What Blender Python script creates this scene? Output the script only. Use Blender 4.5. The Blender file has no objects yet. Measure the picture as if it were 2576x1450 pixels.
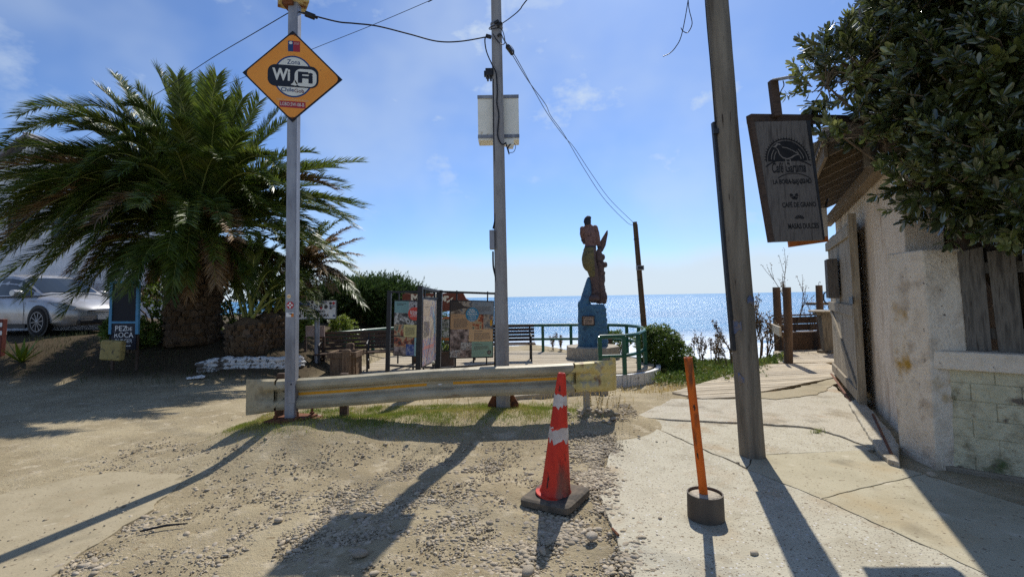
import bpy, bmesh, math, random
import numpy as np
from mathutils import Vector, Matrix, noise as mnoise

random.seed(7)
RNG = np.random.default_rng(7)
SC = bpy.context.scene
COL = SC.collection

# ------------------------------------------------------------------ camera
FPX, W0, H0, SHIFT = 1200.0, 2576.0, 1450.0, 49.0      # focal length in pixels of a 2576 px wide frame
CAM = Vector((0, 0, 1.55))
_th, _ph = math.radians(3.3), math.radians(1.0)
_r0, _u0 = Vector((1, 0, 0)), Vector((0, -math.sin(_th), math.cos(_th)))
FW = Vector((0, math.cos(_th), math.sin(_th)))
RT = _r0 * math.cos(_ph) - _u0 * math.sin(_ph)
UP = _u0 * math.cos(_ph) + _r0 * math.sin(_ph)
cd = bpy.data.cameras.new('camera')
cd.sensor_width = 36.0
cd.lens = 36.0 * FPX / W0
cd.shift_y = -SHIFT / W0
cd.clip_start = 0.05
cd.clip_end = 20000
cam = bpy.data.objects.new('camera', cd)
COL.objects.link(cam)
m3 = Matrix((RT, UP, -FW)).transposed()
cam.matrix_world = Matrix.Translation(CAM) @ m3.to_4x4()
SC.camera = cam

# ------------------------------------------------------------------ sky, sun, exposure
SUN_AZ, SUN_EL = math.radians(15.5), math.radians(49.0)
world = bpy.data.worlds.new('World')
SC.world = world
world.use_nodes = True
nt = world.node_tree
nt.nodes.clear()
N = nt.nodes.new
out = N('ShaderNodeOutputWorld')
bg = N('ShaderNodeBackground')
bg.inputs['Strength'].default_value = 0.125
sky = N('ShaderNodeTexSky')
sky.sky_type = 'NISHITA'
sky.sun_disc = False
sky.sun_elevation = SUN_EL
sky.sun_rotation = SUN_AZ
sky.altitude = 20
sky.air_density = 0.85
sky.dust_density = 0.45
sky.ozone_density = 1.6
tc = N('ShaderNodeTexCoord')
sep = N('ShaderNodeSeparateXYZ')
nt.links.new(tc.outputs['Generated'], sep.inputs[0])
def wmath(op, a, b=None, clamp=False):
    n = N('ShaderNodeMath'); n.operation = op; n.use_clamp = clamp
    for i, v in enumerate((a, b)):
        if v is None: continue
        if isinstance(v, (int, float)): n.inputs[i].default_value = v
        else: nt.links.new(v, n.inputs[i])
    return n.outputs[0]
def wnoise(scale, sc3, detail=5, rough=.55):
    mp = N('ShaderNodeMapping'); mp.inputs['Scale'].default_value = sc3
    nt.links.new(tc.outputs['Generated'], mp.inputs[0])
    n = N('ShaderNodeTexNoise'); n.inputs['Scale'].default_value = scale
    n.inputs['Detail'].default_value = detail; n.inputs['Roughness'].default_value = rough
    nt.links.new(mp.outputs[0], n.inputs['Vector'])
    return n.outputs['Fac']
def wrange(v, a, b, c=0.0, d=1.0):
    n = N('ShaderNodeMapRange'); n.interpolation_type = 'SMOOTHSTEP'
    n.inputs[1].default_value, n.inputs[2].default_value = a, b
    n.inputs[3].default_value, n.inputs[4].default_value = c, d
    nt.links.new(v, n.inputs[0]); return n.outputs[0]
el = sep.outputs['Z']
edge = wmath('SUBTRACT', el, wmath('MULTIPLY', wnoise(2.6, (1, 1, 0.3), 7, .55), 0.13))
bank = wrange(edge, -0.02, 0.045, 0.90, 0.0)          # the low bank of sea fog all round the horizon
wisp = wmath('MULTIPLY', wrange(wnoise(5.5, (1, 1, 1.6), 7, .58), 0.54, 0.72), wrange(wnoise(1.7, (1, 1, 1.2), 2), 0.42, 0.66))
veil = wrange(wnoise(2.2, (1, 1, 1.3), 4), 0.38, 0.72, 0.0, 0.38)
cl = wmath('MAXIMUM', bank, wmath('MAXIMUM', wmath('MULTIPLY', wisp, 0.8), veil))
mix = N('ShaderNodeMix'); mix.data_type = 'RGBA'
nt.links.new(cl, mix.inputs[0])
hsv = N('ShaderNodeHueSaturation'); hsv.inputs['Saturation'].default_value = 1.0
nt.links.new(sky.outputs[0], hsv.inputs['Color'])
tint = N('ShaderNodeMix'); tint.data_type = 'RGBA'; tint.blend_type = 'MULTIPLY'; tint.inputs[0].default_value = 1.0
tint.inputs[7].default_value = (0.60, 0.78, 1.04, 1)
nt.links.new(hsv.outputs[0], tint.inputs[6])
nt.links.new(tint.outputs[2], mix.inputs[6])
mix.inputs[7].default_value = (5.1, 5.9, 6.7, 1)
nt.links.new(mix.outputs[2], bg.inputs['Color'])
nt.links.new(bg.outputs[0], out.inputs['Surface'])

sd = bpy.data.lights.new('sun', 'SUN')
sd.energy = 4.8
sd.angle = math.radians(0.53)
sd.color = (1.0, 0.955, 0.87)
sun = bpy.data.objects.new('sun', sd)
COL.objects.link(sun)
SUNDIR = Vector((math.sin(SUN_AZ) * math.cos(SUN_EL), math.cos(SUN_AZ) * math.cos(SUN_EL), math.sin(SUN_EL)))
sun.rotation_euler = (-SUNDIR).to_track_quat('-Z', 'Y').to_euler()
sun.location = (0, 0, 30)

SC.view_settings.view_transform = 'Standard'
SC.view_settings.look = 'None'
SC.view_settings.exposure = 0.08
SC.view_settings.gamma = 1.0
SC.view_settings.use_curve_mapping = False
SC.render.engine = 'CYCLES'
SC.cycles.use_denoising = False
SC.cycles.max_bounces = 6
SC.cycles.diffuse_bounces = 3
SC.cycles.transparent_max_bounces = 6
SC.cycles.sample_clamp_indirect = 6.0
SC.cycles.caustics_reflective = False
SC.cycles.caustics_refractive = False

# ------------------------------------------------------------------ measuring helpers
def ray(px, py):
    return FW + RT * ((px - W0 / 2) / FPX) + UP * ((H0 / 2 - py - SHIFT) / FPX)
def P(px, py, Y):
    """The point at depth Y that stands in the direction px, py."""
    d = ray(px, py)
    return CAM + d * (Y / d.y)
def G(px, py, z=0.0):
    """The point at height z in the direction px, py."""
    d = ray(px, py)
    return CAM + d * ((z - CAM.z) / d.z)
_rt, _up, _fw = np.array(RT), np.array(UP), np.array(FW)
def projn(V):
    v = np.asarray(V, float) - np.array(CAM)
    a = np.maximum(v @ _fw, 1e-3)
    return W0 / 2 + FPX * (v @ _rt) / a, H0 / 2 - SHIFT - FPX * (v @ _up) / a
def sst(a, b, x):
    t = np.clip((np.asarray(x, float) - a) / (b - a), 0, 1)
    return t * t * (3 - 2 * t)
_lat = RNG.random((256, 256))
def vnoise(x, y):
    x = np.asarray(x, float); y = np.asarray(y, float)
    xi, yi = np.floor(x).astype(int), np.floor(y).astype(int)
    fx, fy = x - xi, y - yi
    fx = fx * fx * (3 - 2 * fx); fy = fy * fy * (3 - 2 * fy)
    g = lambda i, j: _lat[(i & 255), (j & 255)]
    return (g(xi, yi) * (1 - fx) + g(xi + 1, yi) * fx) * (1 - fy) + (g(xi, yi + 1) * (1 - fx) + g(xi + 1, yi + 1) * fx) * fy
def fbm(x, y, o=4):
    s, a, t = 0, .5, 0
    for i in range(o):
        s = s + a * vnoise(x * 2 ** i + 17.3 * i, y * 2 ** i + 9.1 * i); t += a; a *= .5
    return s / t

# ------------------------------------------------------------------ mesh helpers
ORG = {}
def props(o, label=None, cat=None, group=None, kind=None):
    if label: o['label'] = label
    if cat: o['category'] = cat
    if group: o['group'] = group
    if kind: o['kind'] = kind
    return o
def thing(name, loc, label, cat, group=None, kind=None, rz=0.0):
    o = bpy.data.objects.new(name, None)
    o.empty_display_size = .1
    COL.objects.link(o)
    o.location = loc
    o.rotation_euler = (0, 0, rz)
    ORG[o.name] = Vector(loc)
    return props(o, label, cat, group, kind)
def org_of(p):
    while p is not None:
        if p.name in ORG: return ORG[p.name]
        p = p.parent
    return Vector((0, 0, 0))
def finish(me, name, mats, parent, smooth, bevel=0, **kw):
    for m in (mats if isinstance(mats, (list, tuple)) else [mats]): me.materials.append(m)
    if smooth:
        me.polygons.foreach_set('use_smooth', [True] * len(me.polygons))
    o = bpy.data.objects.new(name, me)
    COL.objects.link(o)
    if parent is not None: o.parent = parent
    if bevel:
        b = o.modifiers.new('edge', 'BEVEL'); b.width = bevel; b.segments = 2; b.limit_method = 'ANGLE'
    if smooth == 'auto':
        try:
            me.set_sharp_from_angle(angle=math.radians(40))
        except Exception: pass
    return props(o, **kw)
def orth(d, hint=(0, 0, 1)):
    d = Vector(d).normalized(); h = Vector(hint)
    s = d.cross(h)
    if s.length < 1e-4: s = d.cross(Vector((1, 0, 0)))
    s.normalize()
    return d, s, s.cross(d).normalized()
class MB:
    def __init__(s): s.v, s.f, s.m = [], [], []
    def add(s, vs, fs, mi=0):
        b = len(s.v); s.v += [tuple(x) for x in vs]
        s.f += [tuple(b + i for i in f) for f in fs]; s.m += [mi] * len(fs)
        return s
    def box(s, c, sz, R=None, mi=0, taper=1.0):
        c = Vector(c); R = R or Matrix.Identity(3)
        vs = []
        for z in (-.5, .5):
            t = taper if z > 0 else 1
            for x, y in ((-.5, -.5), (.5, -.5), (.5, .5), (-.5, .5)):
                vs.append(c + R @ Vector((x * sz[0] * t, y * sz[1] * t, z * sz[2])))
        return s.add(vs, [(3, 2, 1, 0), (4, 5, 6, 7), (0, 1, 5, 4), (1, 2, 6, 5), (2, 3, 7, 6), (3, 0, 4, 7)], mi)
    def bar(s, a, b, w, h, up=(0, 0, 1), mi=0):
        """A bar from a to b, w wide across, h high along up."""
        a, b = Vector(a), Vector(b)
        d, sd_, u = orth(b - a, up)
        vs = []
        for p in (a, b):
            for x, y in ((-.5, -.5), (.5, -.5), (.5, .5), (-.5, .5)):
                vs.append(p + sd_ * (x * w) + u * (y * h))
        return s.add(vs, [(3, 2, 1, 0), (4, 5, 6, 7), (0, 1, 5, 4), (1, 2, 6, 5), (2, 3, 7, 6), (3, 0, 4, 7)], mi)
    def tube(s, pts, r, n=8, mi=0, cap=True, jit=0.0):
        pts = [Vector(p) for p in pts]
        rs = r if isinstance(r, (list, tuple)) else [r] * len(pts)
        vs, fs = [], []
        d0 = (pts[1] - pts[0]).normalized()
        sd_ = orth(d0, (0.3, 0.2, 1) if abs(d0.z) < .9 else (0, 1, 0))[1]
        for i, p in enumerate(pts):
            d = (pts[min(i + 1, len(pts) - 1)] - pts[max(i - 1, 0)]).normalized()
            sd_ = (sd_ - d * sd_.dot(d))
            if sd_.length < 1e-5: sd_ = orth(d)[1]
            sd_.normalize(); u = d.cross(sd_)
            for k in range(n):
                a = 2 * math.pi * k / n
                rr = rs[i] * (1 + (random.uniform(-jit, jit) if jit else 0))
                vs.append(p + sd_ * (math.cos(a) * rr) + u * (math.sin(a) * rr))
        for i in range(len(pts) - 1):
            for k in range(n):
                fs.append((i * n + k, i * n + (k + 1) % n, (i + 1) * n + (k + 1) % n, (i + 1) * n + k))
        if cap:
            fs.append(tuple(range(n - 1, -1, -1))); fs.append(tuple((len(pts) - 1) * n + k for k in range(n)))
        return s.add(vs, fs, mi)
    def prism(s, poly, vec, mi=0):
        """poly: list of points in a plane, counter-clockwise seen from the tip of vec."""
        poly = [Vector(p) for p in poly]; vec = Vector(vec); n = len(poly)
        vs = poly + [p + vec for p in poly]
        fs = [tuple(range(n - 1, -1, -1)), tuple(range(n, 2 * n))]
        fs += [(i, (i + 1) % n, n + (i + 1) % n, n + i) for i in range(n)]
        return s.add(vs, fs, mi)
    def face(s, pts, mi=0): return s.add(pts, [tuple(range(len(pts)))], mi)
    def lathe(s, prof, c, n=24, mi=0, ax=None, close=False):
        """prof: (radius, height) pairs going up; axis ax (default z)."""
        c = Vector(c); ax = Vector(ax or (0, 0, 1)).normalized()
        _, a1, a2 = orth(ax, (0, 1, 0) if abs(ax.z) > .9 else (0, 0, 1))
        vs, fs = [], []
        for r, h in prof:
            for k in range(n):
                a = 2 * math.pi * k / n
                vs.append(c + ax * h + a1 * (math.cos(a) * r) + a2 * (math.sin(a) * r))
        for i in range(len(prof) - 1):
            for k in range(n):
                fs.append((i * n + (k + 1) % n, i * n + k, (i + 1) * n + k, (i + 1) * n + (k + 1) % n))
        fs.append(tuple(range(n))); fs.append(tuple((len(prof) - 1) * n + k for k in range(n - 1, -1, -1)))
        return s.add(vs, fs, mi)
    def loft(s, rings, mi=0, cap=True):
        n = len(rings[0]); vs = [p for r in rings for p in r]; fs = []
        for i in range(len(rings) - 1):
            for k in range(n):
                fs.append((i * n + k, i * n + (k + 1) % n, (i + 1) * n + (k + 1) % n, (i + 1) * n + k))
        if cap:
            fs.append(tuple(range(n - 1, -1, -1))); fs.append(tuple((len(rings) - 1) * n + k for k in range(n)))
        return s.add(vs, fs, mi)
    def build(s, name, mats, parent=None, smooth=False, bevel=0, fix=True, **kw):
        if name == 'small_print': kw.setdefault('kind', 'stuff')
        o0 = org_of(parent)
        me = bpy.data.meshes.new(name)
        me.from_pydata([(x - o0.x, y - o0.y, z - o0.z) for x, y, z in s.v], [], s.f)
        if any(s.m): me.polygons.foreach_set('material_index', s.m)
        if fix:
            bm = bmesh.new(); bm.from_mesh(me)
            bmesh.ops.recalc_face_normals(bm, faces=bm.faces); bm.to_mesh(me); bm.free()
        return finish(me, name, mats, parent, smooth, bevel, **kw)
def np_mesh(name, V, F, mats, parent=None, smooth=False, mi=None, **kw):
    o0 = np.array(org_of(parent)); V = np.asarray(V, np.float32) - o0.astype(np.float32)
    F = np.asarray(F, np.int32); k = F.shape[1]
    me = bpy.data.meshes.new(name)
    me.vertices.add(len(V)); me.vertices.foreach_set('co', V.ravel())
    me.loops.add(F.size); me.loops.foreach_set('vertex_index', F.ravel())
    me.polygons.add(len(F)); me.polygons.foreach_set('loop_start', np.arange(0, F.size, k, dtype=np.int32))
    if mi is not None: me.polygons.foreach_set('material_index', np.asarray(mi, np.int32))
    me.update(calc_edges=True); me.validate()
    return finish(me, name, mats, parent, smooth, **kw)
def merge(bv, bf, T):
    """Copies of one small shape under the 4x4 transforms T as one vertex and face array."""
    bv = np.asarray(bv, float); bf = np.asarray(bf, int); T = np.asarray(T, float)
    V = np.einsum('nij,vj->nvi', T[:, :3, :3], bv) + T[:, None, :3, 3]
    F = bf[None] + (np.arange(len(T)) * len(bv))[:, None, None]
    return V.reshape(-1, 3), F.reshape(-1, bf.shape[1])
def rot_rand(n, full=True, zonly=False):
    q = RNG.normal(size=(n, 4)); q /= np.linalg.norm(q, axis=1)[:, None]
    if zonly:
        a = RNG.random(n) * 2 * np.pi; q = np.stack([np.cos(a / 2), 0 * a, 0 * a, np.sin(a / 2)], 1)
    w, x, y, z = q.T
    R = np.empty((n, 3, 3))
    R[:, 0] = np.stack([1 - 2 * (y * y + z * z), 2 * (x * y - w * z), 2 * (x * z + w * y)], 1)
    R[:, 1] = np.stack([2 * (x * y + w * z), 1 - 2 * (x * x + z * z), 2 * (y * z - w * x)], 1)
    R[:, 2] = np.stack([2 * (x * z - w * y), 2 * (y * z + w * x), 1 - 2 * (x * x + y * y)], 1)
    return R
def frames(D, roll=True):
    """Rotations whose z axis is D, with a random turn about it."""
    D = np.asarray(D, float); D = D / np.linalg.norm(D, axis=1)[:, None]
    h = RNG.normal(size=D.shape); X = np.cross(h, D); X /= np.linalg.norm(X, axis=1)[:, None]
    Y = np.cross(D, X)
    return np.stack([X, Y, D], 2)
def TM(pos, R, s):
    n = len(pos); T = np.zeros((n, 4, 4)); s = np.asarray(s, float)
    T[:, :3, :3] = R * (s[:, None, None] if s.ndim == 1 else s[:, None, :])
    T[:, :3, 3] = pos; T[:, 3, 3] = 1
    return T
def copy_tree(o, parent=None):
    c = o.copy(); COL.objects.link(c)
    if parent is not None: c.parent = parent
    for ch in list(o.children): copy_tree(ch, c)
    return c

# ------------------------------------------------------------------ materials
def c8(r, g, b):
    f = lambda v: ((v / 255 + .055) / 1.055) ** 2.4 if v > 10 else v / 255 / 12.92
    return (f(r), f(g), f(b))
def mat(name, cols, rough=.8, scale=4, detail=6, bump=.25, bscale=60, metal=0.0, spec=.35, stretch=(1, 1, 1),
        island=0.0, info=0.0, lo=.35, hi=.65, trans=0.0, bdist=.02, coat=0.0, seed=0.0, spots=None):
    m = bpy.data.materials.new(name); m.use_nodes = True
    t = m.node_tree; t.nodes.clear(); L = t.links.new
    nn = t.nodes.new
    o = nn('ShaderNodeOutputMaterial'); b = nn('ShaderNodeBsdfPrincipled')
    b.inputs['Roughness'].default_value = rough; b.inputs['Metallic'].default_value = metal
    b.inputs['Specular IOR Level'].default_value = spec
    b.inputs['Coat Weight'].default_value = coat
    tcn = nn('ShaderNodeTexCoord'); mp = nn('ShaderNodeMapping'); mp.inputs['Scale'].default_value = stretch
    mp.inputs['Location'].default_value = (seed, seed * 1.7, seed * .6)
    L(tcn.outputs['Object'], mp.inputs[0])
    col = None
    if len(cols) > 1:
        nz = nn('ShaderNodeTexNoise'); nz.inputs['Scale'].default_value = scale; nz.inputs['Detail'].default_value = detail
        nz.inputs['Roughness'].default_value = .62
        L(mp.outputs[0], nz.inputs['Vector'])
        rp = nn('ShaderNodeValToRGB'); e = rp.color_ramp.elements
        while len(e) < len(cols): e.new(.5)
        for i, cc in enumerate(cols):
            e[i].position = lo + (hi - lo) * i / (len(cols) - 1); e[i].color = (*cc, 1)
        L(nz.outputs['Fac'], rp.inputs[0]); col = rp.outputs[0]
    else:
        rg = nn('ShaderNodeRGB'); rg.outputs[0].default_value = (*cols[0], 1); col = rg.outputs[0]
    if spots:                                     # (colour, scale, low, high): stains with their own outline
        for sc_, s_scale, s_lo, s_hi in spots:
            sn = nn('ShaderNodeTexNoise'); sn.inputs['Scale'].default_value = s_scale; sn.inputs['Detail'].default_value = 7
            L(mp.outputs[0], sn.inputs['Vector'])
            mr = nn('ShaderNodeMapRange'); mr.inputs[1].default_value, mr.inputs[2].default_value = s_lo, s_hi
            L(sn.outputs['Fac'], mr.inputs[0])
            mx = nn('ShaderNodeMix'); mx.data_type = 'RGBA'; L(mr.outputs[0], mx.inputs[0]); L(col, mx.inputs[6])
            mx.inputs[7].default_value = (*sc_, 1); col = mx.outputs[2]
    if island or info:
        src = nn('ShaderNodeNewGeometry').outputs['Random Per Island'] if island else nn('ShaderNodeObjectInfo').outputs['Random']
        k = island or info
        mr = nn('ShaderNodeMapRange'); mr.inputs[3].default_value = 1 - k; mr.inputs[4].default_value = 1 + k
        L(src, mr.inputs[0])
        hs = nn('ShaderNodeHueSaturation'); L(mr.outputs[0], hs.inputs['Value']); L(col, hs.inputs['Color'])
        mr2 = nn('ShaderNodeMapRange'); mr2.inputs[3].default_value = 1 + k * .5; mr2.inputs[4].default_value = 1 - k * .6
        mm = nn('ShaderNodeMath'); mm.operation = 'FRACT'; m7 = nn('ShaderNodeMath'); m7.operation = 'MULTIPLY'; m7.inputs[1].default_value = 7.3
        L(src, m7.inputs[0]); L(m7.outputs[0], mm.inputs[0]); L(mm.outputs[0], mr2.inputs[0]); L(mr2.outputs[0], hs.inputs['Saturation'])
        col = hs.outputs[0]
    L(col, b.inputs['Base Color'])
    if bump:
        bn = nn('ShaderNodeTexNoise'); bn.inputs['Scale'].default_value = bscale; bn.inputs['Detail'].default_value = 5
        L(mp.outputs[0], bn.inputs['Vector'])
        bp = nn('ShaderNodeBump'); bp.inputs['Strength'].default_value = bump; bp.inputs['Distance'].default_value = bdist
        L(bn.outputs['Fac'], bp.inputs['Height']); L(bp.outputs[0], b.inputs['Normal'])
    if trans:
        tr = nn('ShaderNodeBsdfTranslucent'); L(col, tr.inputs['Color'])
        ms = nn('ShaderNodeMixShader'); ms.inputs[0].default_value = trans
        L(b.outputs[0], ms.inputs[1]); L(tr.outputs[0], ms.inputs[2]); L(ms.outputs[0], o.inputs['Surface'])
    else:
        L(b.outputs[0], o.inputs['Surface'])
    m['bsdf'] = b.name
    return m
def flat(name, c, rough=.6, spec=.3): return mat(name, [c], rough=rough, bump=0, spec=spec)

M_steel = mat('galvanised_steel', [c8(112, 113, 118), c8(138, 139, 144), c8(154, 155, 158)], rough=.5, metal=.35, scale=7, bump=.1, stretch=(1, 1, .25), spots=[(c8(120, 96, 72), 9, .66, .74)])
M_beam = mat('weathered_guardrail_steel', [c8(148, 138, 112), c8(168, 158, 132), c8(182, 172, 146)], rough=.55, metal=.05, scale=6, bump=.12, stretch=(.5, .5, 1.5), spots=[(c8(122, 90, 60), 5, .66, .78), (c8(140, 130, 108), 3, .6, .7)])
M_terminal_grey = mat('worn_grey_terminal', [c8(150, 138, 110), c8(170, 158, 128), c8(142, 130, 104)], rough=.65, scale=10, bump=.12, spots=[(c8(112, 66, 36), 4, .66, .74)])
M_terminal_yellow = mat('chipped_yellow_paint', [c8(186, 166, 100), c8(204, 184, 118), c8(192, 182, 142)], rough=.6, scale=11, bump=.12, spots=[(c8(112, 66, 38), 5, .60, .70), (c8(168, 160, 134), 11, .54, .64)])
M_yellow = mat('yellow_reflective', [c8(206, 140, 12), c8(222, 158, 24)], rough=.45, scale=20, bump=0)
M_rust = mat('rusty_iron', [c8(84, 50, 34), c8(120, 74, 46), c8(70, 46, 36)], rough=.85, scale=14)
M_black = mat('black_painted_iron', [c8(30, 29, 30), c8(46, 45, 46)], rough=.5, scale=20, bump=.05)
M_cable = flat('black_cable_sheath', c8(22, 22, 26), .5)
M_concrete_pole = mat('pole_concrete', [c8(126, 122, 120), c8(150, 147, 144), c8(136, 132, 130)], rough=.85, scale=5, stretch=(1, 1, .3), bump=.25, bscale=70, spots=[(c8(96, 92, 88), 14, .66, .72)])
M_cabinet = mat('cream_cabinet_paint', [c8(228, 224, 208), c8(238, 234, 220)], rough=.55, scale=6, bump=.05, spots=[(c8(170, 140, 80), 8, .66, .76)])
M_wood_pole = mat('old_pole_timber', [c8(92, 84, 72), c8(118, 109, 95), c8(134, 124, 108)], rough=.9, scale=6, stretch=(1.6, 1.6, .16), bump=.6, bscale=26, spots=[(c8(60, 48, 40), 20, .66, .72), (c8(76, 92, 120), 1.5, .66, .70)])
M_wood_grey = mat('weathered_deck_timber', [c8(150, 138, 117), c8(176, 163, 141), c8(189, 178, 158)], rough=.9, scale=3, stretch=(1, 9, 9), bump=.35, bscale=20, info=.14)
M_wood_brown = mat('brown_stained_timber', [c8(66, 50, 40), c8(84, 66, 52), c8(58, 46, 38)], rough=.8, scale=5, stretch=(1, 6, 6), bump=.3, bscale=25, info=.12)
M_wood_dark = mat('dark_weathered_board', [c8(88, 82, 77), c8(108, 101, 94), c8(76, 70, 65)], rough=.9, scale=6, stretch=(5, 5, .5), bump=.4, bscale=28)
M_wood_door = mat('bare_gate_timber', [c8(126, 114, 96), c8(150, 138, 118), c8(164, 152, 132)], rough=.85, scale=5, stretch=(6, 6, .5), bump=.35, bscale=24, info=.12)
M_wood_picket = mat('old_picket_timber', [c8(92, 86, 76), c8(118, 110, 98), c8(80, 74, 66)], rough=.9, scale=5, stretch=(5, 5, .5), bump=.4, bscale=24, info=.12, spots=[(c8(70, 60, 50), 9, .62, .7)])
M_wood_rafter = mat('rafter_timber', [c8(112, 98, 80), c8(132, 116, 96)], rough=.85, scale=6, stretch=(1, 5, 5), bump=.3)
M_stucco = mat('pink_beige_stucco', [c8(208, 190, 166), c8(222, 205, 182), c8(196, 178, 154)], rough=.95, scale=2.2, bump=.5, bscale=90, spots=[(c8(168, 144, 118), 3, .6, .75), (c8(150, 132, 114), 30, .68, .72)], stretch=(1, 1, .45))
M_pillar = mat('rough_plaster_pillar', [c8(206, 190, 166), c8(222, 207, 184), c8(184, 167, 144)], rough=.95, scale=4, bump=.8, bscale=38, spots=[(c8(172, 132, 52), 2.1, .62, .70), (c8(110, 98, 86), 26, .68, .72)])
M_oldwall = mat('mossy_painted_brick', [c8(182, 174, 142), c8(204, 195, 162), c8(156, 146, 118)], rough=.95, scale=4, bump=1.0, bscale=22, bdist=.03, spots=[(c8(84, 96, 58), 4, .62, .72), (c8(112, 100, 84), 9, .60, .70), (c8(92, 80, 64), 2.2, .62, .78)])
M_white_paint = mat('flaking_white_paint', [c8(216, 214, 210), c8(232, 231, 228)], rough=.85, scale=5, bump=.5, bscale=30, spots=[(c8(120, 112, 102), 7, .62, .70)])
M_whitestone = mat('flaking_whitewash', [c8(200, 198, 192), c8(222, 220, 216)], rough=.9, scale=5, bump=.7, bscale=30, spots=[(c8(104, 96, 86), 5, .50, .58), (c8(70, 64, 56), 16, .58, .64)])
M_lime = mat('whitewashed_render', [c8(206, 206, 208), c8(224, 224, 226)], rough=.9, scale=2, bump=.3, bscale=50, spots=[(c8(164, 162, 162), 3, .62, .8)])
M_green_paint = mat('green_railing_paint', [c8(18, 72, 58), c8(26, 92, 72), c8(20, 64, 54)], rough=.45, scale=9, bump=.08, coat=.2)
M_cone = mat('cone_red_plastic', [c8(196, 48, 32), c8(220, 62, 40), c8(160, 40, 30)], rough=.55, scale=7, bump=.1, stretch=(1, 1, .3), trans=.2, spots=[(c8(84, 36, 28), 7, .54, .68), (c8(168, 122, 100), 4, .56, .74), (c8(60, 36, 30), 22, .64, .70)])
M_collar = mat('worn_white_reflector', [c8(206, 198, 190), c8(176, 160, 148)], rough=.5, scale=14, bump=.15, spots=[(c8(210, 60, 36), 9, .60, .62), (c8(110, 84, 66), 16, .66, .72)])
M_rubber = mat('dusty_black_rubber', [c8(74, 68, 60), c8(104, 94, 80), c8(56, 52, 48)], rough=.9, scale=5, bump=.15)
M_orange = mat('orange_pvc', [c8(206, 98, 22), c8(226, 112, 28), c8(190, 92, 30)], rough=.5, scale=6, bump=.08, stretch=(1, 1, .25), trans=.18, spots=[(c8(116, 66, 34), 12, .57, .68), (c8(176, 136, 98), 5, .58, .76), (c8(70, 48, 32), 30, .66, .70)])
M_cement = mat('grey_cement_fill', [c8(156, 146, 130), c8(182, 172, 154)], rough=.95, scale=12, bump=.6, bscale=60)
M_planter = mat('dark_planter', [c8(66, 54, 46), c8(84, 70, 60)], rough=.8)
M_letter_white = flat('white_lettering', c8(226, 224, 220), .6)
M_letter_dark = flat('dark_lettering', c8(22, 24, 32), .6)
M_leaf_pal = mat('palm_leaf', [c8(64, 82, 34), c8(88, 104, 42), c8(112, 120, 54)], rough=.42, spec=.4, scale=2.5, bump=0, trans=.36, island=.25)
M_leaf_dry = mat('dry_palm_leaf', [c8(120, 96, 66), c8(150, 122, 86), c8(92, 74, 52)], rough=.6, scale=2.5, bump=0, trans=.2, island=.3)
M_rachis = mat('palm_rachis', [c8(104, 116, 54), c8(150, 150, 78)], rough=.5, scale=3, bump=0)
M_boot = mat('palm_trunk_fibre', [c8(80, 62, 46), c8(108, 88, 66), c8(54, 42, 32)], rough=.95, scale=6, bump=.5, bscale=40, info=.2)
M_leaf_shrub = mat('glossy_shrub_leaf', [c8(62, 70, 36), c8(90, 98, 54), c8(46, 56, 30)], rough=.2, spec=.9, coat=.5, scale=3, bump=0, trans=.24, island=.3)
M_bark = mat('grey_brown_bark', [c8(92, 78, 62), c8(120, 104, 84)], rough=.95, scale=9, bump=.5)
M_leaf_shrub2 = mat('young_shrub_leaf', [c8(104, 112, 60), c8(132, 136, 76), c8(84, 94, 50)], rough=.25, spec=.7, coat=.3, scale=3, bump=0, trans=.34, island=.3)
M_leaf_con = mat('cypress_needles', [c8(58, 80, 40), c8(84, 106, 52), c8(46, 64, 34)], rough=.6, scale=1.5, bump=0, trans=.2, island=.3)
M_leaf_bush = mat('bush_leaf', [c8(86, 108, 46), c8(114, 134, 58), c8(68, 90, 40)], rough=.45, scale=2, bump=0, trans=.25, island=.3)
M_leaf_light = mat('light_bush_leaf', [c8(112, 130, 50), c8(140, 152, 64)], rough=.45, scale=2, bump=0, trans=.3, island=.3)
M_leaf_twig = mat('bronze_twig_leaf', [c8(104, 84, 60), c8(126, 104, 74)], rough=.5, scale=2, bump=0, trans=.25, island=.3)
M_iceplant = mat('ice_plant_leaf', [c8(88, 112, 46), c8(118, 138, 62), c8(134, 126, 62)], rough=.5, scale=2, bump=0, trans=.15, island=.3)
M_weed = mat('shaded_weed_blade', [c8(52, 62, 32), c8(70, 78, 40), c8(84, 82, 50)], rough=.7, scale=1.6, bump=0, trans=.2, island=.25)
M_grass = mat('green_grass_blade', [c8(100, 124, 40), c8(136, 146, 60), c8(176, 164, 96)], rough=.6, scale=1.6, bump=0, trans=.3, island=.25)
M_straw = mat('dry_grass_blade', [c8(188, 164, 104), c8(206, 184, 126), c8(166, 146, 88)], rough=.7, scale=1.6, bump=0, trans=.25, island=.2)
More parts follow.
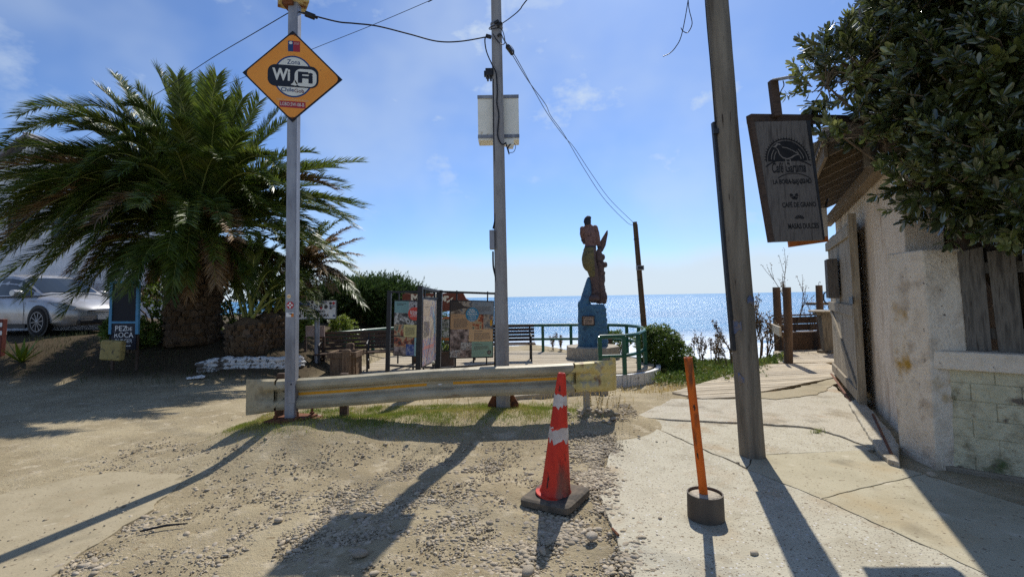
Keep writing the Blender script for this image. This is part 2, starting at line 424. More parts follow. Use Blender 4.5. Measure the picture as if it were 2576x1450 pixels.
# ================================================================== SETTING: ground, pavements, sea
def seg_d(x, y, pts):
    """Distance to a polyline and the height along it."""
    best, hh = np.full(np.shape(x), 1e9), np.zeros(np.shape(x))
    for (x0, y0, h0), (x1, y1, h1) in zip(pts[:-1], pts[1:]):
        dx, dy = x1 - x0, y1 - y0
        t = np.clip(((x - x0) * dx + (y - y0) * dy) / (dx * dx + dy * dy), 0, 1)
        d = np.hypot(x - x0 - t * dx, y - y0 - t * dy)
        hh = np.where(d < best, h0 + t * (h1 - h0), hh); best = np.minimum(d, best)
    return best, hh
MOUND = [(-2.75, 5.35, .20), (-2.35, 5.2, .25), (-1.0, 5.7, .17), (0.0, 6.0, .12), (0.95, 5.85, .10)]
def gz(x, y):
    x = np.asarray(x, float); y = np.asarray(y, float)
    z = .76 * sst(-3.6, -6.4, x - .1 * (y - 10)) * sst(8.9, 12.0, y)
    rm = sst(-.9, .1, x - (2.35 + (y - 7.5)))                 # 1 on the pavement and under the ramp
    fall = (.22 * sst(7.2, 9.6, y) + .22 * sst(.8, 2.4, x) * sst(7.2, 11.0, y)) * (1 - rm) * sst(-5.2, -3.6, x)
    z = z - fall - .10 * rm * sst(7.0, 7.6, y)
    d, h = seg_d(x, y, MOUND)
    z = z + h * np.exp(-(d / .62) ** 2)
    edge = 17.0 + 13 * sst(-3, -8, x) - 4.6 * sst(2.2, 4.0, x)
    z = z - 17.5 * sst(0, 26, y - edge)
    return z
def flat_zone(x, y):
    """1 where a concrete slab lies on the ground."""
    px, py = projn(np.stack([x, y, np.zeros_like(x)], -1))
    a = sst(0, 30, py - np.interp(px, [0, 219, 481, 700], [1242, 1193, 1172, 1172])) * sst(0, 40, np.interp(py, [1172, 1225, 1278, 1322, 1378, 1446, 1600], [481, 440, 380, 310, 227, 132, -60]) - px)
    b = sst(-40, 10, px - np.interp(py, [1040, 1240, 1450, 1700], [1575, 1505, 1580, 1650]))
    return np.where(y > 7.4, 0, np.maximum(a, b))
xs = np.concatenate([np.arange(-90, -10, 3), np.arange(-10, -4.5, .12), np.arange(-4.5, 4.6, .05), np.arange(4.6, 10, .2), np.arange(10, 91, 3)])
ys = np.concatenate([np.arange(-8, 1.8, .6), np.arange(1.8, 7.6, .05), np.arange(7.6, 20, .14), np.arange(20, 56, 1.0)])
GX, GY = np.meshgrid(xs, ys, indexing='ij')
GZ = gz(GX, GY)
relief = (fbm(GX * 1.3, GY * 1.3, 3) - .5) * .05 + (fbm(GX * 5, GY * 5, 3) - .5) * .03 + (fbm(GX * 16 + 5, GY * 16, 2) - .5) * .012
fz = flat_zone(GX, GY)
GZ = GZ + relief * (1 - fz) - .004 * fz
nx, ny = len(xs), len(ys)
ii, jj = np.meshgrid(np.arange(nx - 1), np.arange(ny - 1), indexing='ij')
a0 = (ii * ny + jj).ravel()
GF = np.stack([a0, a0 + ny, a0 + ny + 1, a0 + 1], 1)

def ground_material():
    m = bpy.data.materials.new('dirt_and_gravel'); m.use_nodes = True
    t = m.node_tree; b = t.nodes['Principled BSDF']; L = t.links.new; nn = t.nodes.new
    b.inputs['Roughness'].default_value = .95; b.inputs['Specular IOR Level'].default_value = .15
    tcn = nn('ShaderNodeTexCoord')
    def noise(s, d=6, r=.6):
        n = nn('ShaderNodeTexNoise'); n.inputs['Scale'].default_value = s; n.inputs['Detail'].default_value = d; n.inputs['Roughness'].default_value = r
        L(tcn.outputs['Object'], n.inputs['Vector']); return n.outputs['Fac']
    def rng(v, a, bb):
        n = nn('ShaderNodeMapRange'); n.interpolation_type = 'SMOOTHSTEP'; n.inputs[1].default_value, n.inputs[2].default_value = a, bb
        L(v, n.inputs[0]); return n.outputs[0]
    def mixc(f, c1, c2):
        n = nn('ShaderNodeMix'); n.data_type = 'RGBA'; L(f, n.inputs[0])
        for k, cc in ((6, c1), (7, c2)):
            if isinstance(cc, tuple): n.inputs[k].default_value = (*cc, 1)
            else: L(cc, n.inputs[k])
        return n.outputs[2]
    base = mixc(rng(noise(1.1), .35, .66), c8(150, 136, 108), c8(172, 158, 128))
    base = mixc(rng(noise(6), .52, .70), base, c8(186, 172, 144))
    base = mixc(rng(noise(22), .58, .72), base, c8(124, 104, 78))
    # small embedded grit: two sizes of cells
    for s, lo, hi, cc in ((70, .20, .12, c8(168, 158, 146)), (130, .2, .12, c8(120, 108, 94))):
        v = nn('ShaderNodeTexVoronoi'); v.inputs['Scale'].default_value = s; L(tcn.outputs['Object'], v.inputs['Vector'])
        sel = nn('ShaderNodeMath'); sel.operation = 'MULTIPLY'
        L(rng(v.outputs['Distance'], hi + .2, hi), sel.inputs[0]); L(rng(noise(3, 4), .48, .62), sel.inputs[1])
        base = mixc(sel.outputs[0], base, cc)
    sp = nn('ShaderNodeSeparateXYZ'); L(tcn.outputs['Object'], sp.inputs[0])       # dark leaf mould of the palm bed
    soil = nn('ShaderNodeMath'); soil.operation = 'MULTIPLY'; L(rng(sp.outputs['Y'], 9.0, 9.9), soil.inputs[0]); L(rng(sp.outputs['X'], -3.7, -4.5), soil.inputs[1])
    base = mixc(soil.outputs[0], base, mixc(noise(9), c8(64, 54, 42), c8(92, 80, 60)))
    L(base, b.inputs['Base Color'])
    h = nn('ShaderNodeMath'); h.operation = 'MULTIPLY_ADD'; h.inputs[1].default_value = .5
    L(noise(120, 4), h.inputs[0]); L(noise(28, 6, .7), h.inputs[2])
    bp = nn('ShaderNodeBump'); bp.inputs['Strength'].default_value = .8; bp.inputs['Distance'].default_value = .025
    L(h.outputs[0], bp.inputs['Height']); L(bp.outputs[0], b.inputs['Normal'])
    return m
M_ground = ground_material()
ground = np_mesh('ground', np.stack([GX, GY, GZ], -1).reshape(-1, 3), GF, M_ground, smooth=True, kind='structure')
ground['label'] = 'tan dirt lane and stony ground sloping to the sea'
def gh(x, y): return float(gz(x, y))
def Gt(px, py):
    """Where the line of sight px, py meets the ground."""
    d = ray(px, py); t = 2.0
    while t < 40:
        p = CAM + d * (t / d.y)
        if p.z <= gh(p.x, p.y): return p
        t += .02
    return p

# ---- concrete slabs
def slab_mat(name, cols, pebble, bump, stain):
    m = mat(name, cols, rough=.92, scale=1.6, detail=9, bump=bump, bscale=55, spec=.2, bdist=.012, lo=.3, hi=.7,
            spots=[(stain, 1.3, .56, .72), (c8(120, 112, 94), 2.2, .60, .78), (c8(192, 182, 160), 5, .64, .74), (c8(122, 108, 88), 34, .63, .68), (c8(96, 86, 72), 80, .66, .70)])
    if pebble:
        t = m.node_tree; L = t.links.new; nn = t.nodes.new
        b = t.nodes[m['bsdf']]; src = b.inputs['Base Color'].links[0].from_socket
        tcn = nn('ShaderNodeTexCoord')
        for s, r, cc, dens in ((26, .16, c8(196, 192, 186), .50), (60, .22, c8(112, 100, 90), .52), (38, .13, c8(96, 82, 70), .56)):
            v = nn('ShaderNodeTexVoronoi'); v.inputs['Scale'].default_value = s; L(tcn.outputs['Object'], v.inputs['Vector'])
            mr = nn('ShaderNodeMapRange'); mr.inputs[1].default_value, mr.inputs[2].default_value = r + .05, r
            L(v.outputs['Distance'], mr.inputs[0])
            gt = nn('ShaderNodeMath'); gt.operation = 'GREATER_THAN'; gt.inputs[1].default_value = dens
            L(v.outputs['Color'], gt.inputs[0])
            mu = nn('ShaderNodeMath'); mu.operation = 'MULTIPLY'; L(mr.outputs[0], mu.inputs[0]); L(gt.outputs[0], mu.inputs[1])
            mx = nn('ShaderNodeMix'); mx.data_type = 'RGBA'; L(mu.outputs[0], mx.inputs[0]); L(src, mx.inputs[6]); mx.inputs[7].default_value = (*cc, 1)
            src = mx.outputs[2]
        L(src, b.inputs['Base Color'])
    return m
M_agg = slab_mat('exposed_aggregate_concrete', [c8(168, 160, 140), c8(180, 173, 153), c8(156, 147, 126)], True, .5, c8(160, 140, 110))
M_smooth = slab_mat('trowelled_concrete', [c8(160, 151, 126), c8(174, 165, 140), c8(152, 142, 116)], False, .22, c8(166, 150, 118))
M_rough = slab_mat('broken_concrete', [c8(170, 162, 142), c8(182, 174, 156), c8(148, 136, 114)], True, .9, c8(170, 150, 124))
M_leftslab = slab_mat('dusty_road_concrete', [c8(148, 136, 110), c8(160, 148, 122), c8(140, 128, 102)], False, .3, c8(160, 138, 108))

def wob(p, a):
    return Vector((p.x + a * (float(fbm(p.x * 9 + 3, p.y * 9, 3)) - .5), p.y + a * (float(fbm(p.x * 9 - 20, p.y * 9 + 40, 3)) - .5), p.z))
def slab(name, pix, mats_, parent, z=.02, th=.09, rough_edge=.03, shrink=.006, **kw):
    pts = [G(px, py, z) for px, py in pix]
    fine = []
    for i, p in enumerate(pts):
        q = pts[(i + 1) % len(pts)]
        n = max(1, min(60, int((q - p).length / .06)))
        fine += [p.lerp(q, k / n) for k in range(n)]
    fine = [wob(p, rough_edge) for p in fine]
    cx = sum((p for p in fine), Vector()) / len(fine)
    fine = [p + (cx - p).normalized() * shrink for p in fine]
    bm = bmesh.new()
    vs = [bm.verts.new(p) for p in fine]
    f = bm.faces.new(vs)
    f.normal_update()
    if f.normal.z < 0: f.normal_flip()
    r = bmesh.ops.extrude_face_region(bm, geom=[f])
    for v in r['geom']:
        if isinstance(v, bmesh.types.BMVert): v.co.z -= th
    bmesh.ops.recalc_face_normals(bm, faces=bm.faces)
    me = bpy.data.meshes.new(name); bm.to_mesh(me); bm.free()
    return finish(me, name, mats_, parent, False, bevel=.004, **kw)
pave = thing('pavement', (0, 0, 0), None, None, kind='structure')
pave['label'] = 'cracked concrete pavement beside the plaster wall'
DIAG = [(1590, 1050), (1740, 1116), (1880, 1178), (2065, 1252), (2300, 1358), (2600, 1500)]
slab('slab', [(1566, 1075)] + DIAG + [(2640, 1640), (1640, 1640), (1590, 1450), (1540, 1340), (1508, 1240), (1530, 1150)], M_agg, pave, rough_edge=.05, label='pebbly aggregate slab')
slab('slab', [(2065, 1252), (2325, 1190), (2400, 1215), (2760, 1330), (2900, 1560), (2600, 1500), (2300, 1358)], M_smooth, pave, z=.021, label='smooth slab in front of the brick wall panel')
slab('slab', [(1880, 1178), (1894, 1143), (2060, 1136), (2178, 1130), (2250, 1170), (2325, 1190), (2065, 1252)], M_smooth, pave, z=.019, label='smooth slab at the foot of the timber pole')
CR = [(1590, 1050), (1700, 1058), (1830, 1064), (1910, 1068), (2040, 1077), (2100, 1094), (2200, 1128)]
slab('slab', CR + [(2178, 1131), (2060, 1137), (1893, 1143), (1880, 1176), (1740, 1115)], M_agg, pave, z=.016, rough_edge=.05, shrink=.008, label='wedge of pebbly slab before the crack')
slab('slab', [(1592, 1048), (1650, 1022), (1690, 1002), (1850, 1003), (2000, 985), (2092, 962), (2130, 1000), (2230, 1080), (2240, 1120), (2202, 1126), (2102, 1091), (2042, 1073), (1910, 1064), (1830, 1060), (1700, 1054)], M_rough, pave, z=.024, rough_edge=.07, shrink=.008, label='rough broken slab behind the crack')
slab('slab', [(1860, 996), (2000, 975), (2100, 950), (2108, 962), (2060, 990), (1950, 1003)], M_leftslab, pave, z=.034, th=.02, rough_edge=.08, label='pale cement patch at the end of the boards')
leftslab = slab('road_slab', [(-300, 1312), (0, 1242), (219, 1193), (481, 1172), (440, 1225), (380, 1278), (356, 1295), (310, 1322), (227, 1378), (132, 1446), (-20, 1540), (-500, 1560)], M_leftslab, None, z=.012, th=.06, rough_edge=.10)
props(leftslab, 'dusty pale concrete slab across the dirt lane', kind='structure')

# ---- sea
def sea_material():
    m = bpy.data.materials.new('sea_water'); m.use_nodes = True
    t = m.node_tree; b = t.nodes['Principled BSDF']; L = t.links.new; nn = t.nodes.new
    b.inputs['Roughness'].default_value = .3; b.inputs['IOR'].default_value = 1.33; b.inputs['Specular IOR Level'].default_value = .5
    tcn = nn('ShaderNodeTexCoord')
    def noise(s, st=(1, 1, 1), d=5, r=.55):
        mp = nn('ShaderNodeMapping'); mp.inputs['Scale'].default_value = st; L(tcn.outputs['Object'], mp.inputs[0])
        n = nn('ShaderNodeTexNoise'); n.inputs['Scale'].default_value = s; n.inputs['Detail'].default_value = d; n.inputs['Roughness'].default_value = r
        L(mp.outputs[0], n.inputs['Vector']); return n.outputs['Fac']
    def rng(v, a, bb, c=0., d=1.):
        n = nn('ShaderNodeMapRange'); n.inputs[1].default_value, n.inputs[2].default_value, n.inputs[3].default_value, n.inputs[4].default_value = a, bb, c, d
        L(v, n.inputs[0]); return n.outputs[0]
    def mixc(f, c1, c2):
        n = nn('ShaderNodeMix'); n.data_type = 'RGBA'; L(f, n.inputs[0])
        for k, cc in ((6, c1), (7, c2)):
            if isinstance(cc, tuple): n.inputs[k].default_value = (*cc, 1)
            else: L(cc, n.inputs[k])
        return n.outputs[2]
    col = mixc(rng(noise(.012, (1, 3, 1)), .4, .62), c8(44, 112, 158), c8(62, 132, 174))
    # surf near the shore and, farther out, whitecaps doubling as painted sun sparkle
    sp = nn('ShaderNodeSeparateXYZ'); L(tcn.outputs['Object'], sp.inputs[0])
    nearshore = rng(sp.outputs['Y'], 215, 150)
    foam = nn('ShaderNodeMath'); foam.operation = 'MULTIPLY'
    L(nearshore, foam.inputs[0]); L(rng(noise(.05, (1, 2.4, 1), 8, .6), .34, .46), foam.inputs[1])
    caps_sparkle = rng(noise(.34, (.35, 1.9, 1), 5, .6), .655, .72, 0, .75)
    fm = nn('ShaderNodeMath'); fm.operation = 'MAXIMUM'; L(foam.outputs[0], fm.inputs[0]); L(caps_sparkle, fm.inputs[1])
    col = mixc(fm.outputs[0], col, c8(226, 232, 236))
    L(col, b.inputs['Base Color'])
    L(rng(fm.outputs[0], 0, 1, .30, .8), b.inputs['Roughness'])
    h = nn('ShaderNodeMath'); h.operation = 'MULTIPLY_ADD'; h.inputs[1].default_value = .35
    L(noise(.9, (.6, 1.5, 1), 4), h.inputs[0]); L(noise(.22, (.5, 1.6, 1), 6, .6), h.inputs[2])
    bp = nn('ShaderNodeBump'); bp.inputs['Strength'].default_value = 1.0; bp.inputs['Distance'].default_value = 1.7
    L(h.outputs[0], bp.inputs['Height']); L(bp.outputs[0], b.inputs['Normal'])
    return m
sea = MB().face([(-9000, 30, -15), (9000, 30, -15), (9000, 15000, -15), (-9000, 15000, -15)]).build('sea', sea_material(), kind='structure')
sea['label'] = 'glittering blue ocean reaching the horizon'

# ---- gravel: stones lying on the ground
bmI = bmesh.new(); bmesh.ops.create_icosphere(bmI, subdivisions=2, radius=1)
ico2v = np.array([v.co[:] for v in bmI.verts]); ico2f = np.array([[v.index for v in f.verts] for f in bmI.faces]); bmI.free()
bmI = bmesh.new(); bmesh.ops.create_icosphere(bmI, subdivisions=1, radius=1)
ico1v = np.array([v.co[:] for v in bmI.verts]); ico1f = np.array([[v.index for v in f.verts] for f in bmI.faces]); bmI.free()
def lumpy(v, amp, seed):
    r = np.random.default_rng(seed); k = r.normal(size=(5, 3)) * 1.3; ph = r.random(5) * 6
    d = sum(np.sin(v @ k[i] + ph[i]) for i in range(5)) / 5
    return v * (1 + amp * d[:, None])
M_stone = mat('beach_stone', [c8(132, 120, 100), c8(162, 148, 124), c8(184, 170, 146)], rough=.75, scale=9, bump=.2, island=.22, lo=.3, hi=.7)
M_stone_o = mat('loose_stone', [c8(136, 124, 104), c8(164, 150, 128), c8(182, 168, 146)], rough=.75, scale=9, bump=.25, bscale=40, info=.22)
BL = [(1330, 1410, 130, 70, 1.0), (1420, 1330, 90, 60, .8), (1485, 1200, 45, 130, .95), (1470, 1060, 70, 25, .5), (1250, 1440, 260, 50, .75), (900, 1330, 400, 130, .34),
      (700, 1250, 300, 80, .20), (350, 1320, 90, 50, .42), (200, 1420, 100, 30, .35), (1150, 1180, 250, 60, .22), (1560, 1420, 110, 70, .42), (1510, 1350, 70, 60, .5), (600, 1400, 300, 70, .26), (1520, 1230, 36, 130, .75), (1575, 1400, 60, 70, .55), (1620, 1010, 60, 40, .5), (1560, 1000, 60, 30, .35)]
NC = 640000
cx_ = RNG.uniform(-4.2, 1.6, NC); cy_ = RNG.uniform(2.2, 6.8, NC)
cz_ = gz(cx_, cy_)
px_, py_ = projn(np.stack([cx_, cy_, cz_], -1))
dens = np.full(NC, .05)
for bx, by, sx_, sy_, w in BL: dens = np.maximum(dens, w * np.exp(-(((px_ - bx) / sx_) ** 2 + ((py_ - by) / sy_) ** 2)))
dens *= .35 + 1.3 * sst(.35, .65, fbm(cx_ * 3.1, cy_ * 3.1, 3))
dens *= 1 - .97 * sst(0, 60, px_ - np.interp(py_, [1040, 1240, 1330, 1450], [1560, 1545, 1600, 1680]))
dens *= np.where((px_ < np.interp(py_, [1172, 1225, 1278, 1322, 1378, 1446], [480, 425, 365, 290, 205, 105])) & (py_ > 1190), .05, 1)
dens *= np.where((py_ < 1110) & (px_ < 1400), .12, 1)
keep = RNG.random(NC) < dens * .62
cx_, cy_, cz_, px_, py_, dn = (a[keep] for a in (cx_, cy_, cz_, px_, py_, dens))
size = np.exp(RNG.normal(-5.1, .52, len(cx_))) * (.8 + .5 * np.clip(dn, 0, 1))
size = np.clip(size, .003, .023)
flatn = np.stack([size * RNG.uniform(.85, 1.5, len(size)), size * RNG.uniform(.7, 1.0, len(size)), size * RNG.uniform(.42, .75, len(size))], 1)
onslab = flat_zone(cx_, cy_)
Rz = rot_rand(len(size), zonly=True)
tilt = rot_rand(len(size)) * .0
pos = np.stack([cx_, cy_, cz_ + (fbm(cx_ * 1.3, cy_ * 1.3, 3) - .5) * .05 * (1 - onslab) + .015 * onslab + flatn[:, 2] * RNG.uniform(-.1, .55, len(size))], 1)
order = np.argsort(-size / cy_)
big, rest = order[:280], order[280:]
peb_meshes = []
for k in range(6):
    v = lumpy(ico2v, .20, k + 3)
    me = bpy.data.meshes.new('stone'); me.from_pydata(v.tolist(), [], ico2f.tolist()); me.materials.append(M_stone_o)
    me.polygons.foreach_set('use_smooth', [True] * len(me.polygons)); peb_meshes.append(me)
for q, i in enumerate(big):
    o = bpy.data.objects.new('stone', peb_meshes[q % 6]); COL.objects.link(o); o.parent = ground
    o.location = pos[i] - np.array([0, 0, flatn[i][2] * random.uniform(.05, .45)]); o.scale = flatn[i]; o.rotation_euler = (random.uniform(-.3, .3), random.uniform(-.3, .3), random.uniform(0, 6.28))
VV, FF, off = [], [], 0
for k in range(6):
    idx = rest[k::6]
    V, F = merge(lumpy(ico1v, .22, k + 20), ico1f, TM(pos[idx], Rz[idx], flatn[idx]))
    VV.append(V); FF.append(F + off); off += len(V)
np_mesh('gravel', np.concatenate(VV), np.concatenate(FF), M_stone, ground, smooth=True, kind='stuff')
# single stones on the pavement, measured one by one
for px, py, s in [(1612, 1352, .022), (1898, 1392, .030), (1660, 1303, .02), (2344, 1196, .05), (1925, 1162, .012), (1856, 1163, .016), (2065, 1254, .01), (1845, 1190, .012), (800, 1080, .07), (905, 1300, .05),
                  (905, 1395, .05), (1440, 1150, .03), (700, 1310, .04), (1490, 1352, .05), (1330, 1440, .05)]:
    g = G(px, py, .02); o = bpy.data.objects.new('stone', peb_meshes[int(px) % 6]); COL.objects.link(o); o.parent = ground
    o.location = (g.x, g.y, gh(g.x, g.y) + .018 + s * .3); o.scale = (s, s * .72, s * .5); o.rotation_euler = (.1, .1, px)

# ---- grass on the mound
def blades(n, hmin, hmax, w):
    v = np.array([[-.5, 0, 0], [.5, 0, 0], [-.36, .10, .55], [.36, .10, .55], [0, .32, 1.0], [.02, .32, 1.0]], float)
    return v * np.array([w, 1, 1]), np.array([[0, 1, 3, 2], [2, 3, 5, 4]])
def grass_patch(name, n, region, dens_fn, mat_, h0, h1, label):
    x = RNG.uniform(region[0], region[1], n); y = RNG.uniform(region[2], region[3], n)
    k = RNG.random(n) < dens_fn(x, y)
    x, y = x[k], y[k]; h = RNG.uniform(h0, h1, len(x)); ts = .6 + .8 * fbm(x * 4, y * 4, 2)
    bv, bf = blades(1, 0, 0, .16)
    T = TM(np.stack([x, y, gz(x, y) + (fbm(x * 1.3, y * 1.3, 3) - .5) * .05 - .006], 1), rot_rand(len(x), zonly=True), np.stack([h * .55, h * RNG.uniform(.4, 1.6, len(x)), h * ts], 1))
    V, F = merge(bv, bf, T)
    o = np_mesh(name, V, F, mat_, smooth=False, kind='stuff'); o['label'] = label; o['category'] = 'grass'
    return o
def d_green(x, y):
    px, py = projn(np.stack([x, y, gz(x, y)], -1))
    m = np.exp(-(((px - 930) / 260) ** 2 + ((py - 1048) / 30) ** 2)) + .9 * np.exp(-(((px - 1335) / 100) ** 2 + ((py - 1036) / 20) ** 2)) + .9 * np.exp(-(((px - 640) / 60) ** 2 + ((py - 1062) / 26) ** 2)) + .8 * np.exp(-(((px - 1120) / 160) ** 2 + ((py - 1030) / 18) ** 2))
    return np.clip(m * 1.1, 0, 1) * (.25 + 1.0 * sst(.34, .56, fbm(x * 5, y * 5, 3)))
def d_dry(x, y):
    px, py = projn(np.stack([x, y, gz(x, y)], -1))
    m = .9 * np.exp(-(((px - 1050) / 380) ** 2 + ((py - 1062) / 44) ** 2)) + .5 * np.exp(-(((px - 680) / 120) ** 2 + ((py - 1090) / 30) ** 2))
    return np.clip(m, 0, 1) * (.15 + .9 * sst(.38, .62, fbm(x * 4 + 9, y * 4, 3))) * (px < 1440)
grass_patch('grass', 200000, (-3.4, 1.2, 4.3, 7.0), d_green, M_grass, .015, .05, 'short green grass along the mound under the guardrail')
grass_patch('dry_grass', 170000, (-3.4, 1.2, 3.9, 7.6), d_dry, M_straw, .010, .03, 'straw coloured dry grass fringing the green mound')
def d_straw2(x, y):
    px, py = projn(np.stack([x, y, gz(x, y)], -1))
    return np.clip(1.0 * np.exp(-(((px - 1660) / 70) ** 2 + ((py - 975) / 14) ** 2)) + .5 * np.exp(-(((px - 1500) / 60) ** 2 + ((py - 1010) / 16) ** 2)) + .4 * np.exp(-(((px - 1250) / 200) ** 2 + ((py - 1000) / 14) ** 2)) + .25 * np.exp(-(((px - 900) / 160) ** 2 + ((py - 1010) / 10) ** 2)), 0, 1) * sst(.3, .6, fbm(x * 3, y * 3, 3))
grass_patch('dry_grass', 26000, (-2.5, 4.5, 6.3, 11.5), d_straw2, M_straw, .03, .11, 'dry yellow grass between the kerb and the path')
g = G(2055, 1087, .02)
bv, bf = blades(1, 0, 0, .10)
n = 60; T = TM(np.array([[g.x, g.y, .01]] * n) + RNG.normal(0, 1, (n, 3)) * np.array([.045, .012, 0]), rot_rand(n, zonly=True), RNG.uniform(.03, .09, n)[:, None] * np.array([[.7, 1.6, .8]]))
V, F = merge(bv, bf, T)
o = np_mesh('weed_tuft', V, F, M_grass); props(o, 'small green weed growing out of the pavement crack', 'weed', kind='stuff')

# ================================================================== DECK (viewpoint terrace) and RAMP
def clip_poly(pts, p, n):
    out_ = []
    for i, a in enumerate(pts):
        b = pts[(i + 1) % len(pts)]
        da, db = (a - p).dot(n), (b - p).dot(n)
        if da >= 0: out_.append(a)
        if da * db < 0: out_.append(a.lerp(b, da / (da - db)))
    return out_
def plank_field(parent, outline, origin, d, width, gap, z, th, m, zjit=.003, piece=None, maxn=300):
    """Planks along d that fill a convex outline (list of xy Vectors, counter-clockwise)."""
    d = Vector((d[0], d[1], 0)).normalized(); nrm = Vector((-d.y, d.x, 0))
    o0 = Vector((origin[0], origin[1], 0))
    pts = [Vector((p[0], p[1], 0)) for p in outline]
    ts = [(p - o0).dot(nrm) for p in pts]
    k = math.floor(min(ts) / width); cnt = 0
    while k * width < max(ts) and cnt < maxn:
        lo, hi = k * width + gap / 2, (k + 1) * width - gap / 2
        c = clip_poly(clip_poly(pts, o0 + nrm * lo, nrm), o0 + nrm * hi, -nrm); k += 1
        if len(c) < 3: continue
        zz = z + random.uniform(-zjit, zjit)
        ss = [(p - o0).dot(d) for p in c]
        cuts = [min(ss), max(ss)]
        if piece:
            s = min(ss) + random.uniform(.4, 1) * piece
            while s < max(ss) - .4: cuts.insert(-1, s); s += piece * random.uniform(.8, 1.15)
        for s0, s1 in zip(cuts[:-1], cuts[1:]):
            q = clip_poly(clip_poly(c, o0 + d * (s0 + .002), d), o0 + d * (s1 - .002), -d)
            if len(q) < 3: continue
            mb = MB().prism([Vector((p.x, p.y, zz - th)) for p in q], (0, 0, th))
            # planks carry their own origin and direction so that the grain runs along them
            cpt = sum((Vector((p.x, p.y, zz)) for p in q), Vector()) / len(q)
            R = Matrix((d, nrm, Vector((0, 0, 1))))
            me = bpy.data.meshes.new('plank'); me.from_pydata([tuple(R @ (Vector(v) - cpt)) for v in mb.v], [], mb.f)
            ob = finish(me, 'plank', m, parent, False); ob.location = cpt - org_of(parent); ob.rotation_euler = (0, 0, math.atan2(d.y, d.x)); cnt += 1
ZD = -.15
DL = G(740, 944, ZD)                                  # near left corner of the deck
deck = thing('deck', (0, 0, 0), None, None, kind='structure')
deck['label'] = 'grey boarded viewpoint deck behind the guardrail'
c_end = Vector((2.05, 12.2, 0))
arc = [Vector((c_end.x + 1.42 * math.cos(a), c_end.y + 1.75 * math.sin(a), 0)) for a in np.linspace(-1.35, 1.45, 16)]
deck_outline = [Vector((DL.x, DL.y, 0)), Vector((-1.0, 9.95, 0)), Vector((.8, 10.25, 0))] + arc + [Vector((0.5, 15.1, 0)), Vector((-2.5, 15.4, 0)), Vector((-6.2, 15.0, 0)), Vector((-6.2, 12.2, 0)), Vector((-4.9, 10.6, 0))]
plank_field(deck, deck_outline, (DL.x, DL.y), (1, .045), .125, .014, ZD, .035, M_wood_grey, piece=2.6, maxn=290)
MB().prism([Vector((p.x, p.y, ZD - .5)) + (Vector((0, 0, 0))) for p in [Vector((q.x * .985, 12.5 + (q.y - 12.5) * .985, 0)) for q in deck_outline]], (0, 0, .45)).build('substructure', M_wood_brown, deck)
wall_pts = [Vector((.75, 10.14, 0))] + [Vector((c_end.x + 1.52 * math.cos(a), c_end.y + 1.85 * math.sin(a), 0)) for a in np.linspace(-1.4, 1.2, 22)]
mb = MB()
for a, b in zip(wall_pts[:-1], wall_pts[1:]):
    u = (b - a).normalized(); nn_ = Vector((u.y, -u.x, 0)) * .05
    mb.add([a - nn_ + Vector((0, 0, -1.4)), b - nn_ + Vector((0, 0, -1.4)), b + nn_ + Vector((0, 0, -1.4)), a + nn_ + Vector((0, 0, -1.4)),
            a - nn_ + Vector((0, 0, ZD - .02)), b - nn_ + Vector((0, 0, ZD - .02)), b + nn_ + Vector((0, 0, ZD - .02)), a + nn_ + Vector((0, 0, ZD - .02))],
           [(0, 1, 5, 4), (3, 7, 6, 2), (4, 5, 6, 7), (0, 3, 2, 1)])
o = mb.build('deck_base_wall', M_white_paint, smooth=False); props(o, 'white painted curved base wall under the right end of the deck', 'wall')

ramp = thing('boardwalk', (0, 0, 0), None, None, kind='structure')
ramp['label'] = 'sun bleached boards leading to the cafe terrace'
e1 = G(1690, 988, 0.02); e2 = G(1766, 1004, .02); e3 = G(1850, 1000, .02)
plank_field(ramp, [e1, e2, e3, G(2100, 950, .02), Vector((6.3, 9.0, 0)), Vector((6.6, 10.2, 0)), G(1930, 917, .02), G(1830, 945, .02)], (e1.x, e1.y), (1, .17), .135, .016, .035, .03, M_wood_grey, zjit=.004, maxn=80)
te = [G(1960, 914, .02), Vector((8.6, 10.3, 0)), Vector((9.2, 13.8, 0)), G(1945, 884, .02)]
plank_field(ramp, te, (te[0].x, te[0].y), (1, .14), .13, .016, .03, .03, M_wood_grey, maxn=80)
MB().prism([Vector((p.x, p.y, -.5)) for p in (te[0] + Vector((.05, .05, 0)), te[1], te[2], te[3] + Vector((.05, -.05, 0)))], (0, 0, .49)).build('substructure', M_wood_brown, ramp)
# ================================================================== lettering and flat print
class Frame:
    """A flat face in the world: origin o, unit vectors r (reading direction), u (up), n (towards the reader)."""
    def __init__(s, o, r, u, k=1.0):
        s.o, s.r, s.u, s.k = Vector(o), Vector(r).normalized(), Vector(u).normalized(), k
        s.n = s.r.cross(s.u).normalized()
    def pt(s, a, b, c=0.0): return s.o + s.r * (a * s.k) + s.u * (b * s.k) + s.n * c
def disc(f, a, b, ra, rb, c, n=40): return [f.pt(a + ra * math.cos(t), b + rb * math.sin(t), c) for t in np.linspace(0, 2 * math.pi, n, endpoint=False)]
def rrect(f, x0, x1, y0, y1, r, c, n=7):
    pts = []
    for cx, cy, a0 in ((x1 - r, y1 - r, 0), (x0 + r, y1 - r, 90), (x0 + r, y0 + r, 180), (x1 - r, y0 + r, 270)):
        for k in range(n): t = math.radians(a0 + 90 * k / (n - 1)); pts.append(f.pt(cx + r * math.cos(t), cy + r * math.sin(t), c))
    return pts
def rect(f, x0, x1, y0, y1, c): return [f.pt(x0, y0, c), f.pt(x1, y0, c), f.pt(x1, y1, c), f.pt(x0, y1, c)]
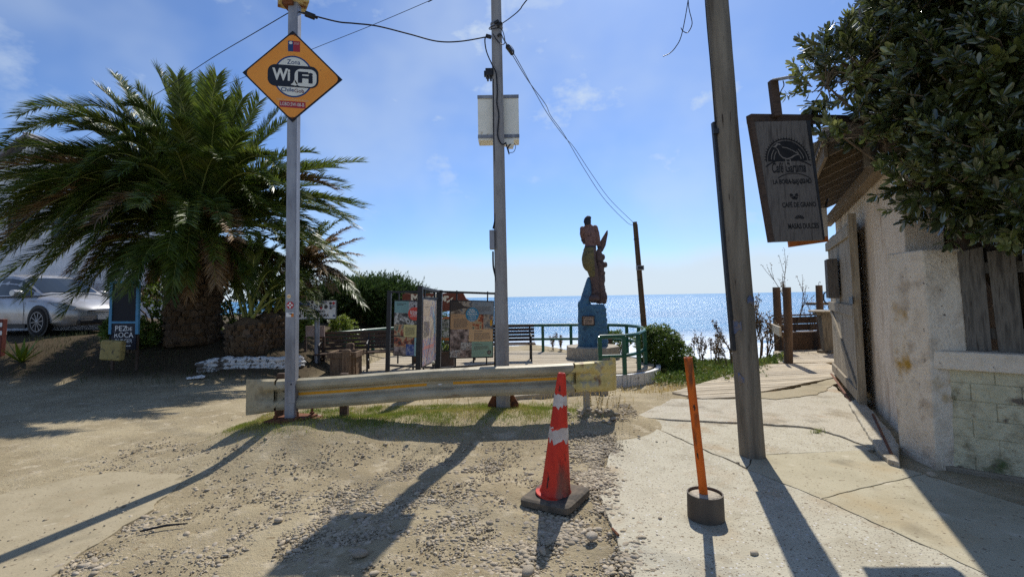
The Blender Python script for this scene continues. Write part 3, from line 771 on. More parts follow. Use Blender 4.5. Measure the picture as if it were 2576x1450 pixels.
def text_verts(body, bold=0.0, shear=0.0):
    cu = bpy.data.curves.new('t', 'FONT'); cu.body = body; cu.size = 1; cu.offset = bold; cu.shear = shear
    cu.align_x = 'CENTER'; cu.align_y = 'CENTER'; cu.resolution_u = 3
    ob = bpy.data.objects.new('t', cu); COL.objects.link(ob)
    me = bpy.data.meshes.new_from_object(ob.evaluated_get(bpy.context.evaluated_depsgraph_get()))
    bpy.data.objects.remove(ob); bpy.data.curves.remove(cu)
    vs = [v.co.copy() for v in me.vertices]; fs = [tuple(p.vertices) for p in me.polygons]
    bpy.data.meshes.remove(me)
    return vs, fs
def text(mb, f, body, a, b, c, width=None, height=None, bold=0.0, shear=0.0, mi=0):
    vs, fs = text_verts(body, bold, shear)
    x0, x1 = min(v.x for v in vs), max(v.x for v in vs); y0, y1 = min(v.y for v in vs), max(v.y for v in vs)
    sx = width / (x1 - x0) if width else height / (y1 - y0)
    sy = height / (y1 - y0) if height else sx
    mb.add([f.pt(a + (v.x - (x0 + x1) / 2) * sx, b + (v.y - (y0 + y1) / 2) * sy, c) for v in vs], fs, mi)
def lines(mb, f, x0, x1, y0, y1, n, c, mi=0, fill=.45):
    """Rows of print too small to read."""
    for k in range(n):
        y = y1 - (y1 - y0) * (k + .5) / n; h = (y1 - y0) / n * fill; x = x0
        xe = x1 - (x1 - x0) * (random.uniform(.2, .6) if k == n - 1 else random.uniform(0, .06))
        while x < xe:
            w = min(random.uniform(.06, .2) * (x1 - x0), xe - x)
            mb.face(rect(f, x, x + w, y - h / 2, y + h / 2, c), mi); x += w + .02 * (x1 - x0)
M_print = {}
def pm(name, c, rough=.5):
    if name not in M_print: M_print[name] = mat('print_' + name, [tuple(v * .93 for v in c), c], rough=rough, scale=8, bump=0)
    return M_print[name]
def photo_mat(name, cols, scale, seed, stretch=(1, 1, 1)):
    return mat('print_' + name, cols, rough=.45, scale=scale, detail=9, bump=0, lo=.38, hi=.62, seed=seed, stretch=stretch)

# ================================================================== WIFI SIGN POST
zs = .25
base = G(733, 1050, zs)
YS = base.y
post = thing('wifi_sign_post', base, 'grey square steel post on a bolted plate carrying the orange diamond wifi sign', 'sign post')
topc = P(742, -40, YS)
w = .112
d, s_, u_ = orth(topc - base, (0, -1, 0))
MB().bar(base, topc, w, w, up=(0, -1, 0)).build('pole', M_steel, post, bevel=.012)
R20 = Matrix.Rotation(math.radians(-14), 3, 'Z')
mb = MB().box(base + Vector((.03, .0, .0)), (.36, .34, .022), R20).box(base + Vector((.03, 0, -.03)), (.44, .42, .05), R20 @ Matrix.Rotation(.05, 3, 'Y'))
mb.build('base_plate', M_rust, post, bevel=.004)
for a, b in ((-.14, -.12), (.14, -.12), (-.14, .12), (.14, .12)):
    p = base + Vector((.03, 0, .01)) + R20 @ Vector((a, b, 0))
    MB().lathe([(.012, 0), (.012, .085), (.009, .09)], p, 8).lathe([(.026, .012), (.026, .034)], p, 6).build('bolt', M_rust, post)
hz = P(733, 985, YS - w / 2).z
f = Frame(P(733, 985, YS - w / 2 - .001), (1, 0, 0), (0, 0, 1))
MB().prism([f.pt(-.04, -.12), f.pt(.04, -.12), f.pt(.04, .12), f.pt(-.04, .12)], f.n * .004).build('access_cover', M_steel, post, bevel=.003)
MB().lathe([(.009, 0), (.009, .004), (.004, .006)], f.pt(-.002, .085, .004), 10, ax=f.n).build('cover_screw', M_black, post)
def sticker(px, py, build):
    ff = Frame(P(px, py, YS - w / 2 - .0012), (1, 0, 0), (0, 0, 1)); return ff
ff = sticker(727, 745, 0); mb = MB().face(disc(ff, 0, 0, .024, .024, .001)); mb.face(rect(ff, -.017, .017, -.006, .004, .002), 1)
mb.build('sticker', [pm('cream', c8(222, 206, 170)), pm('orange', c8(206, 122, 40))], post, label='small round cream sticker with an orange bar')
ff = sticker(730, 767, 0); mb = MB().face([ff.pt(.042 * math.cos(t), .042 * math.sin(t), .001) for t in np.linspace(math.pi / 8, 2 * math.pi + math.pi / 8, 8, endpoint=False)])
mb.face(rect(ff, -.009, .009, -.03, .03, .002), 1).face(rect(ff, -.03, .03, -.009, .009, .002), 1); mb.face(disc(ff, 0, 0, .007, .007, .003), 0)
mb.build('sticker', [pm('red', c8(176, 38, 44)), pm('white', c8(228, 226, 222))], post, label='red octagonal sticker with a white emblem')
ff = sticker(731, 790, 0); mb = MB().face(rect(ff, -.05, .034, -.028, .02, .001)).face(rect(ff, .006, .034, -.028, .01, .002), 1).face([ff.pt(a, b, .003) for a, b in ((-.03, .012), (.005, -.004), (.016, .002), (.02, .012))], 2)
mb.build('sticker', [pm('white', 0), pm('orange', 0), pm('ink', c8(30, 30, 34))], post, label='white sticker with a black and orange drawing')
# the diamond
YF = YS - w / 2 - .012
Lc, Rc, Tc, Bc = P(608, 182, YF), P(860, 200, YF), P(738, 78, YF), P(736, 307, YF)
f = Frame((Lc + Rc + Tc + Bc) / 4, Rc - Lc, Tc - Bc, 1.0)
fa = (Rc - Lc).length / 2; fb = (Tc - Bc).length / 2
panel = MB().prism([f.pt(0, -fb, -.006), f.pt(fa, 0, -.006), f.pt(0, fb, -.006), f.pt(-fa, 0, -.006)], f.n * .006).build('sign_panel', M_letter_dark, post, label='orange diamond panel with black border')
M_orange_sign = mat('sign_orange', [c8(224, 140, 46), c8(232, 150, 54)], rough=.45, scale=4, bump=0, spots=[(c8(150, 92, 44), 16, .68, .74)])
def rdiamond(k, r, c):
    pts = []
    V4 = [(0, -fb * k), (fa * k, 0), (0, fb * k), (-fa * k, 0)]
    for i in range(4):
        p0, p1, p2 = Vector(V4[i - 1]), Vector(V4[i]), Vector(V4[(i + 1) % 4])
        a, b = p1 + (p0 - p1).normalized() * r, p1 + (p2 - p1).normalized() * r
        for t in np.linspace(0, 1, 6):
            q = a * (1 - t) ** 2 + p1 * 2 * t * (1 - t) + b * t ** 2; pts.append(f.pt(q.x, q.y, c))
    return pts
MB().face(rdiamond(.955, .075, .0012)).build('orange_field', M_orange_sign, panel)
K = fa / 575.0
g = Frame(f.o, f.r, f.u, K)
def S(x, y): return x - 694, 870 - y          # the sign's own drawing grid
A = lambda x: x - 694
B = lambda y: 870 - y
M_sb, M_sw, M_sk, M_sr = pm('sign_blue', c8(30, 62, 110)), pm('sign_white', c8(214, 212, 200)), pm('sign_black', c8(24, 26, 36)), pm('sign_red', c8(158, 40, 52))
MB().face(disc(g, A(705), B(876), 230, 244, .0022, 56)).build('blue_ring', M_sb, panel)
MB().face(disc(g, A(705), B(876), 212, 226, .0032, 56)).build('white_disc', M_sw, panel)
MB().face(rrect(g, A(412), A(995), B(1000), B(746), 88, .0042, 9)).build('black_badge', M_sk, panel)
pts = rrect(g, A(722), A(974), B(985), B(782), 74, .0052, 9)
mb = MB().face(pts); mb.face([g.pt(A(722), B(905), .0052), g.pt(A(705), B(950), .0052), g.pt(A(676), B(974), .0052), g.pt(A(740), B(982), .0052), g.pt(A(760), B(960), .0052)])
mb.build('white_badge', M_sw, panel)
mb = MB(); text(mb, g, 'Wi', A(568), B(860), .0055, width=205, height=142, bold=.035); mb.build('lettering', M_sw, panel)
mb = MB(); text(mb, g, 'Fi', A(846), B(880), .0062, width=172, height=132, bold=.045); mb.build('lettering', M_sk, panel)
mb = MB(); text(mb, g, 'Zona', A(709), B(707), .0050, width=150, height=54, bold=.005); mb.build('lettering', M_sb, panel)
mb = MB(); text(mb, g, 'Chile', A(641), B(1033), .0050, width=150, height=46, bold=.012); text(mb, g, 'Gob', A(776), B(1039), .0050, width=112, height=44, bold=.012, mi=1)
mb.build('lettering', [M_sb, pm('dark_red', c8(96, 34, 56))], panel)
mb = MB(); text(mb, g, 'Usted está en el Punto de Acceso', A(699), B(1146), .0022, width=366, height=26); mb.build('lettering', pm('pale_tan', c8(212, 180, 140)), panel)
MB().face(rect(g, A(550), A(848), B(1240), B(1166), .0022)).build('red_plate', M_sr, panel)
mb = MB(); text(mb, g, 'LGBO.SW-08-B', A(697), B(1200), .0032, width=272, height=40); mb.build('lettering', M_sw, panel)
mb = MB().face(rect(g, A(641), A(702), B(583), B(458), .0022), 0).face(rect(g, A(702), A(780), B(583), B(458), .0022), 1)
mb.face(disc(g, A(673), B(482), 20, 17, .0032, 12), 2); text(mb, g, 'Gobierno', A(741), B(479), .0032, width=60, height=10, mi=2); text(mb, g, 'de Chile', A(738), B(493), .0032, width=54, height=10, mi=2)
mb.build('flag_emblem', [M_sb, M_sr, M_sw], panel)
for y in (385, 1358): MB().lathe([(10 * K, 0), (10 * K, .008), (5 * K, .012)], g.pt(A(716 if y < 500 else 700), B(y), .001), 8, ax=g.n).build('bolt', M_rust, post)
# box on the top
bt = P(738, 14, YS)
mb = MB().box(bt + Vector((.0, 0, .16)), (.30, .30, .30), Matrix.Rotation(math.radians(33), 3, 'Z'))
mb.build('equipment_box', mat('rusty_cream_box', [c8(206, 190, 140), c8(186, 164, 104)], rough=.7, scale=6, bump=.2, spots=[(c8(122, 74, 36), 7, .56, .66)]), post, bevel=.006, label='rusty cream coloured metal box on top of the post')
MB().box(bt + Vector((-.03, -.02, -.012)), (.12, .14, .045)).build('box_bracket', M_rust, post)

# ================================================================== CONCRETE UTILITY POLE
zc = .13
pb = G(1266, 1022, zc); YP = pb.y
pole = thing('utility_pole', pb, 'tall grey concrete utility pole with a cream cabinet strapped behind it', 'utility pole')
pt = P(1239.3, -500, YP)
mb = MB()
def octo(c, w): return [c + Vector((math.cos(a) * w, math.sin(a) * w, 0)) for a in np.linspace(math.pi / 8, 2 * math.pi + math.pi / 8, 8, endpoint=False)]
mb.loft([octo(pb + Vector((0, 0, -.25)), .098), octo(pb, .096), octo(pt, .062)]).build('shaft', M_concrete_pole, pole, bevel=.006)
pl = lambda py: P(1247 + (1266 - 1247) * (py + 60) / 1082, py, YP)
# two stub plates at the foot
for sx in (-1, 1):
    p = pb + Vector((.09 * sx, .02, 0)); MB().prism([p + Vector((0, 0, -.05)), p + Vector((.11 * sx, 0, -.05)), p + Vector((.11 * sx, 0, .03)), p + Vector((.0, 0, .22))], (0, .05, 0)).build('foot_gusset', M_rust, pole)
cb0, cb1 = P(1204, 358, YP + .16), P(1304, 245, YP + .16)
cc = (cb0 + cb1) / 2
cab = MB().box(cc + Vector((0, .04, 0)), (cb1.x - cb0.x, .24, cb1.z - cb0.z)).build('cabinet', M_cabinet, pole, bevel=.008, label='cream metal cabinet behind the shaft')
MB().box(cc + Vector((0, -.086, (cb1.z - cb0.z) / 2 - .022)), (cb1.x - cb0.x + .006, .014, .045)).build('cabinet_rim', M_steel, cab)
MB().box(cc + Vector((0, -.086, -(cb1.z - cb0.z) / 2 + .05)), (cb1.x - cb0.x + .006, .014, .045)).build('cabinet_rim', M_steel, cab)
MB().box(cc + Vector((.14, -.05, -(cb1.z - cb0.z) / 2 - .035)), (.13, .1, .07)).box(cc + Vector((.16, -.05, -(cb1.z - cb0.z) / 2 - .085)), (.07, .07, .04)).build('cable_gland', M_cabinet, cab)
jb = P(1231, 186, YP)
MB().box(jb + Vector((0, -.01, 0)), (.1, .12, .10)).box(jb + Vector((-.02, -.02, -.075)), (.025, .05, .06)).box(jb + Vector((.02, -.02, -.075)), (.025, .05, .06)).box(jb + Vector((-.06, -.02, -.01)), (.02, .06, .07)).build('junction_box', M_black, pole, bevel=.006)
mb = P(1238, 603, YP - .03)
MB().box(mb + Vector((.0, 0, 0)), (.065, .12, .25)).build('meter_box', M_steel, pole, bevel=.006)
def pxpath(pts, Y): return [P(a, b, Y if not isinstance(Y, (list, tuple)) else Y[i]) for i, (a, b) in enumerate(pts)]
def smooth_path(pts, n=6):
    o = []
    for i in range(len(pts) - 1):
        p0, p1, p2, p3 = pts[max(i - 1, 0)], pts[i], pts[i + 1], pts[min(i + 2, len(pts) - 1)]
        for k in range(n):
            t = k / n; o.append(.5 * ((2 * p1) + (p2 - p0) * t + (2 * p0 - 5 * p1 + 4 * p2 - p3) * t * t + (-p0 + 3 * p1 - 3 * p2 + p3) * t ** 3))
    return o + [pts[-1]]
MB().tube(smooth_path(pxpath([(1242, 200), (1243, 330), (1246, 430), (1247, 535), (1241, 575)], YP - .04)), .014, 7).build('conduit', M_cable, pole)
MB().tube(smooth_path(pxpath([(1240, 632), (1241, 670), (1247, 700), (1250, 740), (1252, 925)], YP - .04)), .012, 7).build('conduit', M_cable, pole)
# bands and clamps
for py, r in ((62, .085), (70, .085)): MB().lathe([(r, -.01), (r, .01)], pl(py), 16).build('steel_band', M_steel, pole)
for px, py, s in ((1257, 62, .05), (1249, 56, .045), (1229, 92, .05), (1256, 88, .035)):
    MB().box(P(px, py, YP - .09), (s * 1.5, s, s * .8), Matrix.Rotation(-.5 if px > 1240 else .3, 3, 'Y')).build('clamp', M_black, pole, bevel=.008)
MB().tube(smooth_path(pxpath([(1229, 92), (1220, 98), (1224, 130), (1239, 165), (1248, 185), (1251, 230), (1250, 260), (1255, 290), (1252, 340), (1262, 362), (1272, 360)], YP - .095)), .009, 6).build('drop_cable', M_cable, pole)
MB().tube(smooth_path(pxpath([(1240, 85), (1252, 104), (1266, 112), (1270, 100), (1260, 72), (1232, 74), (1234, 68), (1245, 64)], YP - .1)), .006, 6).build('drop_cable', M_cable, pole)
MB().tube(smooth_path(pxpath([(1272, 358), (1276, 372), (1281, 388), (1278, 372), (1284, 362)], YP - .02)), .008, 6).build('drop_cable', M_cable, pole)
MB().tube(smooth_path(pxpath([(1282, 384), (1292, 382), (1297, 370), (1294, 360)], YP - .02)), .004, 6).build('drop_cable', M_cable, pole)

# ================================================================== WIRES
def cable(name, pts, Y, r, label, m=M_cable, n=10):
    pts = smooth_path(pxpath(pts, Y), n)
    o = MB().tube(pts, r, 6).build(name, m, None, smooth=True); return props(o, label, 'cable')
cable('overhead_cable', [(735, 27), (640, 83), (530, 148), (430, 214), (350, 262), (250, 322), (100, 410)], [YS, 6.2, 7.6, 9.2, 10.6, 12, 14], .006, 'thin black cable running down from the wifi post behind the palm crown')
cable('overhead_cable', [(752, 30), (782, 38), (850, 55), (890, 59), (950, 66), (1030, 86), (1100, 104), (1160, 104), (1229, 92)], [YS + .02, 5.12, 5.3, 5.4, 5.5, 5.7, 5.85, 5.95, YP - .09], .0085, 'thick sagging black cable between the wifi post and the concrete pole')
a, b = P(767, 34, 5.1), P(793, 44, 5.15)
o = MB().bar(a, b, .05, .05).tube([a + (a - b) * .2, b + (b - a) * .25], .014, 6).build('cable_splice', M_black, None, bevel=.008); props(o, 'black splice closure hanging on the thick cable beside the wifi post', 'cable splice')
cable('overhead_cable', [(1900, -420), (1130, -22), (1085, 0), (940, 62), (790, 122), (600, 200), (480, 246), (300, 318)], [14, 18, 18.5, 20, 21.5, 24, 26, 29], .012, 'far thin cable crossing the sky behind the orange sign')
cable('overhead_cable', [(1265, 58), (1285, 44), (1308, 24), (1332, -8), (1500, -210), (1764, -470)], [YP - .09, 5.75, 5.6, 5.45, 5.0, G(1894, 1144, .02).y], .007, 'black cable rising from the concrete pole clamp past the top edge')
YT = 17.0
cable('overhead_cable', [(1260, 88), (1270, 105), (1290, 140), (1330, 205), (1372, 262), (1386, 292), (1420, 340), (1470, 425), (1520, 500), (1575, 557), (1592, 566)], list(np.linspace(YP - .1, YT, 11)), .0075, 'lower of the two twisted wires between the concrete pole and the leaning pole')
cable('overhead_cable', [(1262, 88), (1272, 106), (1294, 138), (1318, 180), (1345, 230), (1380, 290), (1420, 344), (1445, 372), (1490, 440), (1535, 502), (1594, 560)], list(np.linspace(YP - .1, YT, 11)), .0075, 'upper of the two twisted wires between the concrete pole and the leaning pole')
a, b = P(1276, 116, YP + .2), P(1290, 135, YP + .35)
mb = MB().bar(a, b, .05, .05).tube(smooth_path([P(x, y, YP + .25) for x, y in ((1280, 118), (1279, 114), (1285, 115), (1293, 127), (1290, 133), (1282, 126))]), .004, 6)
o = mb.build('wire_tensioner', M_black, None); props(o, 'small dark tensioner clamp at the top of the twisted wires', 'cable clamp')
cable('hanging_wire', [(1762, -470), (1738, -240), (1731, -40), (1732, 10), (1735, 30), (1741, 60), (1730, 82), (1718, 78), (1713, 70)], 4.7, .0045, 'hooked loose wire end dangling left of the big timber pole')
cable('hanging_wire', [(1763, -470), (1744, -240), (1734, -40), (1728, 20), (1714, 90), (1700, 118), (1685, 134), (1668, 142)], 4.72, .0045, 'longer loose wire curling down left of the big timber pole')

# ================================================================== BIG TIMBER POLE
zb = .02
wb = G(1894, 1144, zb); YW = wb.y
wpole = thing('timber_pole', wb, 'thick weathered timber pole leaning beside the plaster building with blue paint smudges', 'wooden pole')
wt = P(1764.3, -500, YW)
mb = MB()
rings = []
for k in range(31):
    t = k / 30; c = wb.lerp(wt, t); r = .112 - .012 * t
    rings.append([c + Vector((math.cos(a), math.sin(a), 0)) * r * (1 + .03 * math.sin(3 * a + k * .4) + .02 * math.sin(7 * a + k) + random.uniform(-.008, .008)) for a in np.linspace(0, 2 * math.pi, 20, endpoint=False)])
rings.insert(0, [p + Vector((0, 0, -.2)) for p in rings[0]])
mb.loft(rings).build('shaft', M_wood_pole, wpole, smooth='auto')
wl = lambda py: P(1799 + (1894 - 1799) * (py + 60) / 1204, py, YW)
off = Vector((-.115, -.02, 0))
MB().bar(wl(880) + off * .98, wl(306) + Vector((-.115, .02, 0)), .04, .05, up=(0, 1, 0)).build('conduit', M_black, wpole, label='dark steel cable channel up the side')
MB().tube(smooth_path([wl(310) + off, wl(240) + off * 1.06, wl(150) + off * 1.08, wl(60) + off * 1.12, wl(-60) + off * 1.1]), .005, 6).build('cable', M_cable, wpole)
MB().box(wl(332) + off * 1.08, (.05, .04, .05)).build('clip', M_black, wpole)
M_blue = mat('faded_blue_paint', [c8(78, 92, 122), c8(104, 104, 112), c8(126, 108, 86)], rough=.9, scale=9, bump=.4, lo=.42, hi=.6)
# blue paint smudges: thin patches following the round of the shaft
for py, a0, a1, hgt in ((756, -1.5, -.5, .10), (818, -2.9, -2.1, .15), (950, -2.7, -2.2, .12)):
    c = wl(py); ax = (wt - wb).normalized(); mb = MB(); pts = []
    aa = np.linspace(a0, a1, 9)
    top = [c + ax * (hgt / 2 * (.7 + .3 * math.sin(9 * a))) + Vector((math.cos(a), math.sin(a), 0)) * .1155 for a in aa]
    bot = [c - ax * (hgt / 2 * (.7 + .3 * math.cos(7 * a))) + Vector((math.cos(a), math.sin(a), 0)) * .1155 for a in aa]
    for k in range(8): mb.face([bot[k], bot[k + 1], top[k + 1], top[k]])
    mb.build('paint_smudge', M_blue, wpole)

# ================================================================== LEANING SLIM POLE behind the deck
lb, lt = P(1622, 850, YT), P(1597, 558, YT)
lpole = thing('leaning_pole', (lb.x, lb.y, lb.z - 2.2), 'slim dark timber pole leaning behind the curved green railing', 'wooden pole')
dd = (lt - lb).normalized()
MB().tube([lb - dd * 2.4, lb, lt], [.105, .10, .08], 10).build('shaft', mat('slim_pole_timber', [c8(72, 60, 48), c8(96, 80, 62), c8(60, 50, 42)], rough=.9, scale=4, stretch=(1, 1, .2), bump=.4), lpole, smooth='auto')
MB().tube([lb - dd * 2 + Vector((.08, -.09, 0)), lt + Vector((.05, -.09, -.1))], .024, 6).build('conduit', mat('copper_brown_pipe', [c8(118, 84, 58), c8(96, 70, 50)], rough=.5, scale=3), lpole)
p = P(1610, 673, YT - .14)
MB().box(p, (.26, .12, .17)).build('meter_box', M_steel, lpole, bevel=.01)
MB().box(p + Vector((0, -.062, 0)), (.18, .006, .11)).build('meter_window', M_black, lpole)
for t in (.15, .5, .85): MB().lathe([(.103, -.01), (.103, .01)], lb.lerp(lt, t), 12, ax=dd).build('pole_band', M_black, lpole)

# ================================================================== TRAFFIC CONE
ctop = P(1413, 937, 3.58); cbm = G(1398, 1252, .03); YC = cbm.y
ctop = P(1413, 937, YC - .02); hgt = (ctop - cbm).length
cone = thing('traffic_cone', cbm, 'tall red traffic cone with torn white collars on a dusty black base', 'traffic cone')
ax = (ctop - cbm).normalized()
gnd = gh(cbm.x, cbm.y) + .02
Rb = Matrix.Rotation(math.radians(-33), 3, 'Z')
s = .205
outl = []
for cx, cy, a0 in ((s, s, 0), (-s, s, 90), (-s, -s, 180), (s, -s, 270)):
    for k in range(5): t = math.radians(a0 + 90 * k / 4); outl.append((cx - math.copysign(.05, cx) + .05 * math.cos(t), cy - math.copysign(.05, cy) + .05 * math.sin(t)))
bz = gnd
mb = MB(); Rt = Matrix.Rotation(-.05, 3, 'Y')
bc = Vector((cbm.x, cbm.y, bz))
r1 = [bc + Rt @ (Rb @ Vector((x, y, 0))) for x, y in outl]; r2 = [bc + Rt @ (Rb @ Vector((x, y, .042))) for x, y in outl]; r3 = [bc + Rt @ (Rb @ Vector((x * .9, y * .9, .055))) for x, y in outl]
mb.loft([r1, r2, r3]).build('base', M_rubber, cone, bevel=.006)
def conepos(t): return bc + Vector((0, 0, .05)) + (ctop - bc - Vector((0, 0, .05))) * t
prof = lambda t: .031 + (.112 - .031) * (1 - t) ** 1.0
L_ = (ctop - bc - Vector((0, 0, .05))).length; axc = (ctop - bc - Vector((0, 0, .05))).normalized()
MB().lathe([(.152, -.002), (.150, .008), (.122, .012), (prof(0), .03)] + [(prof(t), L_ * t) for t in (.08, .2, .4, .6, .8, .95)] + [(.03, L_ * .985), (.024, L_), (.016, L_), (.014, L_ - .02)], conepos(0), 36, ax=axc).build('body', M_cone, cone, smooth='auto')
def collar(t0, t1, tear, seed):
    n = 48; mb = MB(); rnd = random.Random(seed); _, a1, a2 = orth(axc, (0, 1, 0))
    top, bot = [], []
    for k in range(n + 1):
        a = 2 * math.pi * k / n
        e0 = t0 + tear * (vnoise(k * .55 + seed, seed * 3.1) - .15); e1 = t1 - tear * .6 * max(0, vnoise(k * .45 + seed * 5, 2.2) - .45)
        for lst, t in ((bot, min(e0, t1 - .01)), (top, max(e1, t0 + .02))):
            r = prof(t) + .0022; lst.append(conepos(t) + (a1 * math.cos(a) + a2 * math.sin(a)) * r)
    for k in range(n): mb.face([bot[k], bot[k + 1], top[k + 1], top[k]])
    mb.build('reflective_collar', M_collar, cone, smooth=True)
collar(.70, .83, .07, 3); collar(.42, .56, .07, 8)

# ================================================================== ORANGE POST IN A BUCKET RING
ob_ = G(1776, 1300, .02)
opost = thing('marker_post', ob_, 'orange plastic pipe set in a dark ring of cement on the pavement', 'marker post')
rr = .118; hh = .165
MB().lathe([(rr * 1.02, 0), (rr, hh), (rr - .008, hh), (rr - .010, hh - .03)], ob_, 40).build('ring', mat('dark_plastic_ring', [c8(70, 62, 54), c8(94, 84, 72)], rough=.7, scale=6, bump=.1, stretch=(1, 1, .3)), opost, smooth='auto')
MB().lathe([(rr - .011, hh - .04), (rr - .011, hh - .018), (rr * .5, hh - .008)], ob_, 32).build('cement', M_cement, opost, smooth=True)
tp = P(1731, 898, ob_.y - .01); bp_ = ob_ + Vector((-.005, .01, hh - .03))
ax = (tp - bp_).normalized(); Lp = (tp - bp_).length
MB().lathe([(.0285, 0), (.0285, Lp), (.0245, Lp), (.0245, Lp - .25)], bp_, 24, ax=ax).build('pipe', M_orange, opost, smooth='auto')

# ================================================================== GUARDRAIL
gl, gr = P(700, 992, 5.42), P(1440, 948, 5.86)
rail = thing('guardrail', (gl.x, gl.y, gh(gl.x, gl.y)), 'galvanised guardrail with a yellow reflective stripe and flared ends', 'guardrail')
PROF = [(0, .165), (-.012, .173), (-.068, .156), (-.083, .122), (-.083, .088), (-.066, .060), (-.022, .034), (-.012, .0), (-.022, -.034), (-.066, -.060), (-.083, -.088), (-.083, -.122), (-.068, -.156), (-.012, -.173), (0, -.165)]
gd = (gr - gl).normalized(); gn = Vector((gd.y, -gd.x, 0)).normalized()     # gn points to the viewer
def rail_ring(c, k=1.0, kd=1.0, back=0.0):
    fr = [c - gn * (d * kd) + Vector((0, 0, h * k)) for d, h in PROF]
    bk = [c - gn * (d * kd + .006) + Vector((0, 0, h * k)) for d, h in reversed(PROF)]
    return [p - gn * back for p in fr + bk]
rings = []
for t in np.linspace(0, 1, 18):
    c = gl.lerp(gr, t); c.z += .012 * math.sin(t * 3.0) - .006 * math.sin(t * 9)
    rings.append(rail_ring(c))
beam = MB().loft(rings).build('beam', M_beam, rail)
for t0, t1 in ((.035, .485), (.575, .985)):
    mb = MB(); tt = np.linspace(t0, t1, 12)
    for a, b in zip(tt[:-1], tt[1:]):
        pa, pb_ = gl.lerp(gr, a), gl.lerp(gr, b)
        for p, t in ((pa, a), (pb_, b)): p.z += .012 * math.sin(t * 3.0) - .006 * math.sin(t * 9)
        q = gn * .0165
        mb.face([pa + q + Vector((0, 0, -.024)), pb_ + q + Vector((0, 0, -.024)), pb_ + q + Vector((0, 0, .026)), pa + q + Vector((0, 0, .026))])
    mb.build('reflective_strip', M_yellow, rail)
for dz in (.012, -.012):
    c = gl.lerp(gr, .53) + gn * .0175 + Vector((0, 0, dz)); ff = Frame(c, gd, (0, 0, 1))
    MB().face(disc(ff, 0, 0, .026, .007, 0, 14)).build('bolt_slot', M_letter_white, rail)
def terminal(c0, dirn, m, L, flare, roll, label):
    """A flared end plate: starts as the rail's profile and flattens out."""
    rings = []
    n = 13
    for i in range(n):
        t = i / (n - 1); c = c0 + dirn * (L * t); kd = 1 - sst(.15, .75, t) * .95; k = 1.03 + flare * t
        if roll and t > .62:
            a = (t - .62) / .38 * 2.2; R0 = .15
            c = c0 + dirn * (L * .62 + R0 * math.sin(a)) - gn * (R0 * (1 - math.cos(a)))
        bulge = .075 * (1 - float(kd))
        rings.append([p + gn * (.006 + bulge * .6) for p in rail_ring(c, float(k), float(kd))])
    # pointed overlap towards the beam
    o = MB().loft(rings).build('end_terminal', m, rail, smooth='auto', label=label)
    mb = MB(); segs = 6                       # pointed lap over the beam, following its profile
    hs = np.linspace(-.15, .15, 13); dep = lambda h: float(np.interp(h, [p_[1] for p_ in PROF[::-1]], [-p_[0] for p_ in PROF[::-1]]))
    wtip = lambda h: .02 + .13 * (1 - abs(h) / .15)
    for h0, h1 in zip(hs[:-1], hs[1:]):
        q = []
        for h, t in ((h0, 0), (h0, 1), (h1, 1), (h1, 0)): q.append(c0 + dirn * .03 - dirn * (wtip(h) * t) + gn * (max(dep(h), .03) + .006) + Vector((0, 0, h)))
        mb.face(q)
    mb.build('overlap_tip', m, rail)
    return o
terminal(gr + gd * .02, gd, M_terminal_yellow, .66, .06, True, 'chipped yellow flared end with rust')
terminal(gl - gd * .02, -gd, M_terminal_grey, .30, .10, False, 'dull grey flared end')
for px, py, wv in ((1474, 1044, .075), (866, 1018, .09), (708, 1040, .08)):
    g0 = G(px, py, .12); Yg = gl.y + (gr.y - gl.y) * ((px - 700) / 740)
    tq = P(px, 960, Yg + .07); g0 = Vector((tq.x, tq.y, gh(tq.x, tq.y) - .2))
    MB().box((g0 + Vector((tq.x, tq.y, tq.z + .1))) / 2, (wv, .07, (tq.z + .1 - g0.z))).build('post', mat('guardrail_post', [c8(150, 142, 126), c8(172, 164, 148)], rough=.8, scale=6, bump=.2) if px > 1000 else M_wood_brown, rail, bevel=.006)
for px, py in ((1090, 912), (725, 970), (1500, 912), (1440, 962)):
    q = P(px, py, gl.y + (gr.y - gl.y) * ((px - 700) / 740) - .085)
    MB().lathe([(.02, -.02), (.016, .008), (.006, .012)], q, 10, ax=gn).build('bolt', M_beam, rail)
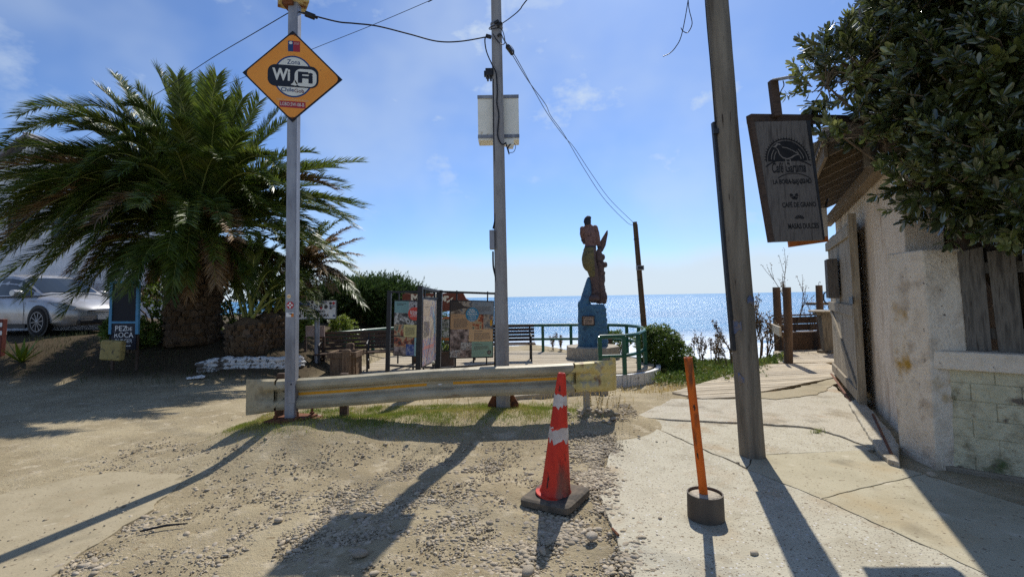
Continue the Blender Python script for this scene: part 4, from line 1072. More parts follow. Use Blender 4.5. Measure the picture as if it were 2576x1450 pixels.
# stones and soil heaped round the right post
for k in range(46):
    a = random.uniform(0, 6.28); r = abs(random.gauss(0, .16)) + .06
    g0 = G(1500, 1042, .1); x, y = g0.x + r * math.cos(a) * 1.3, g0.y + r * math.sin(a); s = random.uniform(.012, .032)
    o = bpy.data.objects.new('stone', peb_meshes[k % 6]); COL.objects.link(o); o.parent = ground
    o.location = (x, y, gh(x, y) + .08 * math.exp(-(r / .22) ** 2)); o.scale = (s * 1.2, s, s * .7); o.rotation_euler = (0, 0, a)
g0 = G(1500, 1040, .1)
V = lumpy(ico2v, .22, 77) * np.array([.27, .2, .12]) + np.array([g0.x + .02, g0.y + .03, gh(g0.x, g0.y) - .02])
np_mesh('soil_mound', V, ico2f, M_ground, ground, smooth=True)
for px, py, n in ((1505, 1000, 9), (1480, 985, 6), (1545, 990, 5)):
    g0 = G(px, 1040, .1); mb = MB()
    for k in range(n):
        b0 = Vector((g0.x + random.gauss(0, .05), g0.y + random.gauss(0, .04), gh(g0.x, g0.y))); h = random.uniform(.12, .36)
        e = b0 + Vector((random.gauss(0, .05), random.gauss(0, .05), h)); mb.tube([b0, (b0 + e) / 2 + Vector((random.gauss(0, .012), 0, 0)), e], [.0025, .002, .001], 4)
        for q in range(5): mb.box(b0.lerp(e, .5 + q * .11), (.012, .012, .010), Matrix.Rotation(q, 3, 'X'))
    o = mb.build('dry_weed', M_straw); props(o, {1505: 'dry stalky weed growing behind the right guardrail post', 1480: 'thin dry weed directly left of the yellow rail end post', 1545: 'sparse dry weed under the yellow rail end'}[px], 'weed')
# concrete kerb behind the rail
a, b = G(1270, 1010, -.02), G(1526, 988, -.02)
mb = MB().bar(a + Vector((0, 0, .02)), b + Vector((0, 0, .02)), .14, .14)
o = mb.build('kerb', M_cement, None, bevel=.012); props(o, 'low pale concrete kerb on the ground behind the guardrail', 'kerb')
q = P(1518, 990, b.y - .1); o = MB().box((q.x, q.y, gh(q.x, q.y) + .06), (.10, .12, .26)).build('kerb_end_block', M_cement, None, bevel=.015); props(o, 'short upright concrete stub at the end of the kerb', 'concrete block')
# stick and rusty rod
a, b = G(352, 1338, .02), G(472, 1318, .02)
o = MB().tube([a + Vector((0, 0, .008)), a.lerp(b, .5) + Vector((0, .012, .014)), b + Vector((0, 0, .008))], [.006, .008, .004], 6).build('stick', M_black); props(o, 'thin dark stick lying by the edge of the road slab', 'stick')
a, b = G(1540, 1328, .03), G(1556, 1345, .03)
o = MB().tube([a, b], .008, 6).build('rusty_rod', M_rust); props(o, 'short rusty rod lying on the dirt right of the cone', 'metal rod')
g0 = Gt(490, 953); mb = MB()
for k, (dx, dy, s) in enumerate(((0, 0, .07), (.10, .05, .09), (-.09, -.02, .06))):
    v = lumpy(ico1v, .45, 50 + k) * np.array([s, s * .7, s * .45]) + np.array([g0.x + dx, g0.y + dy, gh(g0.x, g0.y) + s * .4]); mb.add(v.tolist(), ico1f.tolist())
o = mb.build('litter', M_letter_white); props(o, 'crumpled white paper litter on the dirt below the low white wall', 'litter')
# ================================================================== INFORMATION PANEL STAND
def vpost(px, pyt, Y, w, parent, name='post', m=M_black, pxb=None, zlow=None):
    t = P(px, pyt, Y); z0 = gh(t.x, t.y) - .1 if zlow is None else zlow
    b = P(pxb if pxb is not None else px, 930, Y) if pxb is not None else t
    d = (t - b); b2 = t + (d / d.z * (z0 - t.z) if pxb is not None and abs(d.z) > .1 else Vector((0, 0, z0 - t.z)))
    return MB().bar(b2, t, w, w, up=(0, -1, 0)).build(name, m, parent), t, b2
YA, YB, YCp, YDp = 9.35, 7.6, 8.9, 9.4
st0 = P(1104, 930, YCp)
stand = thing('information_stand', (st0.x, st0.y, gh(st0.x, st0.y)), 'black steel frame stand holding three printed history panels', 'information board')
_, tA, bA = vpost(980, 730, YA, .075, stand, pxb=975)
_, tB, bB = vpost(1058, 718, YB, .075, stand, pxb=1052)
_, tC, bC = vpost(1106, 729, YCp, .10, stand, pxb=1101)
_, tD, bD = vpost(1247, 734, YDp, .05, stand, pxb=1246)
def rail_between(p, q, w=.04): MB().bar(p, q, w, w).build('frame_rail', M_black, stand)
def onto(t, b, z): return b.lerp(t, (z - b.z) / (t.z - b.z))
for (t0, b0, t1, b1) in ((tA, bA, tC, bC), (tB, bB, tC, bC), (tC, bC, tD, bD)):
    rail_between(t0 - Vector((0, 0, .03)), t1 - Vector((0, 0, .03)))
    zl = P(1060, 925, 8.9).z if t0 is not tC else P(1170, 921, 9.1).z
    rail_between(onto(t0, b0, zl), onto(t1, b1, zl), .035)
def board(p00, p10, p11, p01, label, draw, back=None):
    """Printed panel from its four corners: bottom left, bottom right, top right, top left."""
    r = ((p10 - p00) + (p11 - p01)) / 2; u = ((p01 - p00) + (p11 - p10)) / 2
    f = Frame(p00, r, u); W, H = r.length, u.length
    pn = MB().prism([f.pt(0, 0, -.02), f.pt(W, 0, -.02), f.pt(W, H, -.02), f.pt(0, H, -.02)], f.n * .02).build('panel', M_black, stand, label=label)
    draw(f, W, H, pn)
    # hangers to the rails
    for a in (.15, .85):
        MB().bar(f.pt(W * a, H, -.01), f.pt(W * a, H + .18, -.01), .025, .025, up=(0, -1, 0)).build('hanger', M_black, stand)
        MB().bar(f.pt(W * a, 0, -.01), f.pt(W * a, -.15, -.01), .025, .025, up=(0, -1, 0)).build('hanger', M_black, stand)
    return f, W, H
ph_beach = photo_mat('beach_photo', [c8(70, 62, 56), c8(120, 106, 92), c8(170, 156, 138), c8(88, 92, 98)], 9, 3)
ph_crowd = photo_mat('crowd_photo', [c8(50, 46, 48), c8(200, 196, 190), c8(90, 84, 84), c8(176, 160, 146)], 18, 9)
ph_boat = photo_mat('boat_photo', [c8(58, 44, 40), c8(150, 70, 44), c8(186, 160, 120), c8(80, 96, 88)], 9, 14)
ph_sepia = photo_mat('sepia_photo', [c8(64, 54, 52), c8(128, 110, 104), c8(176, 158, 150)], 11, 21)
ph_house = photo_mat('house_photo', [c8(40, 40, 40), c8(110, 104, 96), c8(206, 202, 192), c8(64, 60, 54)], 9, 33)
ph_blue = photo_mat('sky_photo', [c8(44, 60, 110), c8(66, 86, 140), c8(150, 150, 160)], 14, 41)
P_teal, P_sand, P_pale, P_mint, P_yel = pm('teal', c8(118, 152, 148)), pm('sand', c8(182, 146, 108)), pm('sand_light', c8(198, 164, 124)), pm('mint', c8(128, 158, 142)), pm('pale_yellow', c8(206, 190, 126))
P_slate, P_ink, P_wh = pm('slate', c8(128, 136, 142)), pm('print_ink', c8(60, 56, 54)), pm('print_white', c8(222, 218, 210))
def q4(mb, f, W, H, x0, x1, y0, y1, c, mi): mb.face(rect(f, x0 * W, x1 * W, y0 * H, y1 * H, c), mi)
def draw_right(f, W, H, pn):
    e = .018
    mats_ = [P_slate, ph_beach, P_sand, ph_boat, ph_sepia, P_pale, P_mint, ph_crowd]
    mb = MB()
    q4(mb, f, W, H, .02, .5, .76, .98, .0015, 1); q4(mb, f, W, H, .5, .98, .76, .98, .0015, 0)
    q4(mb, f, W, H, .02, .51, .50, .76, .0015, 2); q4(mb, f, W, H, .51, .76, .50, .755, .0015, 3); q4(mb, f, W, H, .76, .98, .50, .755, .0015, 1)
    q4(mb, f, W, H, .02, .43, .275, .50, .0015, 4); q4(mb, f, W, H, .43, .98, .285, .50, .0015, 5)
    q4(mb, f, W, H, .02, .25, .145, .275, .0015, 4); q4(mb, f, W, H, .02, .25, .02, .145, .0015, 7); q4(mb, f, W, H, .25, .5, .145, .275, .0015, 7); q4(mb, f, W, H, .25, .5, .02, .145, .0015, 4)
    q4(mb, f, W, H, .5, .98, .02, .285, .0015, 6)
    mb.build('print', mats_, pn)
    mb = MB().face([f.pt(a * W, b * H, .0022) for a, b in ((.02, .80), (.30, .86), (.50, .865), (.47, .88), (.30, .90), (.24, .95), (.17, .98), (.02, .98))]); mb.build('headland_print', pm('headland', c8(62, 54, 50)), pn)
    mb = MB()
    lines(mb, f, .56 * W, .94 * W, .80 * H, .90 * H, 6, .0022); lines(mb, f, .09 * W, .40 * W, .52 * H, .68 * H, 13, .0022); lines(mb, f, .55 * W, .92 * W, .31 * H, .44 * H, 9, .0022); lines(mb, f, .55 * W, .90 * W, .14 * H, .21 * H, 6, .0022)
    mb.face(rect(f, .56 * W, .63 * W, .925 * H, .935 * H, .0022)).face(rect(f, .09 * W, .19 * W, .715 * H, .725 * H, .0022)).face(rect(f, .55 * W, .75 * W, .463 * H, .473 * H, .0022)).face(rect(f, .55 * W, .75 * W, .238 * H, .246 * H, .0022))
    mb.build('small_print', pm('soft_ink', c8(96, 88, 84)), pn)
    MB().face(disc(f, .50 * W, .755 * H, .150 * W, .150 * W, .003, 40)).build('blue_disc', pm('disc_blue', c8(50, 124, 158)), pn)
    mb = MB()
    for k, (t, wd) in enumerate((('El Río,', .13), ('San Pedro y', .21), ('Su Pescadores', .24))): text(mb, f, t, .50 * W, (.83 - .034 * k) * H, .004, width=wd * W, bold=.03)
    for k, (t, wd) in enumerate((('Historia y', .16), ('Crónicas de', .18), ('La Boca de', .16), ('Navidad', .12))): text(mb, f, t, .50 * W, (.727 - .03 * k) * H, .004, width=wd * W)
    mb.build('lettering', P_wh, pn)
    mb = MB().face(disc(f, .90 * W, .095 * H, .048 * W, .048 * W, .003, 24)); mb.build('seal', P_ink, pn)
    mb = MB(); text(mb, f, 'LA', .90 * W, .108 * H, .004, width=.03 * W); text(mb, f, 'BOCA', .90 * W, .088 * H, .004, width=.06 * W); mb.build('lettering', P_wh, pn)
    mb = MB().face(rect(f, .915 * W, .955 * W, .56 * H, .66 * H, .0024), 0).face(rect(f, .922 * W, .948 * W, .66 * H, .71 * H, .0024), 1).face(disc(f, .935 * W, .725 * H, .013 * W, .013 * W, .0024, 10), 1); mb.build('figure_print', [pm('oilskin', c8(206, 150, 40)), pm('dark_red2', c8(110, 60, 50))], pn)
fR = board(P(1129, 902, 9.0), P(1240, 898, 9.36), P(1243, 756, 9.36), P(1131, 753, 9.0), 'right hand panel with a blue disc and sand coloured text blocks', draw_right)
def draw_left(f, W, H, pn):
    mb = MB()
    q4(mb, f, W, H, .02, .50, .77, .98, .0015, 0); q4(mb, f, W, H, .50, .98, .77, .98, .0015, 1); q4(mb, f, W, H, .02, .98, .56, .77, .0015, 2)
    q4(mb, f, W, H, .02, .34, .36, .56, .0015, 3); q4(mb, f, W, H, .76, .98, .35, .56, .0015, 5); q4(mb, f, W, H, .34, .76, .345, .565, .0018, 4)
    q4(mb, f, W, H, .02, .70, .16, .34, .0015, 3); q4(mb, f, W, H, .02, .42, .02, .16, .0015, 5); q4(mb, f, W, H, .42, .72, .02, .22, .0019, 6); q4(mb, f, W, H, .70, .98, .02, .34, .0021, 7)
    mb.build('print', [P_teal, ph_crowd, ph_house, ph_boat, P_yel, ph_sepia, ph_blue, pm('pale_teal', c8(150, 186, 182))], pn)
    mb = MB(); lines(mb, f, .10 * W, .42 * W, .90 * H, .95 * H, 2, .0025); lines(mb, f, .39 * W, .70 * W, .37 * H, .52 * H, 11, .0025); lines(mb, f, .74 * W, .95 * W, .06 * H, .28 * H, 14, .0025); mb.build('small_print', P_ink, pn)
    MB().face(disc(f, .70 * W, .76 * H, .225 * W, .118 * H, .003, 36)).build('red_disc', pm('disc_red', c8(208, 74, 56)), pn)
    mb = MB()
    for k, (t, wd) in enumerate((('El Corazón', .30), ('de La Boca:', .30), ('Cultura y', .24), ('patrimonio', .28))): text(mb, f, t, .70 * W, (.80 - .028 * k) * H, .004, width=wd * W, bold=.03 if k < 2 else 0)
    mb.build('lettering', P_wh, pn)
board(P(989, 893, 9.3), P(1068, 897, 8.98), P(1068, 755, 8.98), P(994, 752, 9.3), 'left hand panel with a red oval title', draw_left)
ph_map = photo_mat('drawn_map_pale', [c8(196, 182, 160), c8(206, 190, 164), c8(176, 158, 146), c8(132, 140, 170)], 7, 52)
ph_mapb = photo_mat('drawn_map_blue', [c8(190, 176, 160), c8(120, 140, 176), c8(190, 140, 130), c8(206, 196, 180)], 11, 63)
def draw_mid(f, W, H, pn):
    mb = MB(); q4(mb, f, W, H, .02, .98, .40, .98, .0015, 0); q4(mb, f, W, H, .02, .98, .02, .40, .0015, 1); q4(mb, f, W, H, .10, .80, .25, .30, .002, 2); q4(mb, f, W, H, .04, .5, .74, .97, .002, 4)
    mb.face([f.pt(a * W, b * H, .0024) for a, b in ((.62, .9), (.9, .7), (.95, .45), (.8, .45), (.74, .7))], 3)
    mb.build('print', [ph_map, ph_mapb, pm('map_pink', c8(200, 140, 132)), pm('map_water', c8(150, 176, 190)), pm('map_buff', c8(196, 176, 150))], pn)
    mb = MB(); lines(mb, f, .06 * W, .46 * W, .42 * H, .66 * H, 14, .0026)
    for k in range(3):
        aa = np.linspace(.2, 2.9, 9); x0, y0 = (.18 + .09 * k) * W, .86 * H
        mb.face([f.pt(x0 + .07 * W * math.cos(a), y0 + .015 * H * math.sin(a), .0028) for a in aa] + [f.pt(x0 + .07 * W * math.cos(a), y0 + .011 * H * math.sin(a), .0028) for a in aa[::-1]])
    mb.build('small_print', P_ink, pn)
board(P(1061, 925, 7.72), P(1097, 907, 8.72), P(1099, 752, 8.72), P(1065, 748, 7.72), 'middle panel seen almost edge on with a pale drawn map', draw_mid)
rail_between(P(1060, 748, 7.7), P(1101, 750, 8.8), .03)

# ================================================================== VIEWPOINT NAME SIGN (behind the panels)
ZDk = ZD
sg0 = P(1085, 870, 12.6)
sgn = thing('viewpoint_sign', (sg0.x, sg0.y, ZDk), 'brown scalloped wooden viewpoint sign with cream letters and a gull', 'wooden sign')
ys = 12.6
out_ = [(1057, 740), (1080, 737), (1110, 738), (1146, 734), (1157, 733), (1166, 738), (1172, 750), (1184, 756), (1184, 776), (1170, 782), (1100, 782), (1012, 776), (1012, 740), (1020, 737)]
f = Frame(P(1100, 760, ys), (1, 0, 0), (0, 0, 1))
MB().prism([P(a, b, ys) for a, b in reversed(out_)], (0, .08, 0)).build('name_board', mat('red_brown_board', [c8(104, 54, 38), c8(122, 66, 46)], rough=.7, scale=5, stretch=(1, 1, 6), bump=.15), sgn, bevel=.008)
mb = MB(); k = 12.6 / 1200
text(mb, f, 'Mirador', -18 * k, 12 * k, .006, width=96 * k, height=20 * k, bold=.05)
gull = [(1124, 762), (1124, 757), (1129, 754), (1133, 752), (1137, 748), (1141, 747), (1137, 752), (1134, 757), (1137, 761), (1131, 758), (1127, 760)]
mb.face([P(a, b, ys - .006) for a, b in gull]); mb.build('lettering', mat('cream_paint', [c8(226, 214, 186)], bump=0), sgn)
for px in (1046, 1140): MB().bar(P(px, 780, ys + .06), Vector((P(px, 780, ys + .06).x, ys + .06, ZDk)), .12, .12, up=(0, 1, 0)).build('post', M_wood_brown, sgn)
# second smaller notice between the panels with a planter below it
n0 = P(1117, 850, 12.2)
nb = thing('notice_board', (n0.x, n0.y, ZDk), 'small notice board with orange edges seen between two printed panels', 'notice board')
mb = MB().prism([P(a, b, 12.2) for a, b in ((1108, 856), (1140, 856), (1140, 796), (1124, 796), (1108, 800))], (0, .05, 0)); mb.build('board', mat('orange_edged_board', [c8(172, 96, 50), c8(190, 112, 62)], bump=.1), nb)
fq = Frame(P(1108, 849, 12.195), (1, 0, 0), (0, 0, 1)); Wq = P(1140, 849, 12.195).x - fq.o.x; Hq = P(1108, 802, 12.195).z - fq.o.z
mb = MB().face(rect(fq, .02, Wq - .02, 0, Hq, .002), 0); mb.build('print', [photo_mat('notice', [c8(60, 62, 54), c8(120, 124, 96), c8(190, 186, 176), c8(90, 94, 90)], 10, 71)], nb)
mb = MB(); lines(mb, fq, .05, Wq * .6, Hq * .45, Hq * .95, 8, .004); mb.build('small_print', P_ink, nb)
MB().bar(P(1124, 858, 12.24), Vector((n0.x, 12.24, ZDk)), .1, .1, up=(0, 1, 0)).build('post', M_wood_brown, nb)
p0 = P(1117, 900, 11.6)
plt = thing('planter', (p0.x, p0.y, ZDk), 'low brown wooden planter box with a strap leaved plant behind the panels', 'planter')
MB().box((p0.x, p0.y, ZDk + .2), (.52, .4, .4)).build('box', M_planter, plt, bevel=.01)
MB().box((p0.x, p0.y, ZDk + .41), (.56, .44, .03)).build('rim', M_wood_brown, plt)
mb = MB()
for k in range(26):
    a = random.uniform(0, 6.28); L = random.uniform(.25, .5); b0 = Vector((p0.x + random.uniform(-.15, .15), p0.y + random.uniform(-.1, .1), ZDk + .42))
    d = Vector((math.cos(a) * .6, math.sin(a) * .6, 1)).normalized(); sdv = d.cross(Vector((0, 0, 1))).normalized() * .02
    p1, p2 = b0 + d * L * .6, b0 + d * L * .9 + Vector((math.cos(a), math.sin(a), -.3)) * L * .3
    mb.add([b0 - sdv, b0 + sdv, p1 + sdv, p1 - sdv, p2], [(0, 1, 2, 3), (3, 2, 4)])
mb.build('strap_leaves', M_leaf_light, plt)

# ================================================================== PROHIBITION SIGN, KIOSK BOX, BENCHES, TIMBER BIN
yp = 11.1
q0 = P(797, 900, yp)
ns = thing('prohibition_sign', (q0.x, q0.y, ZDk), 'white no littering sign covered with stickers on a round grey post', 'sign')
MB().tube([(q0.x, q0.y, ZDk - .3), P(798, 755, yp)], .055, 12).build('post', M_steel, ns, smooth='auto')
f = Frame(P(749, 802, yp - .07), (1, 0, 0), (0, 0, 1)); W = P(845, 800, yp - .07).x - f.o.x; H = P(749, 757, yp - .07).z - f.o.z
pn = MB().prism(rect(f, 0, W, 0, H, -.012), f.n * .012).build('sign_panel', mat('scratched_white_panel', [c8(206, 204, 200), c8(220, 218, 214)], rough=.5, scale=8, bump=.03, spots=[(c8(150, 146, 142), 9, .62, .66)]), ns)
for a, b in ((f.pt(0, -.008), f.pt(W, -.008)), (f.pt(0, H + .008), f.pt(W, H + .008)), (f.pt(-.008, 0), f.pt(-.008, H)), (f.pt(W + .008, 0), f.pt(W + .008, H))): MB().bar(a, b, .016, .03, up=(0, -1, 0)).build('frame_edge', M_black, ns)
mb = MB(); text(mb, f, 'PROHIBIDO', W * .49, H * .40, .0035, width=W * .46, bold=.05); text(mb, f, 'BOTAR BASURA', W * .49, H * .19, .0035, width=W * .66, bold=.05); mb.build('lettering', P_ink, pn)
MB().face(rect(f, .01, W * .31, H * .62, H * .95, .002)).build('sticker', [ph_blue], pn); MB().face(rect(f, .01, W * .31, H * .62, H * .75, .003)).build('sticker', [ph_sepia], pn)
mb = MB(); text(mb, f, 'TSUNAMI', W * .17, H * .88, .004, width=W * .15); mb.build('lettering', P_wh, pn)
cols = [P_ink, pm('red', 0), P_ink, pm('st_blue', c8(60, 70, 110)), pm('st_grey', c8(140, 140, 146))]
for k, (a, b, r) in enumerate(((.38, .92, .03), (.49, .92, .022), (.61, .92, .03), (.67, .9, .028), (.73, .92, .03), (.86, .85, .035), (.94, .86, .033), (.36, .74, .02), (.86, .70, .022), (.93, .72, .028), (.86, .58, .025), (.61, .58, .027), (.05, .16, .035), (.95, .15, .025), (.27, .06, .024), (.46, .07, .026), (.61, .05, .022), (.74, .66, .045))):
    MB().face(disc(f, a * W, b * H, r, r, .0025 + .0002 * k, 14)).build('sticker', cols[k % 5], pn)
mb = MB().face(rect(f, W * .435, W * .465, H * .60, H * .74, .003)).face(rect(f, W * .48, W * .515, H * .6, H * .68, .003)).face(disc(f, W * .5, H * .78, .018, .018, .003, 10)); mb.face(rect(f, W * .56, W * .65, H * .62, H * .82, .003)); mb.build('sticker', P_ink, pn)

kb = G(792, 908, ZDk)
ks = thing('litter_kiosk', (kb.x, kb.y, ZDk), 'dark brown box cabinet with a lettered blackboard beneath the white sign', 'cabinet')
x0, x1 = P(763, 870, kb.y).x, P(820, 870, kb.y).x; zt, zb2 = P(790, 841, kb.y).z, P(790, 892, kb.y).z
M_kiosk = mat('kiosk_brown', [c8(58, 46, 40), c8(76, 60, 50)], rough=.7, scale=6, bump=.15)
MB().box(((x0 + x1) / 2, kb.y + .2, (zt + zb2) / 2), (x1 - x0, .4, zt - zb2)).build('box', M_kiosk, ks, bevel=.01)
MB().box(((x0 + x1) / 2, kb.y + .2, zt + .02), (x1 - x0 + .08, .5, .035)).build('lid', mat('kiosk_lid', [c8(150, 140, 132), c8(130, 120, 112)], bump=.2), ks, bevel=.006)
for px in (768, 815): MB().box((P(px, 900, kb.y).x, kb.y + .2, (ZDk + zb2) / 2), (.08, .3, zb2 - ZDk)).build('leg', M_kiosk, ks)
f = Frame((x0, kb.y - .003, zt), (1, 0, 0), (0, 0, 1)); Wk = x1 - x0
bb = MB().prism(rect(f, Wk * .12, Wk * .78, -.42, -.11, -.0), f.n * .012).build('blackboard', M_letter_dark, ks)
mb = MB(); text(mb, f, 'CUIDA TU BELLA', Wk * .45, -.16, .014, width=Wk * .56, height=.045); text(mb, f, 'TU TU', Wk * .48, -.235, .014, width=Wk * .30, height=.045); text(mb, f, 'PLAYA LA', Wk * .47, -.305, .014, width=Wk * .48, height=.045); text(mb, f, 'BOCA', Wk * .48, -.375, .014, width=Wk * .25, height=.045)
mb.build('lettering', P_wh, bb)
bq = MB().prism([P(a, b, yp + .25) for a, b in ((769, 846), (816, 846), (816, 819), (769, 819))], (0, .03, 0)); o = bq.build('back_board', mat('faded_pink_board', [c8(150, 126, 116), c8(170, 148, 138)], rough=.8, scale=6, bump=.1), None)
props(o, 'faded pinkish board standing behind the kiosk and sign post', 'board')
MB().bar(P(769, 846, yp + .27), Vector((P(769, 846, yp + .27).x, yp + .27, ZDk - .1)), .05, .05, up=(0, 1, 0)).build('leg', M_wood_brown, o); MB().bar(P(815, 846, yp + .27), Vector((P(815, 846, yp + .27).x, yp + .27, ZDk - .1)), .05, .05, up=(0, 1, 0)).build('leg', M_wood_brown, o)

def make_bench(label, L, loc, rz, nsup=2):
    b = thing('park_bench', (0, 0, 0), label, 'bench', 'slatted benches on the viewpoint deck')
    M_frame = M_black
    for k in range(5):
        MB().box((0, -.05 - .095 * k, .44 + (.006 if k in (0, 4) else 0)), (L, .075, .035)).build('seat_slat', M_wood_brown, b, bevel=.006)
    for k in range(5):
        MB().box((0, .055 + .022 * k, .53 + .09 * k), (L, .032, .072), Matrix.Rotation(-.22, 3, 'X')).build('back_slat', M_wood_brown, b, bevel=.006)
    xs_ = [-L / 2 + .12, L / 2 - .12] if nsup == 2 else [-L / 2 + .12, 0, L / 2 - .12]
    for x in xs_:
        mb = MB()
        mb.tube(smooth_path([Vector((x, -.46, 0)), Vector((x, -.43, .14)), Vector((x, -.47, .32)), Vector((x, -.44, .42))], 4), .022, 6)
        mb.tube(smooth_path([Vector((x, .10, 0)), Vector((x, .03, .2)), Vector((x, .0, .40)), Vector((x, .07, .62)), Vector((x, .16, .92))], 4), .024, 6)
        mb.bar((x, -.46, .415), (x, .02, .415), .035, .02)
        mb.tube(smooth_path([Vector((x, .07, .68)), Vector((x, -.18, .70)), Vector((x, -.46, .66)), Vector((x, -.49, .60)), Vector((x, -.45, .56)), Vector((x, -.44, .42))], 4), .018, 6)
        mb.tube(smooth_path([Vector((x, -.40, .2)), Vector((x, -.25, .26)), Vector((x, -.1, .22)), Vector((x, .0, .26))], 4), .014, 6)
        mb.build('iron_end', M_frame, b, smooth='auto')
    b.location = loc; b.rotation_euler = (0, 0, rz)
    return b
b1 = P(820, 905, 11.0); b1e = P(990, 900, 11.9)
make_bench('long brown slatted bench left of the information panels', 2.35, ((b1.x + b1e.x) / 2 + .1, 11.7, ZDk), .22, 3)
b2 = P(1298, 900, 13.0)
make_bench('brown slatted bench right of the concrete pole', 1.75, (b2.x - .36, 13.0, ZDk), .02)

tb = G(871, 944, -.12); yb = tb.y + .3
tb = P(871, 935, yb)
bin_ = thing('timber_bin', (tb.x, tb.y, gh(tb.x, tb.y)), 'open square timber bin of heavy weathered planks behind the guardrail', 'bin')
M_bin = mat('bin_timber', [c8(92, 72, 54), c8(118, 96, 74), c8(80, 62, 48)], rough=.9, scale=5, stretch=(3, 3, .6), bump=.4, info=.1)
z0 = gh(tb.x, tb.y) - .1; zt = P(870, 884, yb).z; hw = (P(908, 900, yb).x - P(835, 900, yb).x) / 2
for sx, sy, rz in ((0, -1, 0), (0, 1, 0), (-1, 0, 90), (1, 0, 90)):
    wd = hw * 1.62 if rz == 0 else hw * 1.5
    MB().box((tb.x + sx * hw * .78, tb.y + sy * hw * .78, (z0 + zt) / 2 - .03), ((wd, .05, zt - z0 - .06) if rz == 0 else (.05, wd - .11, zt - z0 - .064))).build('side_panel', M_bin, bin_, bevel=.006)
    MB().box((tb.x + sx * hw * .86, tb.y + sy * hw * .86, zt - .045), ((hw * 1.92, .06, .13) if rz == 0 else (.06, hw * 1.6, .126))).build('rim_plank', M_bin, bin_, bevel=.008)
for px, pyt, dy in ((872, 878, -hw * 1.05), (881, 862, hw * 1.05)):
    t = P(px, pyt, yb + dy)
    MB().loft([[t + Vector((x * s, y * s, z)) for x, y in ((-.09, -.05), (.09, -.05), (.09, .05), (-.09, .05))] for z, s in ((z0 - t.z, 1.0), (-.12, 1.0), (-.10, .93), (-.07, 1.0), (-.02, .98), (0, .6))]).build('corner_post', M_bin, bin_, bevel=.01)

# ================================================================== GREEN RAILINGS
def railing(label, pts, ph, parts_label=None, z=ZDk, mid=True, r=.045):
    """Round rails on square posts along points."""
    t = thing('railing', (pts[0].x, pts[0].y, z), label, 'railing', 'green railings round the deck')
    top = [Vector((p.x, p.y, z + ph)) for p in pts]; md = [Vector((p.x, p.y, z + ph * .47)) for p in pts]
    MB().tube(top, r, 10).build('handrail', M_green_paint, t, smooth='auto')
    if mid: MB().tube(md, r * .85, 8).build('mid_rail', M_green_paint, t, smooth='auto')
    for p in pts: MB().bar((p.x, p.y, z - .25), (p.x, p.y, z + ph + .01), .085, .085, up=(0, 1, 0)).build('post', M_green_paint, t, bevel=.008)
    return t
def dz(px, py): return G(px, py, ZDk)
H_R = .80
Pb = [P(px, 870, Y) for px, Y in ((1120, 15.0), (1225, 14.9), (1277, 14.9), (1366, 14.8), (1437, 14.7), (1500, 14.55))]
railing('green painted railing along the seaward edge behind the right bench', Pb, H_R)
Pl = [P(px, 860, Y) for px, Y in ((822, 12.6), (868, 13.0), (938, 13.9), (1010, 14.7), (1110, 15.0))]
railing('green railing in front of the dark cypress hedge left of the panels', Pl, H_R, mid=False, r=.055)
arcp = [P(1509, 880, 10.35), P(1570, 880, 10.4), P(1606, 880, 10.9), P(1623, 880, 11.7), P(1622, 880, 12.6), P(1608, 880, 13.4), P(1578, 880, 14.0), P(1530, 880, 14.4)]
railing('curved green railing wrapping the right end of the deck', arcp, H_R)

# ================================================================== STATUE on its plinth
sb = G(1491, 889, ZDk); sb = Vector((P(1491, 885, 13.1).x, 13.1, ZDk))
kx = 13.1 / 1200 * .3109
plz = P(1490, 869, 13.1).z - ZDk
plinth = MB().prism([Vector((sb.x + .72 * rx * math.cos(a), sb.y + .70 * math.sin(a), ZDk)) for a in np.linspace(math.pi / 8, 2 * math.pi + math.pi / 8, 8, endpoint=False) for rx in (1.02,)], (0, 0, plz)).build('plinth', M_cement, None, bevel=.012)
props(plinth, 'octagonal concrete slab under the carved statue', 'plinth')
SX = lambda zx: sb.x + (zx - 545) * kx
sz0 = ZDk + plz - .02
SZ = lambda zy: sz0 + (1158 - zy) * kx
statue = thing('carved_statue', (sb.x, sb.y, sz0), 'tall carved statue of a dark haired bare backed figure rising above a blue painted base', 'statue')
def remesh(mb, name, mats_, voxel, parent, pick=None, bump=0.012, sm=3, label=None):
    me = bpy.data.meshes.new('tmp'); me.from_pydata(mb.v, [], mb.f)
    bm = bmesh.new(); bm.from_mesh(me); bmesh.ops.recalc_face_normals(bm, faces=bm.faces); bm.to_mesh(me); bm.free()
    o = bpy.data.objects.new('tmp', me); COL.objects.link(o)
    r = o.modifiers.new('r', 'REMESH'); r.mode = 'VOXEL'; r.voxel_size = voxel
    s = o.modifiers.new('s', 'SMOOTH'); s.iterations = sm; s.factor = .5
    dg = bpy.context.evaluated_depsgraph_get()
    m2 = bpy.data.meshes.new_from_object(o.evaluated_get(dg)); bpy.data.objects.remove(o)
    m2.name = name; m2.materials.clear()
    og = org_of(parent)
    for v in m2.vertices:
        n = mnoise.noise(v.co * 9) * bump + (abs(mnoise.noise(v.co * 22)) - .3) * bump * 1.2
        v.co += v.normal * n
    if pick:
        m2_m = [pick(p.center) for p in m2.polygons]
    for v in m2.vertices: v.co -= og
    ob = finish(m2, name, mats_, parent, True, label=label)
    if pick: m2.polygons.foreach_set('material_index', m2_m)
    return ob
